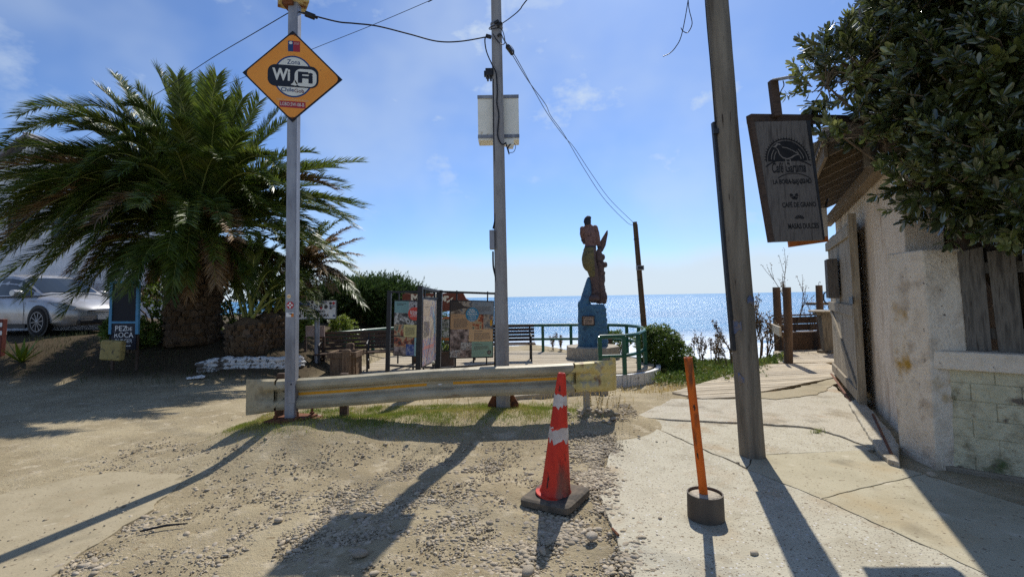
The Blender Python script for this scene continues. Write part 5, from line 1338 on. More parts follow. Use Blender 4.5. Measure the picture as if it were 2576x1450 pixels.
def blob(mb, zx, zy, rx, rz_, ry, dy=0.0, n=14, tilt=0.0):
    rings = []
    for i in range(1, 10):
        t = math.pi * i / 10; rr = math.sin(t); zz = -math.cos(t)
        ring = []
        for k in range(n):
            a = 2 * math.pi * k / n
            x, y, z = rr * math.cos(a) * rx * kx, rr * math.sin(a) * ry * kx, zz * rz_ * kx
            ring.append(Vector((SX(zx) + x * math.cos(tilt) + z * math.sin(tilt), sb.y + dy * kx + y, SZ(zy) - x * math.sin(tilt) + z * math.cos(tilt))))
        rings.append(ring)
    mb.loft(rings)
def limb(mb, pts, n=12):
    """pts: (zx, zy, radius across, radius in depth, depth offset)"""
    rings = []
    for zx, zy, rx, ry, dy in pts:
        rings.append([Vector((SX(zx) + math.cos(a) * rx * kx, sb.y + dy * kx + math.sin(a) * ry * kx, SZ(zy))) for a in np.linspace(0, 2 * math.pi, n, endpoint=False)])
    mb.loft(rings)
fig = MB()
# seen from behind: hips and legs, torso, shoulders, neck, arms, head
limb(fig, [(585, 800, 34, 34, 0), (578, 735, 44, 46, 0), (580, 660, 40, 44, 0), (575, 600, 42, 48, -4), (560, 540, 48, 58, -6), (535, 480, 58, 66, -8), (535, 420, 56, 64, -8), (545, 372, 50, 50, -4), (552, 340, 46, 40, 0), (552, 290, 48, 40, 0), (548, 240, 56, 42, 2), (545, 205, 62, 38, 4), (542, 186, 40, 30, 2), (535, 172, 24, 24, 0), (530, 150, 22, 24, 0)])
blob(fig, 525, 465, 52, 92, 62, -18)                                   # left hip
blob(fig, 487, 214, 20, 30, 26); blob(fig, 592, 205, 24, 30, 28)        # shoulders
limb(fig, [(508, 330, 12, 16, 40), (496, 290, 15, 18, 34), (486, 250, 17, 22, 14), (485, 214, 18, 24, 4)])
limb(fig, [(628, 400, 15, 18, 14), (618, 330, 17, 22, 6), (608, 262, 20, 24, 0), (596, 205, 22, 26, 2)])
blob(fig, 530, 148, 30, 44, 34)                                         # head with hair
blob(fig, 522, 168, 22, 40, 26, -14)
blob(fig, 538, 118, 24, 18, 28, 2)
M_skin = mat('painted_terracotta', [c8(112, 82, 78), c8(129, 100, 92), c8(89, 63, 59)], rough=.85, scale=9, bump=.6, bscale=34, spots=[(c8(52, 41, 39), 22, .64, .68)])
M_hair = mat('dark_painted_hair', [c8(40, 40, 42), c8(58, 56, 59)], rough=.8, scale=10, bump=.6, bscale=26)
M_olive = mat('olive_yellow_paint', [c8(104, 96, 61), c8(119, 109, 74), c8(79, 74, 52)], rough=.85, scale=12, bump=.6, bscale=34)
M_brownpaint = mat('brown_mauve_paint', [c8(85, 69, 65), c8(102, 84, 79), c8(70, 57, 57)], rough=.85, scale=8, bump=.6, bscale=30)
M_bluepaint = mat('worn_blue_paint', [c8(60, 93, 118), c8(77, 117, 142), c8(60, 85, 110)], rough=.8, scale=7, bump=.6, bscale=26, spots=[(c8(110, 129, 135), 14, .64, .7)])
def pick_fig(c):
    zy = 1158 - (c.z - sz0) / kx; zx = (c.x - sb.x) / kx + 545
    if zy < 175 and (zx < 552 or zy < 128): return 1
    if zy < 182 and zx < 540: return 1
    if zy < 352: return 0
    if zy < 362: return 1
    if zy < 600 and zx < 566 + (zy - 360) * .02: return 2
    return 3
remesh(fig, 'figure', [M_skin, M_hair, M_olive, M_brownpaint], .014, statue, pick_fig, .011)
# fish column at the right with scales and tail
fish = MB()
limb(fish, [(618, 815, 34, 40, 10), (640, 760, 36, 40, 10), (622, 700, 30, 44, 12), (622, 620, 32, 48, 14), (625, 540, 34, 46, 14), (618, 470, 36, 44, 10), (612, 410, 30, 36, 8), (628, 370, 20, 20, 10)])
for k in range(9): blob(fish, 650 + 3 * math.sin(k), 580 + 17 * k, 12, 10, 26, 8)
blob(fish, 664, 503, 20, 24, 30, 0); blob(fish, 652, 440, 14, 26, 20, 0); blob(fish, 648, 570, 16, 16, 24, 0); blob(fish, 648, 765, 26, 58, 34, -4)
remesh(fish, 'fish_body', [M_brownpaint], .016, statue, None, .012, label='brown mauve scaly fish body at the right side')
fin = MB().prism([Vector((SX(a), sb.y + .03, SZ(b))) for a, b in ((636, 390), (650, 395), (676, 345), (697, 250), (697, 220), (690, 222), (655, 275), (634, 310))], (0, .07, 0))
fin.build('tail_fin', M_brownpaint, statue, bevel=.014)
MB().prism([Vector((SX(a), sb.y + .05, SZ(b))) for a, b in ((505, 330), (506, 300), (480, 289), (478, 298), (492, 322))], (0, .05, 0)).build('small_fin', M_brownpaint, statue, bevel=.01)
wave = MB()
limb(wave, [(548, 1160, 121, 105, 0), (548, 1060, 117, 100, 0), (548, 950, 116, 96, 0), (548, 870, 112, 92, 0), (545, 822, 104, 86, 0)], 20)
limb(wave, [(495, 1150, 64, 70, -20), (490, 950, 58, 70, -16), (482, 850, 46, 62, -8), (505, 770, 44, 56, 0), (522, 690, 34, 44, 4), (530, 620, 18, 26, 6), (531, 598, 8, 12, 6)], 16)
blob(wave, 448, 830, 14, 40, 30); blob(wave, 478, 742, 10, 18, 20); blob(wave, 508, 668, 8, 16, 20)
for k in range(7): limb(wave, [(556, 1122 - 44 * k - 7, 118 - k, 104 - k * 2, 0), (556, 1122 - 44 * k + 7, 117 - k, 103 - k * 2, 0)][::-1], 20)
remesh(wave, 'painted_base', [M_bluepaint], .02, statue, None, .008, sm=2, label='blue painted base carved like a wave')
blob_l = MB(); blob(blob_l, 560, 775, 50, 34, 50, -30); remesh(blob_l, 'rock', [M_brownpaint], .02, statue, None, .01)
fp = Frame(Vector((SX(499), sb.y - 118 * kx, SZ(945))), (1, .05, 0), (0, 0, 1))
pq = MB().prism(rect(fp, -.165, .165, -.125, .125, -.06), fp.n * .06).build('plaque_frame', M_wood_brown, statue, bevel=.006)
MB().prism(rect(fp, -.135, .135, -.10, .10, .0), fp.n * .008).build('plaque', mat('bronze_plaque', [c8(150, 128, 112), c8(172, 148, 130)], rough=.5, metal=.2, scale=12, bump=.1), pq)
mb = MB(); lines(mb, fp, -.10, .10, -.085, .04, 6, .0095); mb.face(rect(fp, -.12, -.085, .055, .09, .0095)).face(rect(fp, .075, .11, .06, .09, .0095)).face(rect(fp, -.05, .05, .058, .078, .0095)); mb.build('small_print', P_ink, pq)
p0 = P(1523, 878, 14.0); o = MB().box((p0.x, p0.y, ZDk + .22), (.3, .3, .44), taper=1.15).build('planter', M_planter, None, bevel=.01); props(o, 'small dark planter tub behind the blue statue base', 'planter')
# ================================================================== LEFT: house, car, boards
M_glass_house = flat('house_window_glass', c8(40, 48, 56), .1, .7)
yh = 19.0
hz0 = .5
h0 = P(-60, 700, yh)
house = thing('white_house', (P(80, 700, yh).x, yh, hz0), 'white gabled house standing behind the big palm and the silver car', 'house')
def wallpoly(pts, Y, depth, name='wall', m=None): return MB().prism([P(a, b, Y) for a, b in pts], (0, depth, 0)).build(name, m or M_lime, house)
wallpoly([(-150, 800), (230, 800), (215, 470), (178, 425), (128, 395), (78, 352), (20, 395), (-150, 520)], yh, .3)
wallpoly([(180, 800), (420, 800), (420, 470), (345, 415), (268, 380), (200, 420), (180, 430)], yh + 1.6, .3)
M_tile = mat('grey_roof_sheet', [c8(110, 106, 108), c8(140, 136, 138)], rough=.7, scale=6, bump=.2)
def slope(a, b, Y, run, th=.12):
    p, q = P(*a, Y), P(*b, Y)
    d = (q - p).normalized(); up_ = Vector((-d.z, 0, d.x)); up_ = up_ if up_.z > 0 else -up_
    mb = MB().add([p + Vector((0, -.25, 0)), q + Vector((0, -.25, 0)), q + Vector((0, run, 0)), p + Vector((0, run, 0)), p + up_ * th + Vector((0, -.25, 0)), q + up_ * th + Vector((0, -.25, 0)), q + up_ * th + Vector((0, run, 0)), p + up_ * th + Vector((0, run, 0))],
                  [(0, 1, 2, 3), (7, 6, 5, 4), (0, 4, 5, 1), (1, 5, 6, 2), (2, 6, 7, 3), (3, 7, 4, 0)])
    n = int((q - p).length / .35)
    for k in range(n + 1):
        c = p.lerp(q, k / max(n, 1)) + up_ * (th + .03); mb.tube([c + Vector((0, -.25, 0)), c + Vector((0, run, 0))], .05, 5)
    mb.build('roof', M_tile, house)
slope((-160, 528), (80, 347), yh, 5); slope((76, 347), (222, 462), yh, 5)
slope((176, 440), (270, 374), yh + 1.6, 4); slope((266, 374), (425, 478), yh + 1.6, 4)
for px, py in ((88, 620), (30, 560)):
    pass
M_trim = mat('dark_fascia', [c8(64, 60, 62), c8(84, 80, 80)], rough=.7, scale=6, bump=.1)
for a_, b_, Y_ in (((20, 398), (78, 350), yh), ((78, 350), (130, 398), yh), ((130, 398), (216, 472), yh), ((200, 422), (268, 379), yh + 1.6), ((268, 379), (345, 416), yh + 1.6)):
    MB().bar(P(*a_, Y_ - .06), P(*b_, Y_ - .06), .06, .20, up=(0, 0, 1)).build('fascia', M_trim, house)
for k in range(9):                                              # vertical boards of the gable
    px = 40 + k * 9.5; yt = 352 + abs(px - 78) * .85
    MB().bar(P(px, 440, yh - .03), P(px, yt + 8, yh - .03), .05, .03, up=(0, 1, 0)).build('gable_board', M_lime, house)
MB().bar(P(-150, 445, yh - .05), P(215, 445, yh - .05), .08, .14).build('eave_band', M_trim, house)
for px, py in ((60, 560), (170, 560)):
    wnd = MB().box(P(px, py, yh - .03), (1.2, .08, 1.3)).build('window', M_trim, house)
    MB().box(P(px, py, yh - .08), (1.0, .04, 1.1)).build('pane', M_glass_house, wnd)
# painted block wall to the right of the house
wy = 14.6
a, b = P(-150, 790, wy + .6), P(278, 790, wy)
bw = thing('block_wall', (a.x, a.y, .6), 'white painted block wall behind the car bonnet', 'wall')
bw_top = P(230, 688, wy).z; bz0 = .35
L_ = (b - a); Lh = Vector((L_.x, L_.y, 0)); n_rows = int((bw_top - bz0) / .2) + 1
dxy = Lh.normalized(); nb_ = int(Lh.length / .41)
mbm = MB().box((0, 0, 0), (.40, .14, .19)); meb = bpy.data.meshes.new('block'); meb.from_pydata(mbm.v, [], mbm.f); meb.materials.append(mat('white_block', [c8(196, 196, 200), c8(216, 216, 220)], rough=.9, scale=5, bump=.4, info=.06))
for r in range(n_rows):
    for k in range(nb_ + 1):
        if k * .41 < Lh.length - 4.2: continue
        o = bpy.data.objects.new('block', meb); COL.objects.link(o); o.parent = bw
        o.location = Vector((a.x, a.y, bz0 + .1 + .2 * r)) + dxy * (.41 * k + (.2 if r % 2 else 0)) - org_of(bw); o.rotation_euler = (0, random.uniform(-.004, .004), math.atan2(dxy.y, dxy.x))
mm_ = (Vector((a.x, a.y, 0)) + Vector((b.x, b.y, 0))) / 2 + Vector((0, .05, (bz0 + bz0 + .2 * n_rows) / 2))
MB().bar(Vector((a.x, a.y + .06, mm_.z)), Vector((b.x, b.y + .06, mm_.z)), .09, .2 * n_rows - .03).build('mortar', M_lime, bw)

# ---- car
M_carpaint = mat('silver_white_paint', [c8(172, 172, 176), c8(186, 186, 188)], rough=.28, scale=2, bump=0, spec=.5, coat=.5, metal=.25, spots=[(c8(140, 130, 116), 2.2, .5, .8)])
M_glass = flat('tinted_car_glass', c8(26, 34, 38), .05, .9)
M_tyre = mat('tyre_rubber', [c8(34, 33, 33), c8(48, 46, 44)], rough=.9, scale=10)
M_rim = mat('grey_alloy', [c8(120, 120, 124), c8(146, 146, 150)], rough=.4, metal=.6, scale=4)
M_lampglass = flat('headlamp_glass', c8(150, 160, 170), .08, .8)
def make_car(loc, rz):
    car = thing('parked_car', (0, 0, 0), 'dusty silver sedan parked under the palm fronds before the white wall', 'car')
    # stations along x: x, half width, bottom, shoulder height, top of bonnet or boot
    stn = [(-2.34, .60, .42, .70, .82), (-2.26, .78, .30, .78, .95), (-1.9, .88, .22, .84, 1.02), (-1.2, .915, .19, .86, .98), (-.4, .92, .18, .86, .96), (.5, .92, .18, .85, .95), (1.1, .915, .18, .83, .96),
           (1.5, .905, .19, .80, .92), (1.9, .88, .20, .75, .85), (2.15, .82, .22, .68, .76), (2.32, .68, .26, .60, .67), (2.40, .50, .34, .55, .60)]
    rings = []
    for x, w, zb, zs_, zt in stn:
        prof_ = [(.80, zb), (.97, zb + .10), (1.0, (zb + zs_) / 2), (.985, zs_ - .05), (.95, zs_), (.86, (zs_ + zt) / 2 + .01), (.5, zt), (0, zt + .012)]
        half = [Vector((x, -w * a, z)) for a, z in prof_]
        rings.append(half + [Vector((p.x, -p.y, p.z)) for p in reversed(half[:-1])])
    MB().loft(rings).build('body', M_carpaint, car, smooth='auto')
    # greenhouse
    gst = [(-1.95, .72, .99, .80), (-1.30, .66, 1.34, .84), (-.6, .64, 1.44, .85), (.0, .64, 1.45, .85), (.45, .64, 1.38, .84), (1.22, .70, .965, .80)]
    rings = []
    for x, wt_, zt, wb_ in gst:
        zb = .93; half = [Vector((x, -wb_, zb)), Vector((x, -(wb_ * .45 + wt_ * .55), zb + (zt - zb) * .6)), Vector((x, -wt_, zt - .02)), Vector((x, -wt_ * .7, zt + .02)), Vector((x, 0, zt + .03))]
        rings.append(half + [Vector((p.x, -p.y, p.z)) for p in reversed(half[:-1])])
    MB().loft(rings).build('cabin', M_carpaint, car, smooth='auto')
    def gpt(x, s, e=.008):
        for (xa, wa, za, ba), (xb, wb2, zb2, bb2) in zip(gst[:-1], gst[1:]):
            if xa <= x <= xb:
                t = (x - xa) / (xb - xa); wt_, zt, wb_ = wa + (wb2 - wa) * t, za + (zb2 - za) * t, ba + (bb2 - ba) * t
        zb = .93
        y = wb_ + (wt_ - wb_) * (.55 * min(s, .6) / .6 + .45 * max(0, s - .6) / .4)
        return Vector((x, -y - e, zb + (zt - .02 - zb) * s))
    for sy in (1, -1):
        fl = lambda v: Vector((v.x, v.y * sy, v.z))
        for xs0, xs1 in ((-.25, .98), (-1.25, -.33)):
            mb = MB(); xx = np.linspace(xs0, xs1, 9)
            for xa, xb in zip(xx[:-1], xx[1:]):
                for s0, s1 in ((.06, .5), (.5, .88)): mb.face([fl(gpt(xa, s0)), fl(gpt(xb, s0)), fl(gpt(xb, s1)), fl(gpt(xa, s1))])
            mb.build('side_window', M_glass, car, smooth=True)
        mr = MB()
        for i, (xo, zo, sc_) in enumerate(((0, 0, 1),)):
            mr.loft([[Vector((.80 + .02 + dx * .1, sy * (-.93 - dy * .19), 1.0 + dz_ * .075)) for dx, dz_ in ((math.cos(a), math.sin(a)) for a in np.linspace(0, 2 * math.pi, 12, endpoint=False))] for dy in (0, .4, 1.0)])
        mr.build('wing_mirror', M_carpaint, car, smooth='auto', bevel=.01)
        MB().prism([Vector((2.0, sy * -.885, .66)), Vector((2.30, sy * -.71, .57)), Vector((2.33, sy * -.66, .65)), Vector((2.05, sy * -.86, .74)), Vector((1.72, sy * -.90, .76))], (.02, sy * -.012, .01)).build('headlight', M_lampglass, car)
        for x in (1.42, -1.40):
            MB().lathe([(.375, 0), (.375, .004)], Vector((x, sy * -.912, .335)), 28, ax=(0, -sy, 0)).build('wheel_arch', M_black, car)
            c = Vector((x, sy * -.74, .325))
            wh = MB().lathe([(.20, 0), (.30, 0), (.325, .03), (.325, .17), (.30, .195), (.235, .20), (.225, .18)], c, 32, ax=(0, -sy, 0)).build('wheel', M_tyre, car, smooth='auto')
            mb = MB().lathe([(.045, .15), (.045, .20), (.02, .205)], c, 12, ax=(0, -sy, 0)).lathe([(.232, .17), (.232, .20), (.215, .20), (.215, .17)], c, 32, ax=(0, -sy, 0))
            for k in range(10):
                a = 2 * math.pi * k / 10; mb.bar(c + Vector((.04 * math.cos(a), -sy * .19, .04 * math.sin(a))), c + Vector((.22 * math.cos(a + .12), -sy * .185, .22 * math.sin(a + .12))), .022, .02, up=(0, 1, 0))
            mb.build('rim', M_rim, wh); MB().lathe([(.21, .10), (.21, .11)], c, 24, ax=(0, -sy, 0)).build('brake_disc', M_black, wh)
        for x in (-.29, .92):
            MB().bar((x, sy * -.922, .26), (x, sy * -.921, .80), .008, .006, up=(0, 1, 0)).build('door_seam', M_black, car)
        MB().bar((-.12, sy * -.93, .78), (-.32, sy * -.93, .78), .02, .03).build('door_handle', M_rim, car)
        MB().bar((1.0, sy * -.918, .22), (-1.0, sy * -.918, .22), .02, .09).build('sill', M_black, car)
    mb = MB(); n = 8
    for k in range(n):
        for j in range(4):
            q = []
            for (s, t) in ((k, j), (k + 1, j), (k + 1, j + 1), (k, j + 1)):
                yy = -1 + 2 * s / n; tt = .06 + .86 * t / 4; x = 1.22 - (1.22 - .45) * tt; z = .965 + (1.38 - .965) * tt; w = .66 - .05 * tt
                q.append(Vector((x + .03 - .05 * yy * yy, yy * w, z + .022 + .012 * (1 - yy * yy))))
            mb.face(q)
    mb.build('windscreen', M_glass, car, smooth=True)
    mb = MB()
    for k in range(5): mb.bar((2.41 - .02 * k, -.44, .56 - .045 * k), (2.41 - .02 * k, .44, .56 - .045 * k), .03, .018)
    mb.build('grille', M_black, car)
    MB().box((2.36, 0, .30), (.14, 1.25, .10)).build('lower_intake', M_black, car, bevel=.02)
    MB().box((2.43, 0, .40), (.015, .42, .11)).build('number_plate', M_letter_white, car)
    car.scale = (1, 1, 1.1); car.location = loc; car.rotation_euler = (0, 0, rz)
    return car
wp = P(128, 846, 12.3)
rz = math.radians(-14)
make_car(Vector((wp.x - 1.42 * math.cos(rz), wp.y + .75 - 1.42 * math.sin(rz), gh(wp.x, wp.y + .6) - .0)), rz)

# ---- menu board HELADERIA / PEZ DE ROCA
yb_ = 9.6
c0 = P(311, 880, yb_)
mbd = thing('menu_board', (c0.x, c0.y, gh(c0.x, c0.y)), 'tall blue framed black menu board for ice cream and burgers in the palm shade', 'menu board')
M_bluefr = mat('light_blue_paint', [c8(70, 128, 164), c8(88, 146, 180)], rough=.6, scale=8, bump=.1)
f = Frame(P(274, 836, yb_), P(348, 836, yb_) - P(274, 836, yb_), (0, 0, 1)); W = (P(348, 836, yb_) - P(274, 836, yb_)).length; H = P(274, 706, yb_).z - f.o.z
MB().prism(rect(f, .03, W - .03, .03, H - .03, -.03), f.n * .028).build('blackboard', M_letter_dark, mbd)
for nm, (xa, xb, ya, yb2) in (('side_frame', (0, .055, -.03, H)), ('side_frame', (W - .055, W, -.03, H)), ('top_frame', (.056, W - .056, H - .05, H)), ('bottom_frame', (.056, W - .056, .185, .225))):
    MB().prism(rect(f, xa, xb, ya, yb2, -.035), f.n * .05).build(nm, M_bluefr, mbd)
mb = MB(); text(mb, f, 'HELADERIA', W * .5, H * .905, .004, width=W * .66, height=.075, bold=.01); mb.build('lettering', pm('old_gold', c8(196, 174, 100)), mbd)
lb2 = MB().prism(rect(f, .055, W - .05, -.34, .18, -.02), f.n * .022).build('lower_board', pm('navy', c8(24, 28, 44)), mbd)
mb = MB(); text(mb, f, 'PEZ', W * .42, .085, .006, width=.24, height=.10, bold=.008); text(mb, f, 'DE', W * .69, .075, .006, width=.12, height=.07, bold=.008)
text(mb, f, 'ROCA', W * .52, -.045, .006, width=.38, height=.105, bold=.008); text(mb, f, 'BURGER', W * .52, -.165, .006, width=.34, height=.075, bold=.005); mb.face(rect(f, W * .42, W * .76, -.27, -.25, .006)); mb.build('lettering', M_letter_white, lb2)
for x in (.05, W - .05): MB().prism(rect(f, x - .025, x + .025, -.75, -.02 if x < .1 else -.03, -.06), f.n * .03).build('leg', M_wood_brown, mbd)
j0 = P(284, 880, yb_ - .35)
jc = MB().box(j0, (.40, .14, .38), Matrix.Rotation(.08, 3, 'Y')).build('plastic_container', mat('grimy_yellow_plastic', [c8(150, 130, 76), c8(170, 150, 92)], rough=.6, scale=7, bump=.1, spots=[(c8(84, 74, 54), 10, .58, .66)]), None, bevel=.03)
props(jc, 'grimy yellow plastic container hanging in front of the menu board', 'container')
MB().tube(smooth_path([P(276, 857, yb_ - .35), P(278, 845, yb_ - .3), P(288, 838, yb_ - .12), P(300, 836, yb_ - .02)]), .012, 6).build('hanging_strap', M_cable, jc)
bp0 = P(3, 880, 10.6)
bol = thing('striped_bollard', (bp0.x, bp0.y, gh(bp0.x, bp0.y)), 'short red and white striped wooden post at the far left edge', 'bollard')
zt = P(6, 802, 10.6).z
MB().box((bp0.x, bp0.y, (zt + gh(bp0.x, bp0.y)) / 2 - .05), (.10, .10, zt - gh(bp0.x, bp0.y) + .1), Matrix.Rotation(.03, 3, 'Y')).build('shaft', mat('faded_red_paint', [c8(112, 52, 42), c8(96, 46, 38)], rough=.7, scale=8, bump=.2), bol, bevel=.006)
for z in (.12, .30): MB().box((bp0.x, bp0.y, zt - z), (.105, .105, .09), Matrix.Rotation(.03, 3, 'Y')).build('white_band', M_white_paint, bol)
# low whitewashed stone wall
wl0 = [(505, 938), (545, 928), (600, 926), (660, 926), (715, 925), (748, 922)]
stones_w = thing('low_stone_wall', Gt(620, 930), 'low whitewashed stone wall edging the palm bed', 'stone wall')
for k in range(34):
    t = k / 33 * 4.999; i = int(t); u = t - i
    px = wl0[i][0] + (wl0[i + 1][0] - wl0[i][0]) * u; py = wl0[i][1] + (wl0[i + 1][1] - wl0[i][1]) * u
    g0 = Gt(px, py)
    for lay in range(3):
        v = lumpy(ico2v, .34, 200 + (k * 2 + lay) % 9); s = np.array([random.uniform(.08, .16), .12, random.uniform(.045, .07)])
        V = v * s + np.array([g0.x + random.uniform(-.03, .03), g0.y + .08, g0.z - .01 + lay * .075 + random.uniform(-.015, .015) + .03])
        np_mesh('stone', V, ico2f, M_whitestone, stones_w, smooth=True)

# ================================================================== PALMS
def frond(P0, P1, P2, nl, Lmax, wid, droop=.25, stiff=.5, start=.12, vee=.35):
    """A feather leaf along the curve P0 P1 P2: vertices, quads and the rachis points."""
    P0, P1, P2 = (np.array(p, float) for p in (P0, P1, P2))
    t = np.linspace(start, 1, nl)[:, None]
    C = P0 * (1 - t) ** 2 + P1 * 2 * t * (1 - t) + P2 * t ** 2
    T = (P1 - P0) * 2 * (1 - t) + (P2 - P1) * 2 * t; T /= np.linalg.norm(T, axis=1)[:, None]
    up = np.array([0, 0, 1.0]); S = np.cross(T, up); ln = np.linalg.norm(S, axis=1)[:, None]
    S = np.where(ln > .15, S / np.maximum(ln, 1e-6), np.array([1, 0, 0])); Nn = np.cross(S, T)
    tt = t[:, 0]
    ln_ = Lmax * np.clip(np.minimum(1, .35 + 2.4 * (tt - start)) * (1.03 - .42 * tt ** 2.2), .12, None)
    Vs, Fs, o = [], [], 0
    for sgn in (1, -1):
        L = ln_ * RNG.uniform(.85, 1.12, nl); fa = stiff + .5 * tt + RNG.normal(0, .09, nl)
        D = sgn * S * np.cos(fa)[:, None] + T * np.sin(fa)[:, None] + Nn * (vee + RNG.normal(0, .13, nl))[:, None]
        D /= np.linalg.norm(D, axis=1)[:, None]
        Wd = np.cross(D, Nn); Wd /= np.linalg.norm(Wd, axis=1)[:, None]
        Wd = Wd * .8 + Nn * RNG.normal(0, .3, nl)[:, None]
        sag = np.array([0, 0, -1.0]) * (droop * L)[:, None]
        b0 = C + D * (.01); m1 = C + D * (L * .5)[:, None] + sag * .22; e1 = C + D * L[:, None] + sag
        w = wid * (.6 + .5 * np.sin(np.pi * tt))[:, None]
        v = np.stack([b0 - Wd * w * .35, b0 + Wd * w * .35, m1 - Wd * w * .5, m1 + Wd * w * .5, e1 - Wd * w * .06, e1 + Wd * w * .06], 1).reshape(-1, 3)
        q = np.array([[0, 1, 3, 2], [2, 3, 5, 4]])[None] + (np.arange(nl) * 6)[:, None, None]
        Vs.append(v); Fs.append(q.reshape(-1, 4) + o); o += len(v)
    return np.concatenate(Vs), np.concatenate(Fs)
def bez(P0, P1, P2, n): return [Vector(P0) * (1 - t) ** 2 + Vector(P1) * 2 * t * (1 - t) + Vector(P2) * t * t for t in np.linspace(0, 1, n)]
def add_frond(parent, P0, P1, P2, nl=74, L=.48, wid=.03, mats_=None, r=.028, **kw):
    V, F = frond(P0, P1, P2, nl, L, wid, **kw)
    mb = MB().tube(bez(P0, P1, P2, 12), [r * (1 - .9 * k / 11) for k in range(12)], 5)
    nv = len(V); Fr = [f for f in mb.f if len(f) == 4]
    V2 = np.concatenate([V, np.array(mb.v)]); F2 = np.concatenate([F, np.array(Fr) + nv])
    return np_mesh('frond', V2, F2, mats_ or [M_leaf_pal, M_rachis], parent, smooth=False, mi=np.concatenate([np.zeros(len(F)), np.ones(len(Fr))]))
YPm = 11.2
pc = P(490, 640, YPm)
pbase = Vector((pc.x, YPm, gh(pc.x, YPm) - .05))
palm = thing('palm_tree', pbase, 'big spreading date palm with a thick scaly trunk over the menu board', 'palm tree')
crown = Vector((P(495, 590, YPm).x, YPm, P(495, 590, YPm).z))
ztr = P(490, 690, YPm).z
MB().lathe([(.58, 0), (.54, .3), (.50, .8), (.50, ztr - pbase.z), (.5, ztr - pbase.z + .35), (.2, crown.z - pbase.z)], pbase, 24).build('trunk', M_boot, palm, smooth=True)
def boots(parent, base, R0, z0, z1, rows, per, mesh_scale=1.0):
    v = np.array([[-.5, 0, -.5], [.5, 0, -.5], [.42, .35, .1], [-.42, .35, .1], [0, .55, .35], [-.36, 0, .5], [.36, 0, .5]], float)
    fc = [(0, 1, 2, 3), (3, 2, 4), (5, 3, 4), (4, 2, 6), (5, 4, 6), (0, 3, 5), (1, 6, 2)]
    me = bpy.data.meshes.new('leaf_base'); me.from_pydata((v * mesh_scale).tolist(), [], fc); me.materials.append(M_boot)
    for r in range(rows):
        z = z0 + (z1 - z0) * r / (rows - 1)
        for k in range(per):
            a = 2 * math.pi * (k + .5 * (r % 2)) / per + random.uniform(-.05, .05)
            if math.sin(a) > .45: continue
            o = bpy.data.objects.new('leaf_base', me); COL.objects.link(o); o.parent = parent
            o.location = Vector((base.x + math.cos(a) * R0, base.y + math.sin(a) * R0, z)) - org_of(parent)
            o.rotation_euler = (random.uniform(-.4, .25), random.uniform(-.2, .2), a - math.pi / 2 + random.uniform(-.2, .2)); s = random.uniform(.85, 1.15); o.scale = (.19 * s, .17 * s * random.uniform(.6, 1.5), .19 * s * random.uniform(.8, 1.25))
boots(palm, pbase, .53, pbase.z + .1, ztr + .15, 12, 20)
# fronds seen in the photograph: tip (px, py), depth of the tip, lift of the arch
FR = [(22, 345, 10.2, 1.5), (48, 290, 10.9, 1.35), (70, 330, 11.6, 1.2), (135, 262, 11.6, 1.1), (205, 268, 10.6, 1.0), (180, 330, 10.2, .9), (288, 190, 11.6, .55), (395, 178, 11.0, .35), (330, 240, 12.4, .5), (468, 196, 11.6, .15), (522, 200, 11.2, .05),
      (604, 214, 11.3, .1), (652, 256, 10.8, .25), (718, 306, 11.4, .3), (782, 384, 11.2, .5), (700, 280, 12.3, .3), (842, 476, 11.0, .7), (893, 572, 11.4, .8), (800, 430, 12.2, .6), (860, 520, 12.0, .7),
      (-70, 395, 10.8, 1.0), (-120, 470, 11.2, .8), (-90, 560, 10.4, .7), (-40, 640, 10.2, .75), (10, 700, 10.4, .8), (60, 745, 10.6, 1.1), (160, 790, 10.9, 1.1), (205, 700, 10.8, 1.0), (120, 640, 10.4, 1.0), (-20, 520, 9.6, .8),
      (40, 480, 9.0, .8), (255, 690, 9.0, .75), (320, 650, 8.6, .7), (380, 640, 9.4, .7), (420, 640, 8.5, .6), (395, 620, 9.4, .7), (470, 650, 9.2, .6), (545, 650, 9.1, .6), (590, 600, 8.8, .6), (640, 610, 9.4, .6), (700, 590, 9.6, .6),
      (720, 560, 9.4, .7), (780, 600, 10.4, .8), (820, 640, 11.4, .9), (690, 470, 9.0, .8), (760, 500, 10.0, .8), (560, 560, 8.4, .6), (470, 560, 8.2, .6), (350, 520, 8.3, .7), (240, 560, 8.7, .8), (150, 480, 9.2, .9),
      (250, 380, 9.2, 1.0), (350, 330, 9.6, .8), (440, 300, 9.6, .5), (540, 300, 9.6, .4), (620, 340, 9.6, .5), (680, 390, 10, .6), (420, 380, 8.9, .7), (560, 400, 9.0, .7), (300, 440, 8.8, .8)]
M_mixleaf = [M_leaf_pal, M_rachis]
for px, py in ((-60, 450), (10, 470), (70, 450), (140, 470), (200, 490), (-30, 560), (50, 590), (110, 580), (160, 600), (230, 570), (-100, 640), (-20, 620), (40, 640), (-120, 560), (280, 580), (90, 510), (200, 540), (20, 520), (-70, 480), (340, 560), (60, 560), (150, 540), (350, 215), (430, 190), (500, 190), (560, 205), (630, 235), (585, 240), (450, 230), (300, 250), (260, 235), (270, 330), (150, 300), (230, 300), (310, 270), (-110, 420), (-40, 430), (30, 420), (110, 410), (180, 440), (-90, 500), (0, 540), (80, 540), (170, 540), (-60, 600), (60, 620), (150, 650), (220, 620), (-80, 680), (0, 660), (90, 690), (180, 700), (250, 660), (310, 600), (100, 470), (260, 500), (330, 440), (20, 580), (130, 600), (700, 430), (650, 520), (740, 610), (600, 560), (520, 620)):
    FR.append((px + random.uniform(-20, 20), py + random.uniform(-20, 20), random.uniform(9.2, 10.9), random.uniform(.8, 1.4)))
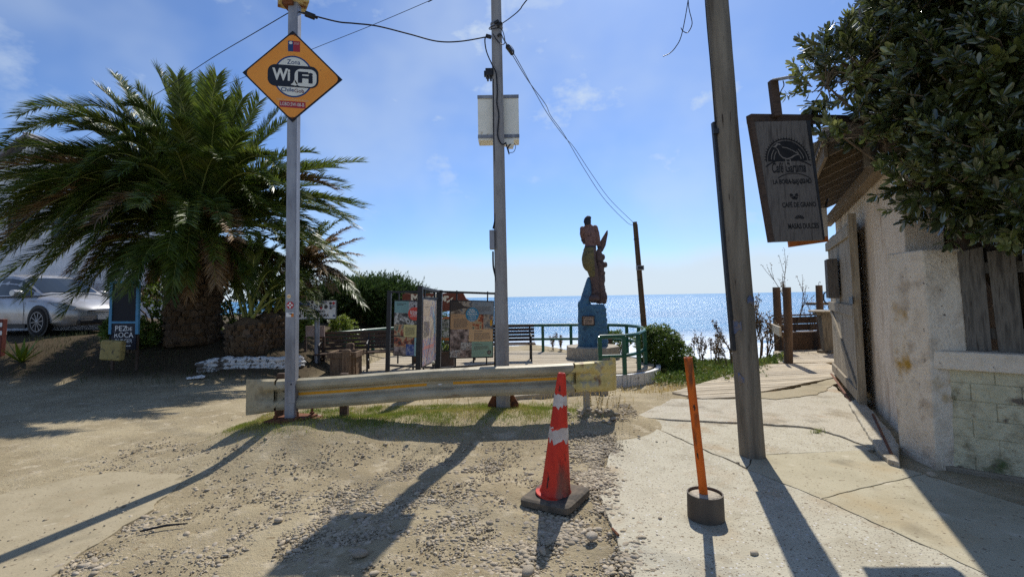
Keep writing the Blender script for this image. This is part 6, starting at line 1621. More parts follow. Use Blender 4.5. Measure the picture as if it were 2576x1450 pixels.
for k, (px, py, Y, lift) in enumerate(FR):
    if 225 < px < 420 and py > 590: py, Y = py - 60, max(Y, 10.6)
    if py < 265: lift = min(lift, .35)
    tip = P(px, py, Y)
    a0 = crown + Vector((random.uniform(-.2, .2), random.uniform(-.2, .2), random.uniform(-.3, .3)))
    mid = a0.lerp(tip, .56) + Vector((0, 0, lift * 1.6 + .15))
    add_frond(palm, a0, mid, tip, nl=int(100 + 24 * (tip - a0).length), L=random.uniform(.44, .58), wid=.034, droop=.14, mats_=[M_leaf_dry if (k % 11 == 5 and py > 380) else M_leaf_pal, M_rachis])
for k in range(34):                                             # fronds on the far side and the low skirt
    a = random.uniform(-.3, math.pi + .3); R = random.uniform(2.6, 4.0); zz = random.uniform(-1.2, 2.2)
    tip = crown + Vector((math.cos(a) * R, math.sin(a) * R, zz)); a0 = crown + Vector((random.uniform(-.2, .2), random.uniform(0, .3), random.uniform(-.2, .3)))
    add_frond(palm, a0, a0.lerp(tip, .5) + Vector((0, 0, 1.0)), tip, nl=150, L=.50, wid=.036, droop=.15)
for k in range(40):                                             # hanging older leaves round the trunk top
    a = random.uniform(-1.9, 3.6); R = random.uniform(1.0, 2.2)
    a0 = crown + Vector((math.cos(a) * .25, math.sin(a) * .25, -.35)); tip = a0 + Vector((math.cos(a) * R, math.sin(a) * R, random.uniform(-1.15, -.5)))
    add_frond(palm, a0, a0.lerp(tip, .55) + Vector((math.cos(a) * .4, math.sin(a) * .4, .95)), tip, nl=120, L=.42, wid=.034, mats_=[M_leaf_pal if k % 3 else M_leaf_dry, M_rachis])
# second palm: drying crown right of the post
Yd = 14.2
dc = P(745, 690, Yd); db0 = Vector((dc.x, Yd, gh(dc.x, Yd)))
dpalm = thing('palm_tree', db0, 'smaller drying palm with brown tinged fronds behind the grey sign post', 'palm tree')
MB().lathe([(.36, -.1), (.32, .4), (.3, dc.z - db0.z - .2), (.1, dc.z - db0.z + .1)], db0, 14).build('trunk', M_boot, dpalm, smooth=True)
DR = [(905, 600, 13.6, .3, 1), (880, 572, 14, .35, 1), (900, 640, 13.6, .5, 1), (890, 670, 13.4, .5, 1), (870, 545, 14.4, .4, 0), (850, 600, 13.2, .4, 1), (860, 700, 13, .6, 1), (840, 730, 12.8, .6, 1), (915, 770, 13.0, .75, 0), (900, 745, 12.8, .8, 0), (820, 560, 13.4, .4, 0),
      (800, 760, 12.6, .6, 1), (780, 700, 12.5, .6, 0), (700, 600, 13.4, .5, 0), (680, 680, 12.8, .6, 0), (830, 640, 12.8, .5, 1), (810, 680, 12.4, .6, 1), (790, 620, 12.6, .4, 1), (760, 560, 13.2, .3, 0), (730, 570, 14, .3, 0), (860, 640, 13.6, .4, 1), (770, 740, 12.4, .6, 1), (880, 710, 13.8, .6, 1)]
for px, py, Y, lift, dry in DR:
    tip = P(px, py, Y); a0 = dc + Vector((random.uniform(-.1, .1), 0, random.uniform(-.15, .15)))
    add_frond(dpalm, a0, a0.lerp(tip, .5) + Vector((0, 0, lift)), tip, nl=84, L=.38, wid=.036, mats_=[M_leaf_dry if dry else M_leaf_pal, M_rachis], droop=.45, r=.02)
# young palms: upright bundles of long stalks
def young_palm(px, Y, label, tips, R0):
    b0 = P(px, 870, Y); b0 = Vector((b0.x, Y, gh(b0.x, Y)))
    t = thing('young_palm', b0, label, 'palm tree', 'young palms in the bed')
    MB().lathe([(R0, -.1), (R0 * 1.05, .3), (R0 * .8, .62), (R0 * .3, .75)], b0, 16).build('trunk', M_boot, t, smooth=True)
    boots(t, b0, R0 * 1.02, b0.z + .05, b0.z + .55, 5, 13, .8)
    for tx, ty, TY in tips:
        tip = P(tx, ty, TY); a0 = b0 + Vector((random.uniform(-.1, .1), random.uniform(-.1, .1), .6))
        add_frond(t, a0, a0.lerp(tip, .55) + Vector((0, 0, .45 + .12 * (tip - a0).length)), tip, nl=60, L=.36, wid=.026, start=.5, r=.034)
young_palm(625, 10.7, 'young palm with upright yellowish stalks just right of the big trunk', [(575, 640, 10.8), (590, 600, 11.2), (640, 640, 10.4), (690, 680, 10.2), (720, 720, 10.2), (745, 700, 10.9), (660, 600, 11.4), (760, 760, 10.6), (610, 690, 10.2), (700, 620, 11.2), (560, 700, 10.6)], .40)
young_palm(676, 11.2, 'young palm with arching stalks directly left of the sign post', [(720, 650, 11), (770, 700, 10.9), (800, 760, 10.7), (700, 700, 10.5), (745, 640, 11.6), (640, 680, 10.9), (780, 800, 10.6), (690, 740, 10.4)], .32)
young_palm(712, 11.6, 'smallest young palm half hidden behind the sign post', [(760, 690, 11.4), (790, 740, 11.2), (810, 800, 11), (740, 720, 11), (700, 720, 11.2), (680, 760, 11)], .28)

# ================================================================== LEAFY PLANTS
def leaf_shape(L, W, fold=.12):
    v = np.array([[0, 0, 0], [-W * .5, fold * W, L * .45], [0, 0, L * .5], [W * .5, fold * W, L * .45], [0, -L * .06, L]], float)
    return v, np.array([[0, 2, 4, 1], [0, 3, 4, 2]])
def rosette(n, L, W, spread, rng):
    V, F, o = [], [], 0
    v, f = leaf_shape(L, W)
    for k in range(n):
        a = 2.4 * k + rng.uniform(-.3, .3); b = spread * (.35 + .65 * k / n) + rng.uniform(-.15, .15); s = rng.uniform(.75, 1.1)
        Rx = np.array([[1, 0, 0], [0, math.cos(b), math.sin(b)], [0, -math.sin(b), math.cos(b)]]); Rz_ = np.array([[math.cos(a), -math.sin(a), 0], [math.sin(a), math.cos(a), 0], [0, 0, 1]])
        V.append((v * s) @ Rx.T @ Rz_.T + np.array([0, 0, -.012 * k])); F.append(f + o); o += len(v)
    return np.concatenate(V), np.concatenate(F)
ros = [rosette(9, 1.0, .30, 1.25, np.random.default_rng(k)) for k in range(4)]
def broad_leaf(L, W):
    v = np.array([[0, 0, 0], [0, -.03 * L, .5 * L], [0, -.10 * L, L], [-.24 * W, 0, .24 * L], [-.5 * W, .02 * L, .62 * L], [-.30 * W, -.05 * L, .93 * L], [.24 * W, 0, .24 * L], [.5 * W, .02 * L, .62 * L], [.30 * W, -.05 * L, .93 * L]], float)
    return v, np.array([[0, 1, 4, 3], [1, 2, 5, 4], [0, 6, 7, 1], [1, 7, 8, 2]])
def broad_rosette(seed):
    global leaf_shape
    keep_ = leaf_shape; leaf_shape = broad_leaf; r = rosette(8, 1.0, .34, 1.3, np.random.default_rng(seed)); leaf_shape = keep_
    return r
ros_broad = [broad_rosette(k + 40) for k in range(4)]
def fill(name, blobs, n, L, m, parent, shell=.55, up=.35, clump=2.2, gap=.42, **kw):
    """Leaf rosettes through the outer part of several ellipsoids (centre, radii)."""
    tot = sum(b[1][0] * b[1][1] + b[1][1] * b[1][2] + b[1][0] * b[1][2] for b in blobs)
    PP, DD = [], []
    for c, r in blobs:
        k = max(4, int(n * (r[0] * r[1] + r[1] * r[2] + r[0] * r[2]) / tot)); d = RNG.normal(size=(k, 3)); d /= np.linalg.norm(d, axis=1)[:, None]
        rad = shell + (1.06 - shell) * RNG.random(k) ** .6
        rad = rad * (1 + .35 * (fbm(d[:, 0] * clump + c[0], d[:, 1] * clump + d[:, 2] * 1.7 + 9, 3) - .5))
        PP.append(np.array(c) + d * np.array(r) * rad[:, None]); DD.append(d * 1.0 + np.array([0, 0, up]) + RNG.normal(0, .35, (k, 3)))
    PP, DD = np.concatenate(PP), np.concatenate(DD)
    g = fbm(PP[:, 0] * clump + 7, PP[:, 2] * clump + PP[:, 1] * clump * .6 + 3, 3); kk = g > gap * .9
    PP, DD = PP[kk], DD[kk]
    Vs, Fs, o = [], [], 0
    for q in range(4):
        i = slice(q, None, 4); V, F = merge(*ros[q], TM(PP[i], frames(DD[i]), L * RNG.uniform(.7, 1.2, len(PP[i])))); Vs.append(V); Fs.append(F + o); o += len(V)
    return np_mesh(name, np.concatenate(Vs), np.concatenate(Fs), m, parent, **kw)
def twig_tree(parent, base, h, depth, spread, m, r0, seed, leaves=None, leafsize=.03, nleaf=0, lean=(0, 0)):
    rnd = random.Random(seed); mb = MB(); ends = []
    def grow(p, d, L, r, k):
        q = p + d * L + Vector((rnd.uniform(-.06, .06) * L, rnd.uniform(-.06, .06) * L, 0)); mb.tube([p, (p + q) / 2 + Vector((rnd.uniform(-.04, .04) * L, 0, 0)), q], [r, r * .85, r * .65], 5, cap=False)
        for t in (.3, .5, .7, .9): ends.append((p.lerp(q, t), d))
        if k == 0: ends.append((q, d)); return
        for j in range(rnd.choice((2, 3, 3))):
            nd = (d + Vector((rnd.uniform(-1, 1) * spread, rnd.uniform(-1, 1) * spread, rnd.uniform(-.1, .35)))).normalized(); grow(p.lerp(q, rnd.uniform(.45, 1.0)), nd, L * rnd.uniform(.55, .82), r * .6, k - 1)
    grow(Vector(base), Vector((lean[0], lean[1], 1)).normalized(), h * .36, r0, depth)
    mb.build('stems', m, parent)
    if leaves:
        pts = [e for e in ends]; rnd.shuffle(pts); pts = (pts * (nleaf // max(1, len(pts)) + 1))[:nleaf]
        PP = np.array([(p + Vector((rnd.gauss(0, .02), rnd.gauss(0, .02), rnd.gauss(0, .02))))[:] for p, d in pts]); v, f_ = leaf_shape(1, .55)
        V, F = merge(v, f_, TM(PP, rot_rand(len(PP)), leafsize * RNG.uniform(.6, 1.2, len(PP)))); np_mesh('leaves', V, F, leaves, parent)
# cypress hedge left of the deck
def cypress(px, Y, ztop_py, rx, label, n, seed):
    c = P(px, 760, Y); zt = P(px, ztop_py, Y).z; zb = gh(c.x, Y) - .3
    t = thing('cypress', (c.x, Y, zb), label, 'cypress tree', 'cypress hedge behind the railing')
    MB().tube([(c.x, Y, zb), (c.x + .1, Y, zt - .5)], [.16, .05], 8).build('trunk', M_bark, t)
    # a spray: a short curved stem with scale leaves
    sv, sf, o = [], [], 0
    v, f_ = leaf_shape(.14, .045)
    for k in range(22):
        s = k / 21; p = np.array([.25 * s * s, 0, .62 * s]); a = k * 2.4; b = .75 - .35 * s
        Rx = np.array([[1, 0, 0], [0, math.cos(b), math.sin(b)], [0, -math.sin(b), math.cos(b)]]); Rz_ = np.array([[math.cos(a), -math.sin(a), 0], [math.sin(a), math.cos(a), 0], [0, 0, 1]])
        sv.append((v * (1.25 - .75 * s)) @ Rx.T @ Rz_.T + p); sf.append(f_ + o); o += len(v)
    sv, sf = np.concatenate(sv), np.concatenate(sf)
    d = RNG.normal(size=(n, 3)); d[:, 1] = -np.abs(d[:, 1]) * 1.0 + .25; d /= np.linalg.norm(d, axis=1)[:, None]
    H = zt - zb; cz = zb + H * .5
    rad = RNG.uniform(.55, 1.0, n) ** .6
    PP = np.array([c.x, Y, cz]) + d * rad[:, None] * np.array([rx, rx * .7, H * .5 - .7])
    PP[:, 2] += .35 * (fbm(PP[:, 0] * 1.6 + seed, PP[:, 1] * 2, 2) - .5) * (d[:, 2] > 0)
    DD = d * .7 + np.array([.45, -.1, .65]) + RNG.normal(0, .25, (n, 3))
    V, F = merge(sv, sf, TM(PP, frames(DD), RNG.uniform(.75, 1.35, n))); np_mesh('crown', V, F, M_leaf_con, t)
    k2 = n // 7; xx = RNG.uniform(-1, 1, k2); P2 = np.stack([c.x + xx * rx, Y + RNG.uniform(-.3, .3, k2), zt - 1.15 - (xx ** 2) * H * .28 + RNG.uniform(-.25, .1, k2)], 1)
    D2 = np.stack([.55 + RNG.normal(0, .25, k2), RNG.normal(-.1, .2, k2), .8 + RNG.normal(0, .15, k2)], 1)
    V, F = merge(sv, sf, TM(P2, frames(D2), RNG.uniform(1.1, 1.7, k2))); np_mesh('top_sprays', V, F, M_leaf_con, t)
    # dark inner mass of branchlets
    fill('inner_foliage', [((c.x, Y + .1, cz), (rx * .8, rx * .55, H * .42))], 900, .20, M_leaf_con, t, shell=.3)
cypress(905, 16.8, 690, 1.15, 'dark cypress nearest the drying palm with feathery top', 1100, 1)
cypress(975, 17.2, 688, 1.05, 'middle dark cypress of the windswept hedge', 1000, 2)
cypress(1030, 17.0, 715, .75, 'lowest cypress at the right end of the hedge by the panel frame', 700, 3)
cypress(850, 17.4, 705, 1.0, 'cypress half hidden behind the drying palm fronds', 800, 4)
def bush(name, label, blobs, n, L, m, cat='bush', group=None, **kw):
    c, r = blobs[0]
    t = thing(name, (c[0], c[1], c[2] - r[2]), label, cat, group)
    fill('foliage', blobs, n, L, m, t, **kw)
    mb = MB()
    for k in range(7):
        a = k * .9; mb.tube([(c[0], c[1], c[2] - r[2] - .1), (c[0] + math.cos(a) * r[0] * .4, c[1] + math.sin(a) * r[1] * .4, c[2]), (c[0] + math.cos(a) * r[0] * .75, c[1] + math.sin(a) * r[1] * .75, c[2] + r[2] * .4)], [.03, .02, .008], 5)
    mb.build('stems', M_bark, t); return t
q = P(845, 845, 13.2); bush('leafy_bush', 'bright green sunlit bush behind the kiosk and left railing', [((q.x, 13.6, q.z - .1), (.42, .35, .62)), ((q.x + .25, 13.5, q.z - .45), (.35, .3, .4))], 900, .10, M_leaf_light)
q = P(1678, 880, 11.9); bush('clipped_bush', 'dense rounded dark green bush right of the curved railing', [((q.x - .05, 12.1, q.z - .05), (.50, .5, .60)), ((q.x + .25, 11.9, q.z - .25), (.40, .45, .45)), ((q.x - .2, 12.3, q.z + .15), (.42, .45, .42))], 5200, .060, M_leaf_bush, shell=.7, gap=.30)
q = P(1550, 850, 15.0); bush('leafy_bush', 'green bush showing through the curved railing behind the statue', [((q.x, 15.1, q.z - .35), (.75, .4, .55))], 1200, .09, M_leaf_bush)
# low ice plant cover between deck and boardwalk
def d_ice(x, y):
    px, py = projn(np.stack([x, y, gz(x, y)], -1))
    return np.maximum.reduce([np.exp(-(((px - 1790) / 110) ** 4 + ((py - 935) / 32) ** 4)), np.exp(-(((px - 1925) / 48) ** 4 + ((py - 905) / 22) ** 4)), np.exp(-(((px - 1690) / 40) ** 4 + ((py - 955) / 16) ** 4)), np.exp(-(((px - 1870) / 60) ** 4 + ((py - 920) / 24) ** 4))]) * .95
nI = 60000; x = RNG.uniform(2.4, 7.5, nI); y = RNG.uniform(7.6, 14.5, nI); k = RNG.random(nI) < d_ice(x, y) * .45
x, y = x[k], y[k]; hI = .07 + .24 * fbm(x * 2.3, y * 2.3, 3)
iv, if_ = rosette(6, 1.0, .22, .8, np.random.default_rng(5))
V, F = merge(iv, if_, TM(np.stack([x, y, gz(x, y) + hI * RNG.random(len(x))], 1), frames(np.stack([RNG.normal(0, .5, len(x)), RNG.normal(0, .5, len(x)), np.ones(len(x))], 1)), RNG.uniform(.05, .10, len(x))))
o = np_mesh('ground_cover', V, F, M_iceplant, kind='stuff'); props(o, 'low succulent green ground cover between the deck and the boardwalk', 'ground cover')
# sparse shrubs on the slope
for k, (px, Y, pt_, lab) in enumerate(((1735, 13.4, 800, 'sparse bronze leaved shrub right beside the clipped bush'), (1790, 13.6, 795, 'sparse bronze shrub against the surf left of the timber pole'), (1828, 12.6, 815, 'low sparse shrub touching the left edge of the timber pole'),
                                        (1400, 16.2, 818, 'sparse twiggy shrub seen through the back railing left of the statue'), (1545, 16.0, 820, 'sparse twiggy shrub just right of the statue base'), (1700, 14.0, 820, 'thin sparse shrub rising over the top of the clipped bush'))):
    p = P(px, pt_, Y); zb = min(gh(p.x, Y), p.z - .9); t = thing('sparse_shrub', (p.x, Y, zb), lab, 'shrub', 'sparse bronze shrubs on the sea slope')
    for j in range(5):
        twig_tree(t, (p.x + random.uniform(-.35, .35), Y + random.uniform(-.3, .3), zb), (p.z - zb) * random.uniform(.75, 1.05), 2, .35, M_bark, .012, k * 10 + j, M_leaf_twig, .05, 130)
p = P(1895, 900, 11.6); t = thing('slender_tree', (p.x, 11.6, -.4), 'thinly leaved bronze shrub tree behind the timber pole beside the terrace posts', 'tree')
for j, (dx, h, ln) in enumerate(((-.1, 2.3, -.1), (.25, 2.5, .05), (.05, 1.9, .1), (.45, 2.0, .12), (-.3, 1.8, -.15))): twig_tree(t, (p.x + dx, 11.6 + .1 * j, -.5), h, 3, .42, M_bark, .028, 70 + j, M_leaf_twig, .055, 420, lean=(ln, 0))
p = P(2000, 850, 13.6); t = thing('slender_tree', (p.x, 13.6, -.6), 'taller bare twigged tree with a pointed top behind the terrace posts', 'tree')
for j, (dx, h, ln) in enumerate(((.0, 3.6, .02), (.35, 2.6, .14), (-.35, 2.3, -.16))): twig_tree(t, (p.x + dx, 13.6, -.6), h, 3, .40, M_bark, .028, 90 + j, M_leaf_twig, .05, 240, lean=(ln, 0))
# bed under the palms
def d_bed(x, y): return sst(-3.7, -4.6, x - .1 * (y - 10)) * sst(8.9, 9.8, y) * sst(14.5, 13, y) * sst(.35, .62, fbm(x * 1.7, y * 1.7, 3))
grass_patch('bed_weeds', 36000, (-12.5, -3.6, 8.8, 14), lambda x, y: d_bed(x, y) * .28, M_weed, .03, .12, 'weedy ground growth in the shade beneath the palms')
for px, Y, s, lab, m in ((330, 10.7, .55, 'dark weedy shrub beside and behind the menu board', M_leaf_bush), (400, 11.6, .8, 'dark shaded shrub between the menu board and the palm trunk', M_leaf_bush), (600, 13.4, 1.15, 'big dark shrub filling the gap behind the big palm trunk', M_leaf_bush), (700, 13.2, 1.0, 'dark shrub behind the young palms and the sign post', M_leaf_bush), (735, 11.8, .45, 'low shaded shrub at the foot of the young palms', M_leaf_bush)):
    q = P(px, 850, Y); bush('shade_shrub', lab, [((q.x, Y, gh(q.x, Y) + s * .7), (s, s * .6, s * .85))], 700, .12, m, cat='shrub')
a0 = P(55, 885, 10.3); ag = thing('agave', (a0.x, a0.y, gh(a0.x, a0.y)), 'small spiky agave on the shaded bank near the striped post', 'agave')
for k in range(16):
    a = 2.4 * k; el_ = .5 + .8 * (k / 16); L = random.uniform(.4, .6); d = Vector((math.cos(a) * math.cos(el_), math.sin(a) * math.cos(el_), math.sin(el_))); s_ = d.cross(Vector((0, 0, 1))).normalized()
    b0 = Vector((a0.x, a0.y, gh(a0.x, a0.y))); w = .04
    MB().add([b0 - s_ * w * .6, b0 + s_ * w * .6, b0 + d * L * .5 - s_ * w, b0 + d * L * .5 + s_ * w, b0 + d * L, b0 + d * L * .5 - Vector((0, 0, .015))], [(0, 1, 3, 5), (0, 5, 2), (2, 5, 4), (5, 3, 4), (0, 2, 3, 1), (2, 4, 3)]).build('leaf', M_leaf_light, ag)
# ================================================================== RIGHT: cafe building, garden wall, gate, sign, tree
pA, pB_, pC_ = G(2262, 1137, 0), G(2357, 1181, 0), G(2576, 1218, 0)
def V2(v, z=0): return Vector((v.x, v.y, z))
_g0, _g1 = G(2178, 1030, .03), G(2106, 938, .05)
wdir = (_g1 - _g0); wdir.z = 0; wdir.normalize()
wn = V2(_g0) + Vector((wdir.y, -wdir.x, 0)) * .11
wn = wn - wdir * ((wn.y - 4.62) / wdir.y)
wf = V2(_g1) + Vector((wdir.y, -wdir.x, 0)) * .11
wdir = (wf - wn).normalized(); wdir.z = 0; wdir.normalize(); wnrm = Vector((-wdir.y, wdir.x, 0))      # wnrm points to the path (left)
near = wn + Vector((.06, 0, 0))
far = wn + wdir * ((wf - wn).length + .1)
ZE = 2.98
cafe = thing('cafe_building', V2(near), 'beige stucco cafe building with wooden eaves behind the leafy tree', 'building')
def wallbox(a, b, th, z0, z1, m, name, parent=cafe, **kw):
    d = (b - a).normalized(); n = Vector((d.y, -d.x, 0)) * th
    return MB().prism([V2(a, z0), V2(a + n, z0), V2(b + n, z0), V2(b, z0)][::-1], (0, 0, z1 - z0)).build(name, m, parent, **kw)
wallbox(near, far, .3, -.3, ZE, M_stucco, 'wall', bevel=.01)
rgt = Vector((.985, .17, 0))
wallbox(near + rgt * .302 + wdir * .3, near + rgt * 5.5 + wdir * .3, .3, -.3, ZE + .35, mat('brown_render', [c8(120, 92, 66), c8(146, 116, 86)], rough=.95, scale=4, bump=.6), 'wall', bevel=.01)
wallbox(far + rgt * .302, far + rgt * 5.5, .3, -.3, ZE, M_stucco, 'wall')
# roof: sheet on rafters, sloping down to the path
ov = .62
r0, r1 = near - wdir * .25, far + wdir * .5
def rp(base, out_, z): return base + wnrm * out_ + Vector((0, 0, z))
rise = .42
mb = MB(); th = .035
def up_roof(c, z): return c + rgt * 3.4 + Vector((0, 0, z + rise * (3.0 + ov)))
q = [rp(r0, ov, ZE + .10), rp(r1, ov, ZE + .10), up_roof(r1, ZE + .10), up_roof(r0, ZE + .10)]
mb.prism(q, (0, 0, th))
M_roof = mat('grey_fibre_roof', [c8(120, 116, 112), c8(146, 142, 138)], rough=.85, scale=6, bump=.2)
roof = mb.build('roof', M_roof, cafe)
n = 30
mb = MB()
for k in range(n + 1):
    c = r0.lerp(r1, k / n); mb.tube([rp(c, ov + .02, ZE + .145), up_roof(c, ZE + .145)], .04, 5)
mb.build('roof_ridges', M_roof, roof)
for k in range(9):
    c = r0.lerp(r1, .04 + .92 * k / 8)
    MB().bar(rp(c, ov - .03, ZE + .02), rp(c, -.6, ZE + .02 + rise * (.6 + ov)), .06, .12).build('rafter', M_wood_rafter, cafe)
MB().bar(rp(r0, ov + .0, ZE + .0), rp(r1, ov + .0, ZE + .0), .03, .20).build('fascia', M_wood_rafter, cafe)
MB().bar(rp(r0, .08, ZE - .10), rp(r1, .08, ZE - .10), .12, .14).build('wall_plate', M_wood_rafter, cafe)
# half round gutter
mb = MB(); rg = .085; prev = None; na = 12
aa = np.linspace(math.pi, 2 * math.pi, na)
ring = lambda c: [c + wnrm * (rg * math.cos(a)) + Vector((0, 0, rg * math.sin(a))) for a in aa] + [c + wnrm * ((rg - .008) * math.cos(a)) + Vector((0, 0, (rg - .008) * math.sin(a))) for a in aa[::-1]]
mb.loft([ring(rp(r0 - wdir * .05, ov + .11, ZE + .13)), ring(rp(r1, ov + .11, ZE + .08))]).build('gutter', mat('grey_gutter', [c8(110, 112, 118), c8(132, 134, 138)], rough=.5, scale=4), cafe, smooth='auto')
# lamp socket and cable on the wall
c = near.lerp(far, .52) + wnrm * .04
MB().box((c.x, c.y, 2.45), (.09, .09, .14)).build('wall_lamp', M_letter_white, cafe, bevel=.01)
MB().tube(smooth_path([V2(c, 2.38), V2(c, 2.2) + wdir * .02, V2(c, 1.98) - wdir * .05, V2(c, 1.9) - wdir * .14]), .007, 5).build('wall_cable', M_cable, cafe)
# gate leaf folded back along the wall
g0, g1 = G(2171, 1020, .03), G(2104, 938, .05)
gd_ = (g1 - g0); gl_ = Vector((gd_.x, gd_.y, 0)).length; gdir = Vector((gd_.x, gd_.y, 0)).normalized(); gnr = Vector((-gdir.y, gdir.x, 0))
zt0 = P(2146, 566, g0.y).z; zt1 = P(2097, 588, g1.y).z; ztg = (zt0 + zt1) / 2
gate = thing('timber_gate', V2(g0, .05), 'bare plank gate with a post box standing open along the stucco wall', 'gate')
nbd = 9
for k in range(nbd):
    a = g0 + gdir * (gl_ * k / nbd + .004); b = g0 + gdir * (gl_ * (k + 1) / nbd - .004)
    zz = random.uniform(-.012, .012)
    MB().prism([V2(a, .07 + zz), V2(b, .07 + zz), V2(b, ztg - .03 + zz), V2(a, ztg - .03 + zz)], gnr * .026).build('board', M_wood_door, gate, bevel=.003)
o_ = gnr * .028
for z, h in ((.16, .15), (1.28, .15), (ztg - .16, .15)):
    MB().bar(V2(g0 - gdir * .03, z) + gnr * .045, V2(g0 + gdir * (gl_ + .02), z) + gnr * .045, .034, h).build('ledge', M_wood_door, gate, bevel=.004)
MB().bar(V2(g0 - gdir * .05, .03) + gnr * .01, V2(g0 - gdir * .05, ztg + .06) + gnr * .01, .07, .09, up=gnr).build('hanging_stile', M_wood_door, gate, bevel=.005)
MB().bar(V2(g0 + gdir * .10, .22) + gnr * .040, V2(g0 + gdir * (gl_ - .12), 1.2) + gnr * .040, .024, .11).build('brace', M_wood_door, gate)
bx = P(2118, 690, g0.y + (g1.y - g0.y) * .62)
MB().box(V2(g0 + gdir * gl_ * .50 + gnr * .13, P(2115, 700, g0.y + gd_.y * .5).z), (.36, .14, .62), Matrix((gdir, gnr, Vector((0, 0, 1)))).transposed()).build('post_box', M_wood_dark, gate, bevel=.006)
MB().bar(V2(g0 - gdir * .16, 1.42) + gnr * .062, V2(g0 + gdir * .12, 1.42) + gnr * .066, .012, .09).build('hinge', M_black, gate)
MB().tube(smooth_path([V2(g0 + gdir * (gl_ + .0), 1.55) + gnr * .05, V2(g0 + gdir * (gl_ + .03), 1.5) + gnr * .12, V2(g0 + gdir * (gl_ + .03), 1.36) + gnr * .12, V2(g0 + gdir * (gl_ + .0), 1.31) + gnr * .05]), .012, 6).build('handle', M_black, gate)
MB().bar(V2(g1 + gdir * .02, .03) + gnr * .08, V2(g0 + gdir * .0, .012) + gnr * .10, .03, .03).build('bottom_rail', M_rust, gate)
p = G(2110, 955, .04); o = MB().tube([p, p + Vector((-.02, 0, .2))], .011, 6).build('steel_stake', M_rust, None); props(o, 'short rusty stake standing at the far foot of the gate', 'stake')
# threshold kerb along the wall
th_ = [G(2135, 1015, .05), G(2172, 1075, .05), G(2205, 1128, .05), G(2232, 1158, .05), G(2264, 1166, .05), G(2258, 1110, .05), G(2200, 1040, .05), G(2160, 1000, .05)]
fine = []
for i, p in enumerate(th_):
    q_ = th_[(i + 1) % len(th_)]; m_ = max(1, int((q_ - p).length / .05)); fine += [wob(p.lerp(q_, k / m_), .04) for k in range(m_)]
o = MB().prism([V2(p, -.02) for p in reversed(fine)], (0, 0, .085)).build('threshold_kerb', M_rough, None, bevel=.012); props(o, 'broken concrete sill with a rusty strip at the foot of the stucco wall', 'kerb')
a, b = G(2195, 1040, .07), G(2242, 1140, .07); MB().bar(V2(a, .068), V2(b, .068), .022, .008).build('rusty_strip', M_rust, o)
# pillar
ph_ = 1.90
pd = (pB_ - pA).normalized(); pn_ = Vector((pd.y, -pd.x, 0)); pn_ = pn_ if pn_.x < 0 else -pn_
rings = []
for z in np.linspace(-.2, ph_, 9):
    a, b = V2(pA, z), V2(pB_, z); w = lambda v: v + Vector((random.uniform(-.008, .008), random.uniform(-.008, .008), 0))
    rings.append([w(a), w(a.lerp(b, .5)), w(b), w(b - pn_ * .32), w(a - pn_ * .32)])
pil = MB().loft(rings).build('wall_pillar', M_pillar, None, bevel=.015); props(pil, 'rough plaster pillar with rusty yellow stains at the wall corner', 'pillar')
# garden wall: framed recessed brick panel, coping, pickets
gw = thing('garden_wall', V2(pB_), 'low mossy painted brick garden wall with a plaster coping', 'wall')
wd_ = (pC_ - pB_).normalized(); wd_.z = 0; wd_.normalize(); wnn = Vector((wd_.y, -wd_.x, 0)); wnn = wnn if wnn.x < 0 or wnn.y < 0 else -wnn
Lw = 3.4; s0 = pB_ + wd_ * .004
def wpt(s, out_, z): return V2(s0 + wd_ * s + wnn * out_, z)
MB().prism([wpt(0, -.09, -.2), wpt(Lw, -.09, -.2), wpt(Lw, -.30, -.2), wpt(0, -.30, -.2)], (0, 0, 1.08)).build('wall_core', M_oldwall, gw)
MB().prism([wpt(.0, -.02, .86), wpt(Lw, -.02, .86), wpt(Lw, -.34, .86), wpt(0, -.34, .86)], (0, 0, .155)).build('coping', M_pillar, gw, bevel=.012)
MB().prism([wpt(.0, -.03, -.2), wpt(.035, -.03, -.2), wpt(.035, -.089, -.2), wpt(0, -.089, -.2)], (0, 0, 1.055)).build('frame_edge', M_pillar, gw, bevel=.006)
bwid, bh = .30, .150
for r in range(6):
    for k in range(12):
        s = .045 + k * bwid + (bwid / 2 if r % 2 else 0) - .1
        sa, sb_ = max(s + .003, .042), min(s + bwid - .003, Lw)
        if sb_ - sa < .04: continue
        z = .0 + r * bh; dd_ = random.uniform(-.004, .004)
        MB().prism([wpt(sa, -.084 + dd_ * .6, z + .003), wpt(sb_, -.084 + dd_ + random.uniform(-.003, .003), z + .003), wpt(sb_, -.0895, z + .003), wpt(sa, -.0895, z + .003)], (0, 0, bh - .006)).build('brick', M_oldwall, gw, bevel=.005)
MB().prism([wpt(.04, -.045, -.2), wpt(Lw, -.045, -.2), wpt(Lw, -.0895, -.2), wpt(.04, -.0895, -.2)], (0, 0, .235)).build('plinth_course', mat('damp_base', [c8(124, 112, 96), c8(148, 136, 116)], rough=.95, scale=6, bump=.7), gw, bevel=.012)
fen = thing('picket_fence', wpt(0, -.2, 1.02), 'wide old vertical boards fixed above the garden wall', 'fence')
zt_ = P(2430, 632, wpt(.2, -.2, 0).y).z
s = -.04
for k, w_ in enumerate((.09, .155, .15, .155, .15, .16, .15, .155, .15, .16)):
    tw = random.uniform(-.01, .01); gap_ = (.006, .035, .04, .045, .03)[k % 5]
    MB().prism([wpt(s, -.16, 1.016), wpt(s + w_, -.16, 1.016), wpt(s + w_ - .012 + tw, -.16, zt_ + random.uniform(-.02, .03)), wpt(s - .022 + tw, -.16, zt_ + random.uniform(-.02, .03))], -wnn * .03).build('board', M_wood_picket, fen, bevel=.003)
    s += w_ + gap_
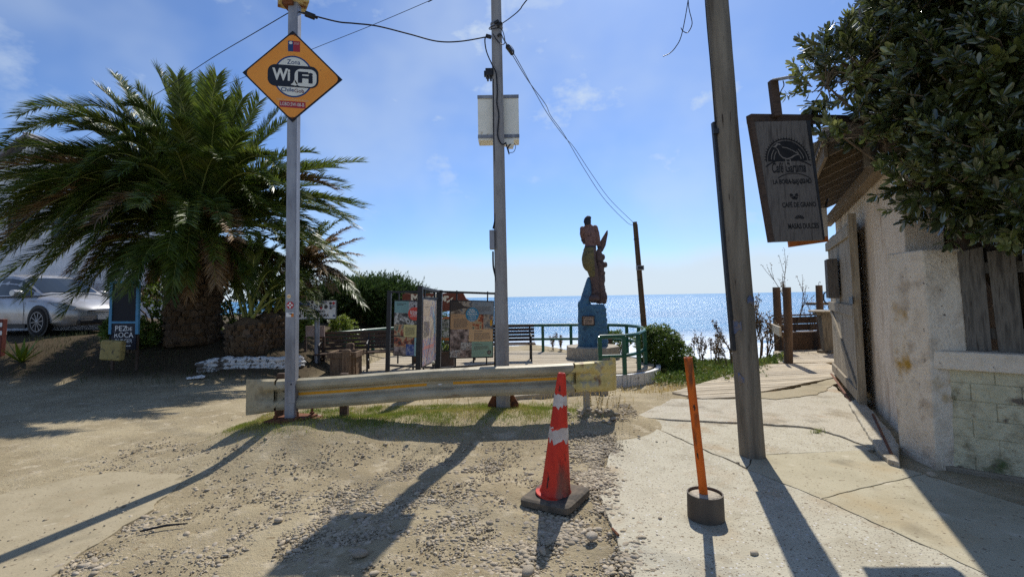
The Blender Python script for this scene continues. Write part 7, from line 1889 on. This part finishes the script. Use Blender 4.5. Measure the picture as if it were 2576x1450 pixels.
for z in (1.12, zt_ - .2): MB().prism([wpt(-.0, -.192, z), wpt(Lw, -.192, z), wpt(Lw, -.192, z + .09), wpt(0, -.192, z + .09)], -wnn * .04).build('rail', M_wood_picket, fen)

# ---- hanging cafe sign
ys_ = 4.35
tl, tr_, br, bl = P(1888, 306, ys_), P(2036, 303, ys_), P(2073, 603, ys_), P(1940, 608, ys_)
sgn2 = thing('cafe_sign', tl, 'dark weathered hanging board with a gull emblem for the cafe', 'hanging sign')
f = Frame(bl, br - bl, tl - bl)
r_ = ((br - bl) + (tr_ - tl)).normalized(); u_v = ((tl - bl) + (tr_ - br)).normalized()
depth = Vector((.0, .055, 0))
MB().prism([bl, br, tr_, tl], depth).build('board', M_wood_dark, sgn2, bevel=.004)
MB().prism([tl + (bl - tl) * .0 + Vector((-.003, -.004, 0)), tl + r_ * .035 + Vector((0, -.004, 0)), bl + r_ * .03 + Vector((0, -.004, 0)), bl + Vector((-.003, -.004, 0))][::-1], depth + Vector((0, .008, 0))).build('edge_strip', M_wood_brown, sgn2)
MB().prism([tr_ - r_ * .03 + Vector((0, -.005, 0)), tr_ + Vector((.006, -.005, 0)), br + Vector((.006, -.005, 0)), br - r_ * .006 + Vector((0, -.005, 0))][::-1], depth + Vector((0, .010, 0))).build('edge_strip', M_black, sgn2)
e0, e1 = P(1884, 299, ys_ + .03), P(2200, 302, ys_ + .45)
MB().bar(e0, e1, .07, .075).build('bracket_beam', M_wood_brown, sgn2, bevel=.004)
# drawing grid of the sign: zoomed pixel grid of the emblem
O = tl; ex = (tr_ - tl) / 148.0; ey = (bl - tl) / 302.0
class GridF:
    def __init__(s, c=.004): s.n = (ex.cross(-ey)).normalized()
    def pt(s, a, b, c=0.0):
        x = a - 1888; y = b - 306
        return O + ey * y + (ex * (1 - y / 302 * .10)) * (x - y * 0.1722 + y * 52 / 302 * 0) + s.n * c
class LinF:
    """Straight lettering frame on the board around a point of the photograph."""
    def __init__(s, px, py, k): s.o = P(px, py, ys_); s.r = (r_).normalized(); s.u = u_v; s.n = r_.cross(u_v).normalized(); s.k = k
    def pt(s, a, b, c=0.0): return s.o + s.r * a * s.k + s.u * b * s.k + s.n * c
kk = ys_ / 1200
lf = LinF(1979, 388, kk)
mb = MB()
for k in range(26):                                                # toothed ring round the emblem
    a0, a1 = math.pi * (k / 26), math.pi * ((k + .55) / 26)
    mb.face([lf.pt(55 * math.cos(a0), -18 + 58 * math.sin(a0), .0015), lf.pt(61 * math.cos((a0 + a1) / 2), -18 + 64 * math.sin((a0 + a1) / 2), .0015), lf.pt(55 * math.cos(a1), -18 + 58 * math.sin(a1), .0015)])
def arcband(mb, cx, cy, rx, ry, w, a0, a1, c, mi=0, n=28):
    aa = np.linspace(a0, a1, n)
    for p, q in zip(aa[:-1], aa[1:]):
        mb.face([lf.pt(cx + rx * math.cos(p), cy + ry * math.sin(p), c), lf.pt(cx + (rx + w) * math.cos(p), cy + (ry + w) * math.sin(p), c), lf.pt(cx + (rx + w) * math.cos(q), cy + (ry + w) * math.sin(q), c), lf.pt(cx + rx * math.cos(q), cy + ry * math.sin(q), c)], mi)
mb.face([lf.pt(50 * math.cos(a), -18 + 53 * math.sin(a), .0015) for a in np.linspace(0, math.pi, 30)])
arcband(mb, 0, -18, 52.5, 56, 3.2, 0, math.pi, .0015)
arcband(mb, 0, -88, 86, 74, 3.5, .85, 2.29, .0018)                  # ground line under the bird
arcband(mb, 8, -119, 70, 68, 2.4, .95, 2.15, .0018)
for k in range(7): mb.face([lf.pt(14 + (k - 3) * 9, -68 - 2.5 * (3 - abs(k - 3)), .0018), lf.pt(20 + (k - 3) * 9, -68 - 2.5 * (3 - abs(k - 3)), .0018), lf.pt(17 + (k - 3) * 9, -75 - 2.5 * (3 - abs(k - 3)), .0018)])
M_burn = mat('burnt_black_print', [c8(20, 20, 22), c8(34, 32, 32)], rough=.8, scale=14, bump=.1)
bd = mb.build('emblem', M_burn, sgn2)
mb = MB()
outl_ = [(-34, 20), (-27, 23), (-22, 29), (-14, 28), (-10, 20), (4, 17), (18, 9), (34, -2), (22, -4), (12, -10), (0, -14), (-12, -10), (-20, 0), (-22, 12), (-27, 19)]
o2 = [(x * .86 - .5, y * .84 + 1) for x, y in outl_]
for i in range(len(outl_)):
    j = (i + 1) % len(outl_); mb.face([lf.pt(*outl_[i], .003), lf.pt(*outl_[j], .003), lf.pt(*o2[j], .003), lf.pt(*o2[i], .003)])
for x in (-6, 5): mb.face([lf.pt(x, -13, .003), lf.pt(x + 2.4, -13, .003), lf.pt(x + 2.4, -31, .003), lf.pt(x, -31, .003)])
for k in (34, 41): arcband(mb, 0, -18, k, k + 3, 1.6, .12, .75, .003); arcband(mb, 0, -18, k, k + 3, 1.6, 2.4, 3.02, .003)
mb.build('gull_outline', mat('pale_wood_line', [c8(120, 112, 104)], bump=0), sgn2)
mb = MB()
mb = MB(); l2 = LinF(1984, 421, kk); text(mb, l2, 'Café Garuma', 0, 0, .0018, width=86, height=27, bold=.02, shear=.28); mb.build('lettering', M_burn, sgn2)
mb = MB(); l3 = LinF(1993, 456, kk); text(mb, l3, 'LA BOCA-NAVIDAD', 0, 0, .0018, width=98, height=13, bold=.03); mb.build('lettering', M_burn, sgn2)
mb = MB(); l4 = LinF(2010, 513, kk); text(mb, l4, 'CAFÉ DE GRANO', 0, 0, .0018, width=86, height=16, bold=.03); mb.build('lettering', M_burn, sgn2)
mb = MB(); l5 = LinF(2021, 568, kk); text(mb, l5, 'MASAS DULCES', 0, 0, .0018, width=78, height=14, bold=.03); mb.build('lettering', M_burn, sgn2)
mb = MB()
l6 = LinF(1998, 494, kk)
for dx, rt in ((-5, .5), (5, -.35)):
    aa = np.linspace(0, 2 * math.pi, 14, endpoint=False)
    for s_0 in (0, 1):
        h_ = aa[:8] if s_0 == 0 else np.append(aa[7:], aa[0]); pts = [(4.6 * math.cos(a) + (.7 if s_0 else -.7) * 0, 8 * math.sin(a)) for a in h_]
        off_ = .8 if s_0 == 0 else -.8
        mb.face([l6.pt(dx + (x * math.cos(rt) - (y + off_) * math.sin(rt)), x * math.sin(rt) + (y + off_) * math.cos(rt), .0018) for x, y in pts])
mb.build('coffee_bean_print', M_burn, sgn2)
mb = MB()
l7 = LinF(2011, 548, kk)
for k in range(6):
    a0, a1 = .25 + k * .45, .25 + k * .45 + .34
    mb.face([l7.pt(4 * math.cos(a0), 3 * math.sin(a0) - 4, .0018), l7.pt(13 * math.cos(a0), 11 * math.sin(a0) - 4, .0018), l7.pt(13.5 * math.cos(a1), 12 * math.sin(a1) - 4, .0018), l7.pt(4 * math.cos(a1), 3 * math.sin(a1) - 4, .0018)])
mb.build('pastry_print', M_burn, sgn2)
# little lamp on a stub post above the sign
q0, q1 = P(1955, 294, ys_ + .03), P(1944, 203, ys_ + .03)
MB().bar(q0, q1, .072, .06, up=(0, -1, 0)).build('lamp_post', M_wood_brown, sgn2, bevel=.004)
lampa, lampb = P(1950, 201, ys_ + .0), P(1994, 193, ys_ - .12)
MB().bar(P(1946, 203, ys_ + .03), lampa, .02, .02).bar(lampa, lampb, .13, .014, up=(0, -.35, 1)).build('lamp_head', M_steel, sgn2, bevel=.003)
MB().tube(smooth_path([P(1970, 203, ys_), P(1972, 215, ys_), P(1965, 228, ys_), P(1962, 240, ys_)]), .005, 5).build('lamp_cable', M_cable, sgn2)
# second board farther back
y2 = 6.6
s2 = thing('orange_edged_sign', P(2040, 560, y2), 'pale sign board with a rusty orange lower edge hanging behind the cafe sign', 'hanging sign')
MB().prism([P(1990, 612, y2), P(2084, 604, y2), P(2080, 522, y2), P(1975, 530, y2)], (0, .04, 0)).build('board', mat('pale_sign_board', [c8(196, 190, 180), c8(212, 206, 196)], rough=.6, scale=5, bump=.05), s2)
MB().prism([P(1988, 621, y2 - .006), P(2085, 607, y2 - .006), P(2083, 594, y2 - .006), P(1986, 606, y2 - .006)], (0, .05, 0)).build('rusty_edge', mat('orange_rust', [c8(190, 112, 48), c8(150, 84, 40)], rough=.7, scale=9), s2)
MB().bar(P(2076, 522, y2 + .02), P(2082, 500, y2 + .3), .02, .02).build('hook', M_black, s2)
# tall timber post with an arm above the roof
t0, t1 = P(2192, 420, 4.78), P(2180, 18, 4.72)
tp_ = thing('roof_post', t0, 'square weathered post with a sloping arm rising beside the cafe roof', 'timber post')
MB().bar(t0, t1, .10, .10, up=(0, -1, 0)).build('post', M_wood_picket, tp_, bevel=.006)
MB().bar(P(2176, 20, 4.64), P(2290, 48, 4.9), .09, .085).build('arm', M_wood_picket, tp_, bevel=.004)
MB().tube([P(2196, 260, 4.62), P(2197, 100, 4.62), P(2193, -30, 4.62)], .018, 6).build('conduit', M_cable, tp_)
fl0 = P(2088, 290, 5.3)

# ---- big glossy tree over the wall
tr0 = wpt(.75, -.95, 0)
tree = thing('leafy_tree', tr0, 'large glossy leaved tree overhanging the garden wall and cafe corner', 'tree')
def lf_blob(px, py, Y, rx, rz_, ry=None): c = P(px, py, Y); return ((c.x, c.y, c.z), (rx, ry or rx, rz_))
tb_ = [lf_blob(2150, 190, 4.45, .34, .34), lf_blob(2080, 215, 4.45, .18, .16), lf_blob(2230, 130, 4.55, .42, .45), lf_blob(2330, 80, 4.25, .5, .55), lf_blob(2470, 70, 4.15, .75, .75), lf_blob(2390, 250, 4.15, .40, .40), lf_blob(2420, 260, 4.05, .7, .65),
       lf_blob(2560, 200, 3.85, .75, .8), lf_blob(2440, 420, 3.95, .40, .42), lf_blob(2460, 430, 3.85, .55, .5), lf_blob(2590, 420, 3.65, .6, .6), lf_blob(2440, 480, 3.85, .28, .24), lf_blob(2500, 500, 3.75, .4, .22), lf_blob(2620, 510, 3.55, .45, .26),
       lf_blob(2120, 345, 4.30, .12, .06), lf_blob(2700, 250, 3.85, .9, 1.1), lf_blob(2640, -60, 4.25, .9, .7), lf_blob(2420, -80, 4.45, .8, .5), lf_blob(2330, 470, 4.1, .10, .10)]
def sprays(name, blobs, n, L, m, parent):
    PP, DD, SS = [], [], []
    tw = MB(); rnd = random.Random(n)
    tot = sum(b[1][0] * b[1][2] for b in blobs)
    for c, r in blobs:
        for k in range(max(3, int(n * r[0] * r[2] / tot))):
            d = Vector((rnd.gauss(0, 1), rnd.gauss(-.25, 1), rnd.gauss(.1, 1))).normalized()
            a = Vector(c) + Vector((d.x * r[0], d.y * r[1], d.z * r[2])) * rnd.uniform(.35, .8)
            ln = rnd.uniform(.22, .42); g = (d + Vector((rnd.gauss(0, .35), rnd.gauss(0, .35), .35 + rnd.gauss(0, .3)))).normalized()
            side = orth(g)[1] * rnd.uniform(-.08, .08)
            pts = [a, a + g * ln * .5 + side, a + g * ln + Vector((0, 0, .04))]
            tw.tube(pts, [.006, .004, .002], 4, cap=False)
            for j in range(6):
                t = .30 + .14 * j; p = pts[0] * (1 - t) ** 2 + pts[1] * 2 * t * (1 - t) + pts[2] * t * t
                PP.append((p + Vector((rnd.gauss(0, .012), rnd.gauss(0, .012), rnd.gauss(0, .012))))[:]); DD.append((g + Vector((rnd.gauss(0, .3), rnd.gauss(0, .3), rnd.gauss(0, .3))))[:]); SS.append(L * rnd.choice((.6, .8, 1.0, 1.15, 1.35)) * (1 if j < 5 else .85))
    PP, DD, SS = np.array(PP), np.array(DD), np.array(SS)
    Vs, Fs, o = [], [], 0
    for q in range(4):
        i = slice(q, None, 4); V, F = merge(*ros_broad[q], TM(PP[i], frames(DD[i]), SS[i])); Vs.append(V); Fs.append(F + o); o += len(V)
    tw.build('twigs', M_bark, parent, kind='stuff')
    return np_mesh(name, np.concatenate(Vs), np.concatenate(Fs), m, parent)
sprays('crown', tb_, 950, .105, M_leaf_shrub, tree)
sprays('young_leaves', tb_, 300, .09, M_leaf_shrub2, tree)
fill('inner_foliage', [(c, (r[0] * .75, r[1] * .6, r[2] * .75)) for c, r in tb_ if r[0] > .35], 2600, .13, M_leaf_shrub, tree, shell=.2, gap=.2)
mb = MB(); rnd = random.Random(4)
zt0_ = Vector((tr0.x, tr0.y, 1.2)); mb.tube([V2(tr0, -.2), zt0_, zt0_ + Vector((.05, .05, .5))], [.12, .10, .09], 8)
for c, r in tb_:
    c = Vector(c); a = zt0_ + Vector((rnd.uniform(-.05, .05), rnd.uniform(-.05, .05), rnd.uniform(-.2, .4))); m_ = a.lerp(c, .55) + Vector((rnd.uniform(-.1, .1), rnd.uniform(-.1, .1), .12)); mb.tube(smooth_path([a, m_, c], 5), [.045 - .0038 * i for i in range(11)], 6)
    for k in range(10):
        d = Vector((rnd.gauss(0, 1), rnd.gauss(0, 1), rnd.gauss(.3, 1))).normalized(); e = c + Vector((d.x * r[0], d.y * r[1], d.z * r[2])) * .95; mb.tube([c, c.lerp(e, .5) + Vector((0, 0, .03)), e], [.010, .007, .003], 4)
mb.build('trunk', M_bark, tree, smooth='auto')

# ================================================================== TERRACE FURNITURE
def post_at(px, pyt, pyb, zb_, r, label, lean=0.0):
    b = G(px + (8 if lean else 5), pyb, zb_); t = P(px, pyt, b.y)
    o = thing('terrace_post', b, label, 'timber post', 'round posts of the cafe terrace')
    MB().tube([Vector((b.x, b.y, -.4)), b, b.lerp(t, .5) + Vector((.012, 0, 0)), t], [r, r * 1.02, r, r * .95], 12, jit=.03).build('shaft', mat('red_brown_post', [c8(82, 64, 50), c8(98, 78, 62), c8(68, 54, 44)], rough=.85, scale=5, stretch=(1, 1, .2), bump=.4), o, smooth='auto')
    return o, b, t
o1, b1_, t1_ = post_at(1953, 722, 880, .02, .095, 'left round post of the terrace entrance holding a pale plank'); o2_, b2_, t2_ = post_at(1979, 722, 912, .03, .085, 'middle round post nearest the boardwalk'); o3, b3_, t3_ = post_at(2060, 717, 880, .02, .085, 'right round post with a wire hook on its top')
MB().tube(smooth_path([t3_ + Vector((0, 0, -.02)), t3_ + Vector((0, 0, .06)), t3_ + Vector((.03, 0, .09)), t3_ + Vector((.05, 0, .06))]), .006, 5).build('hook', M_black, o3)
p0, p1 = P(1938, 822, b1_.y - .6), P(1963, 834, b2_.y - .1)
o = MB().bar(p0, p1, .04, .20).build('plank_stub', M_wood_grey, None); props(o, 'short pale plank nailed between the two left terrace posts', 'plank')
la, lb_ = P(1948, 850, 13.4), P(2130, 838, 13.9)
par = thing('terrace_parapet', V2(la, .03), 'low dark timber parapet along the seaward side of the terrace', 'parapet')
for k in range(4):
    z0_ = .05 + .20 * k; MB().bar(V2(la, z0_ + .09), V2(lb_ + (lb_ - la) * .6, z0_ + .09), .05, .185).build('board', M_wood_brown, par, bevel=.004)
MB().bar(V2(la, .885), V2(lb_ + (lb_ - la) * .6, .885), .14, .04).build('cap_rail', M_wood_brown, par)
ka, kb_ = P(1958, 878, 12.6), P(2120, 868, 13.0)
o = MB().bar(V2(ka, .26), V2(kb_ + (kb_ - ka) * .5, .26), .30, .46).build('timber_planter', M_wood_brown, None, bevel=.01); props(o, 'long low brown planter trough standing before the terrace parapet', 'planter')
c1 = P(2083, 885, 11.9); zt1_ = P(2083, 779, 11.9).z
tab = thing('bar_table', (c1.x, c1.y, .03), 'tall round topped wooden bar table on the terrace', 'table')
MB().lathe([(.36, 0), (.38, .015), (.38, .035), (.36, .045)], Vector((c1.x, c1.y, zt1_ - .05)), 28).build('top', M_wood_grey, tab)
MB().box((c1.x, c1.y, (zt1_ + .03) / 2), (.24, .12, zt1_ - .12), taper=1.5).build('pedestal', M_wood_picket, tab, bevel=.006)
MB().box((c1.x, c1.y, zt1_ - .09), (.56, .16, .06)).build('top_support', M_wood_picket, tab)
MB().box((c1.x, c1.y, .06), (.46, .14, .07)).box((c1.x, c1.y, .06), (.14, .46, .068)).build('foot', M_wood_picket, tab)
c2 = P(2086, 763, 13.2)
tb2 = thing('wall_table', (c2.x, c2.y, c2.z - .2), 'thick plank shelf table fixed to the right terrace post', 'table')
MB().box(c2, (1.0, .5, .07)).build('top', M_wood_rafter, tb2, bevel=.006)
MB().tube(smooth_path([Vector((c2.x - .1, 13.1, c2.z - .05)), Vector((c2.x - .05, 13.1, c2.z - .22)), Vector((c2.x + .06, 13.1, c2.z - .2)), Vector((c2.x + .03, 13.1, c2.z - .1))]), .012, 5).build('scroll_bracket', M_black, tb2)
c3 = P(2110, 812, 12.2); o = MB().box(c3, (.5, .3, .05)).box((c3.x, c3.y, c3.z / 2), (.08, .2, c3.z - .06)).build('bench_seat', M_wood_grey, None); props(o, 'low pale bench seat partly hidden by the gate', 'bench')
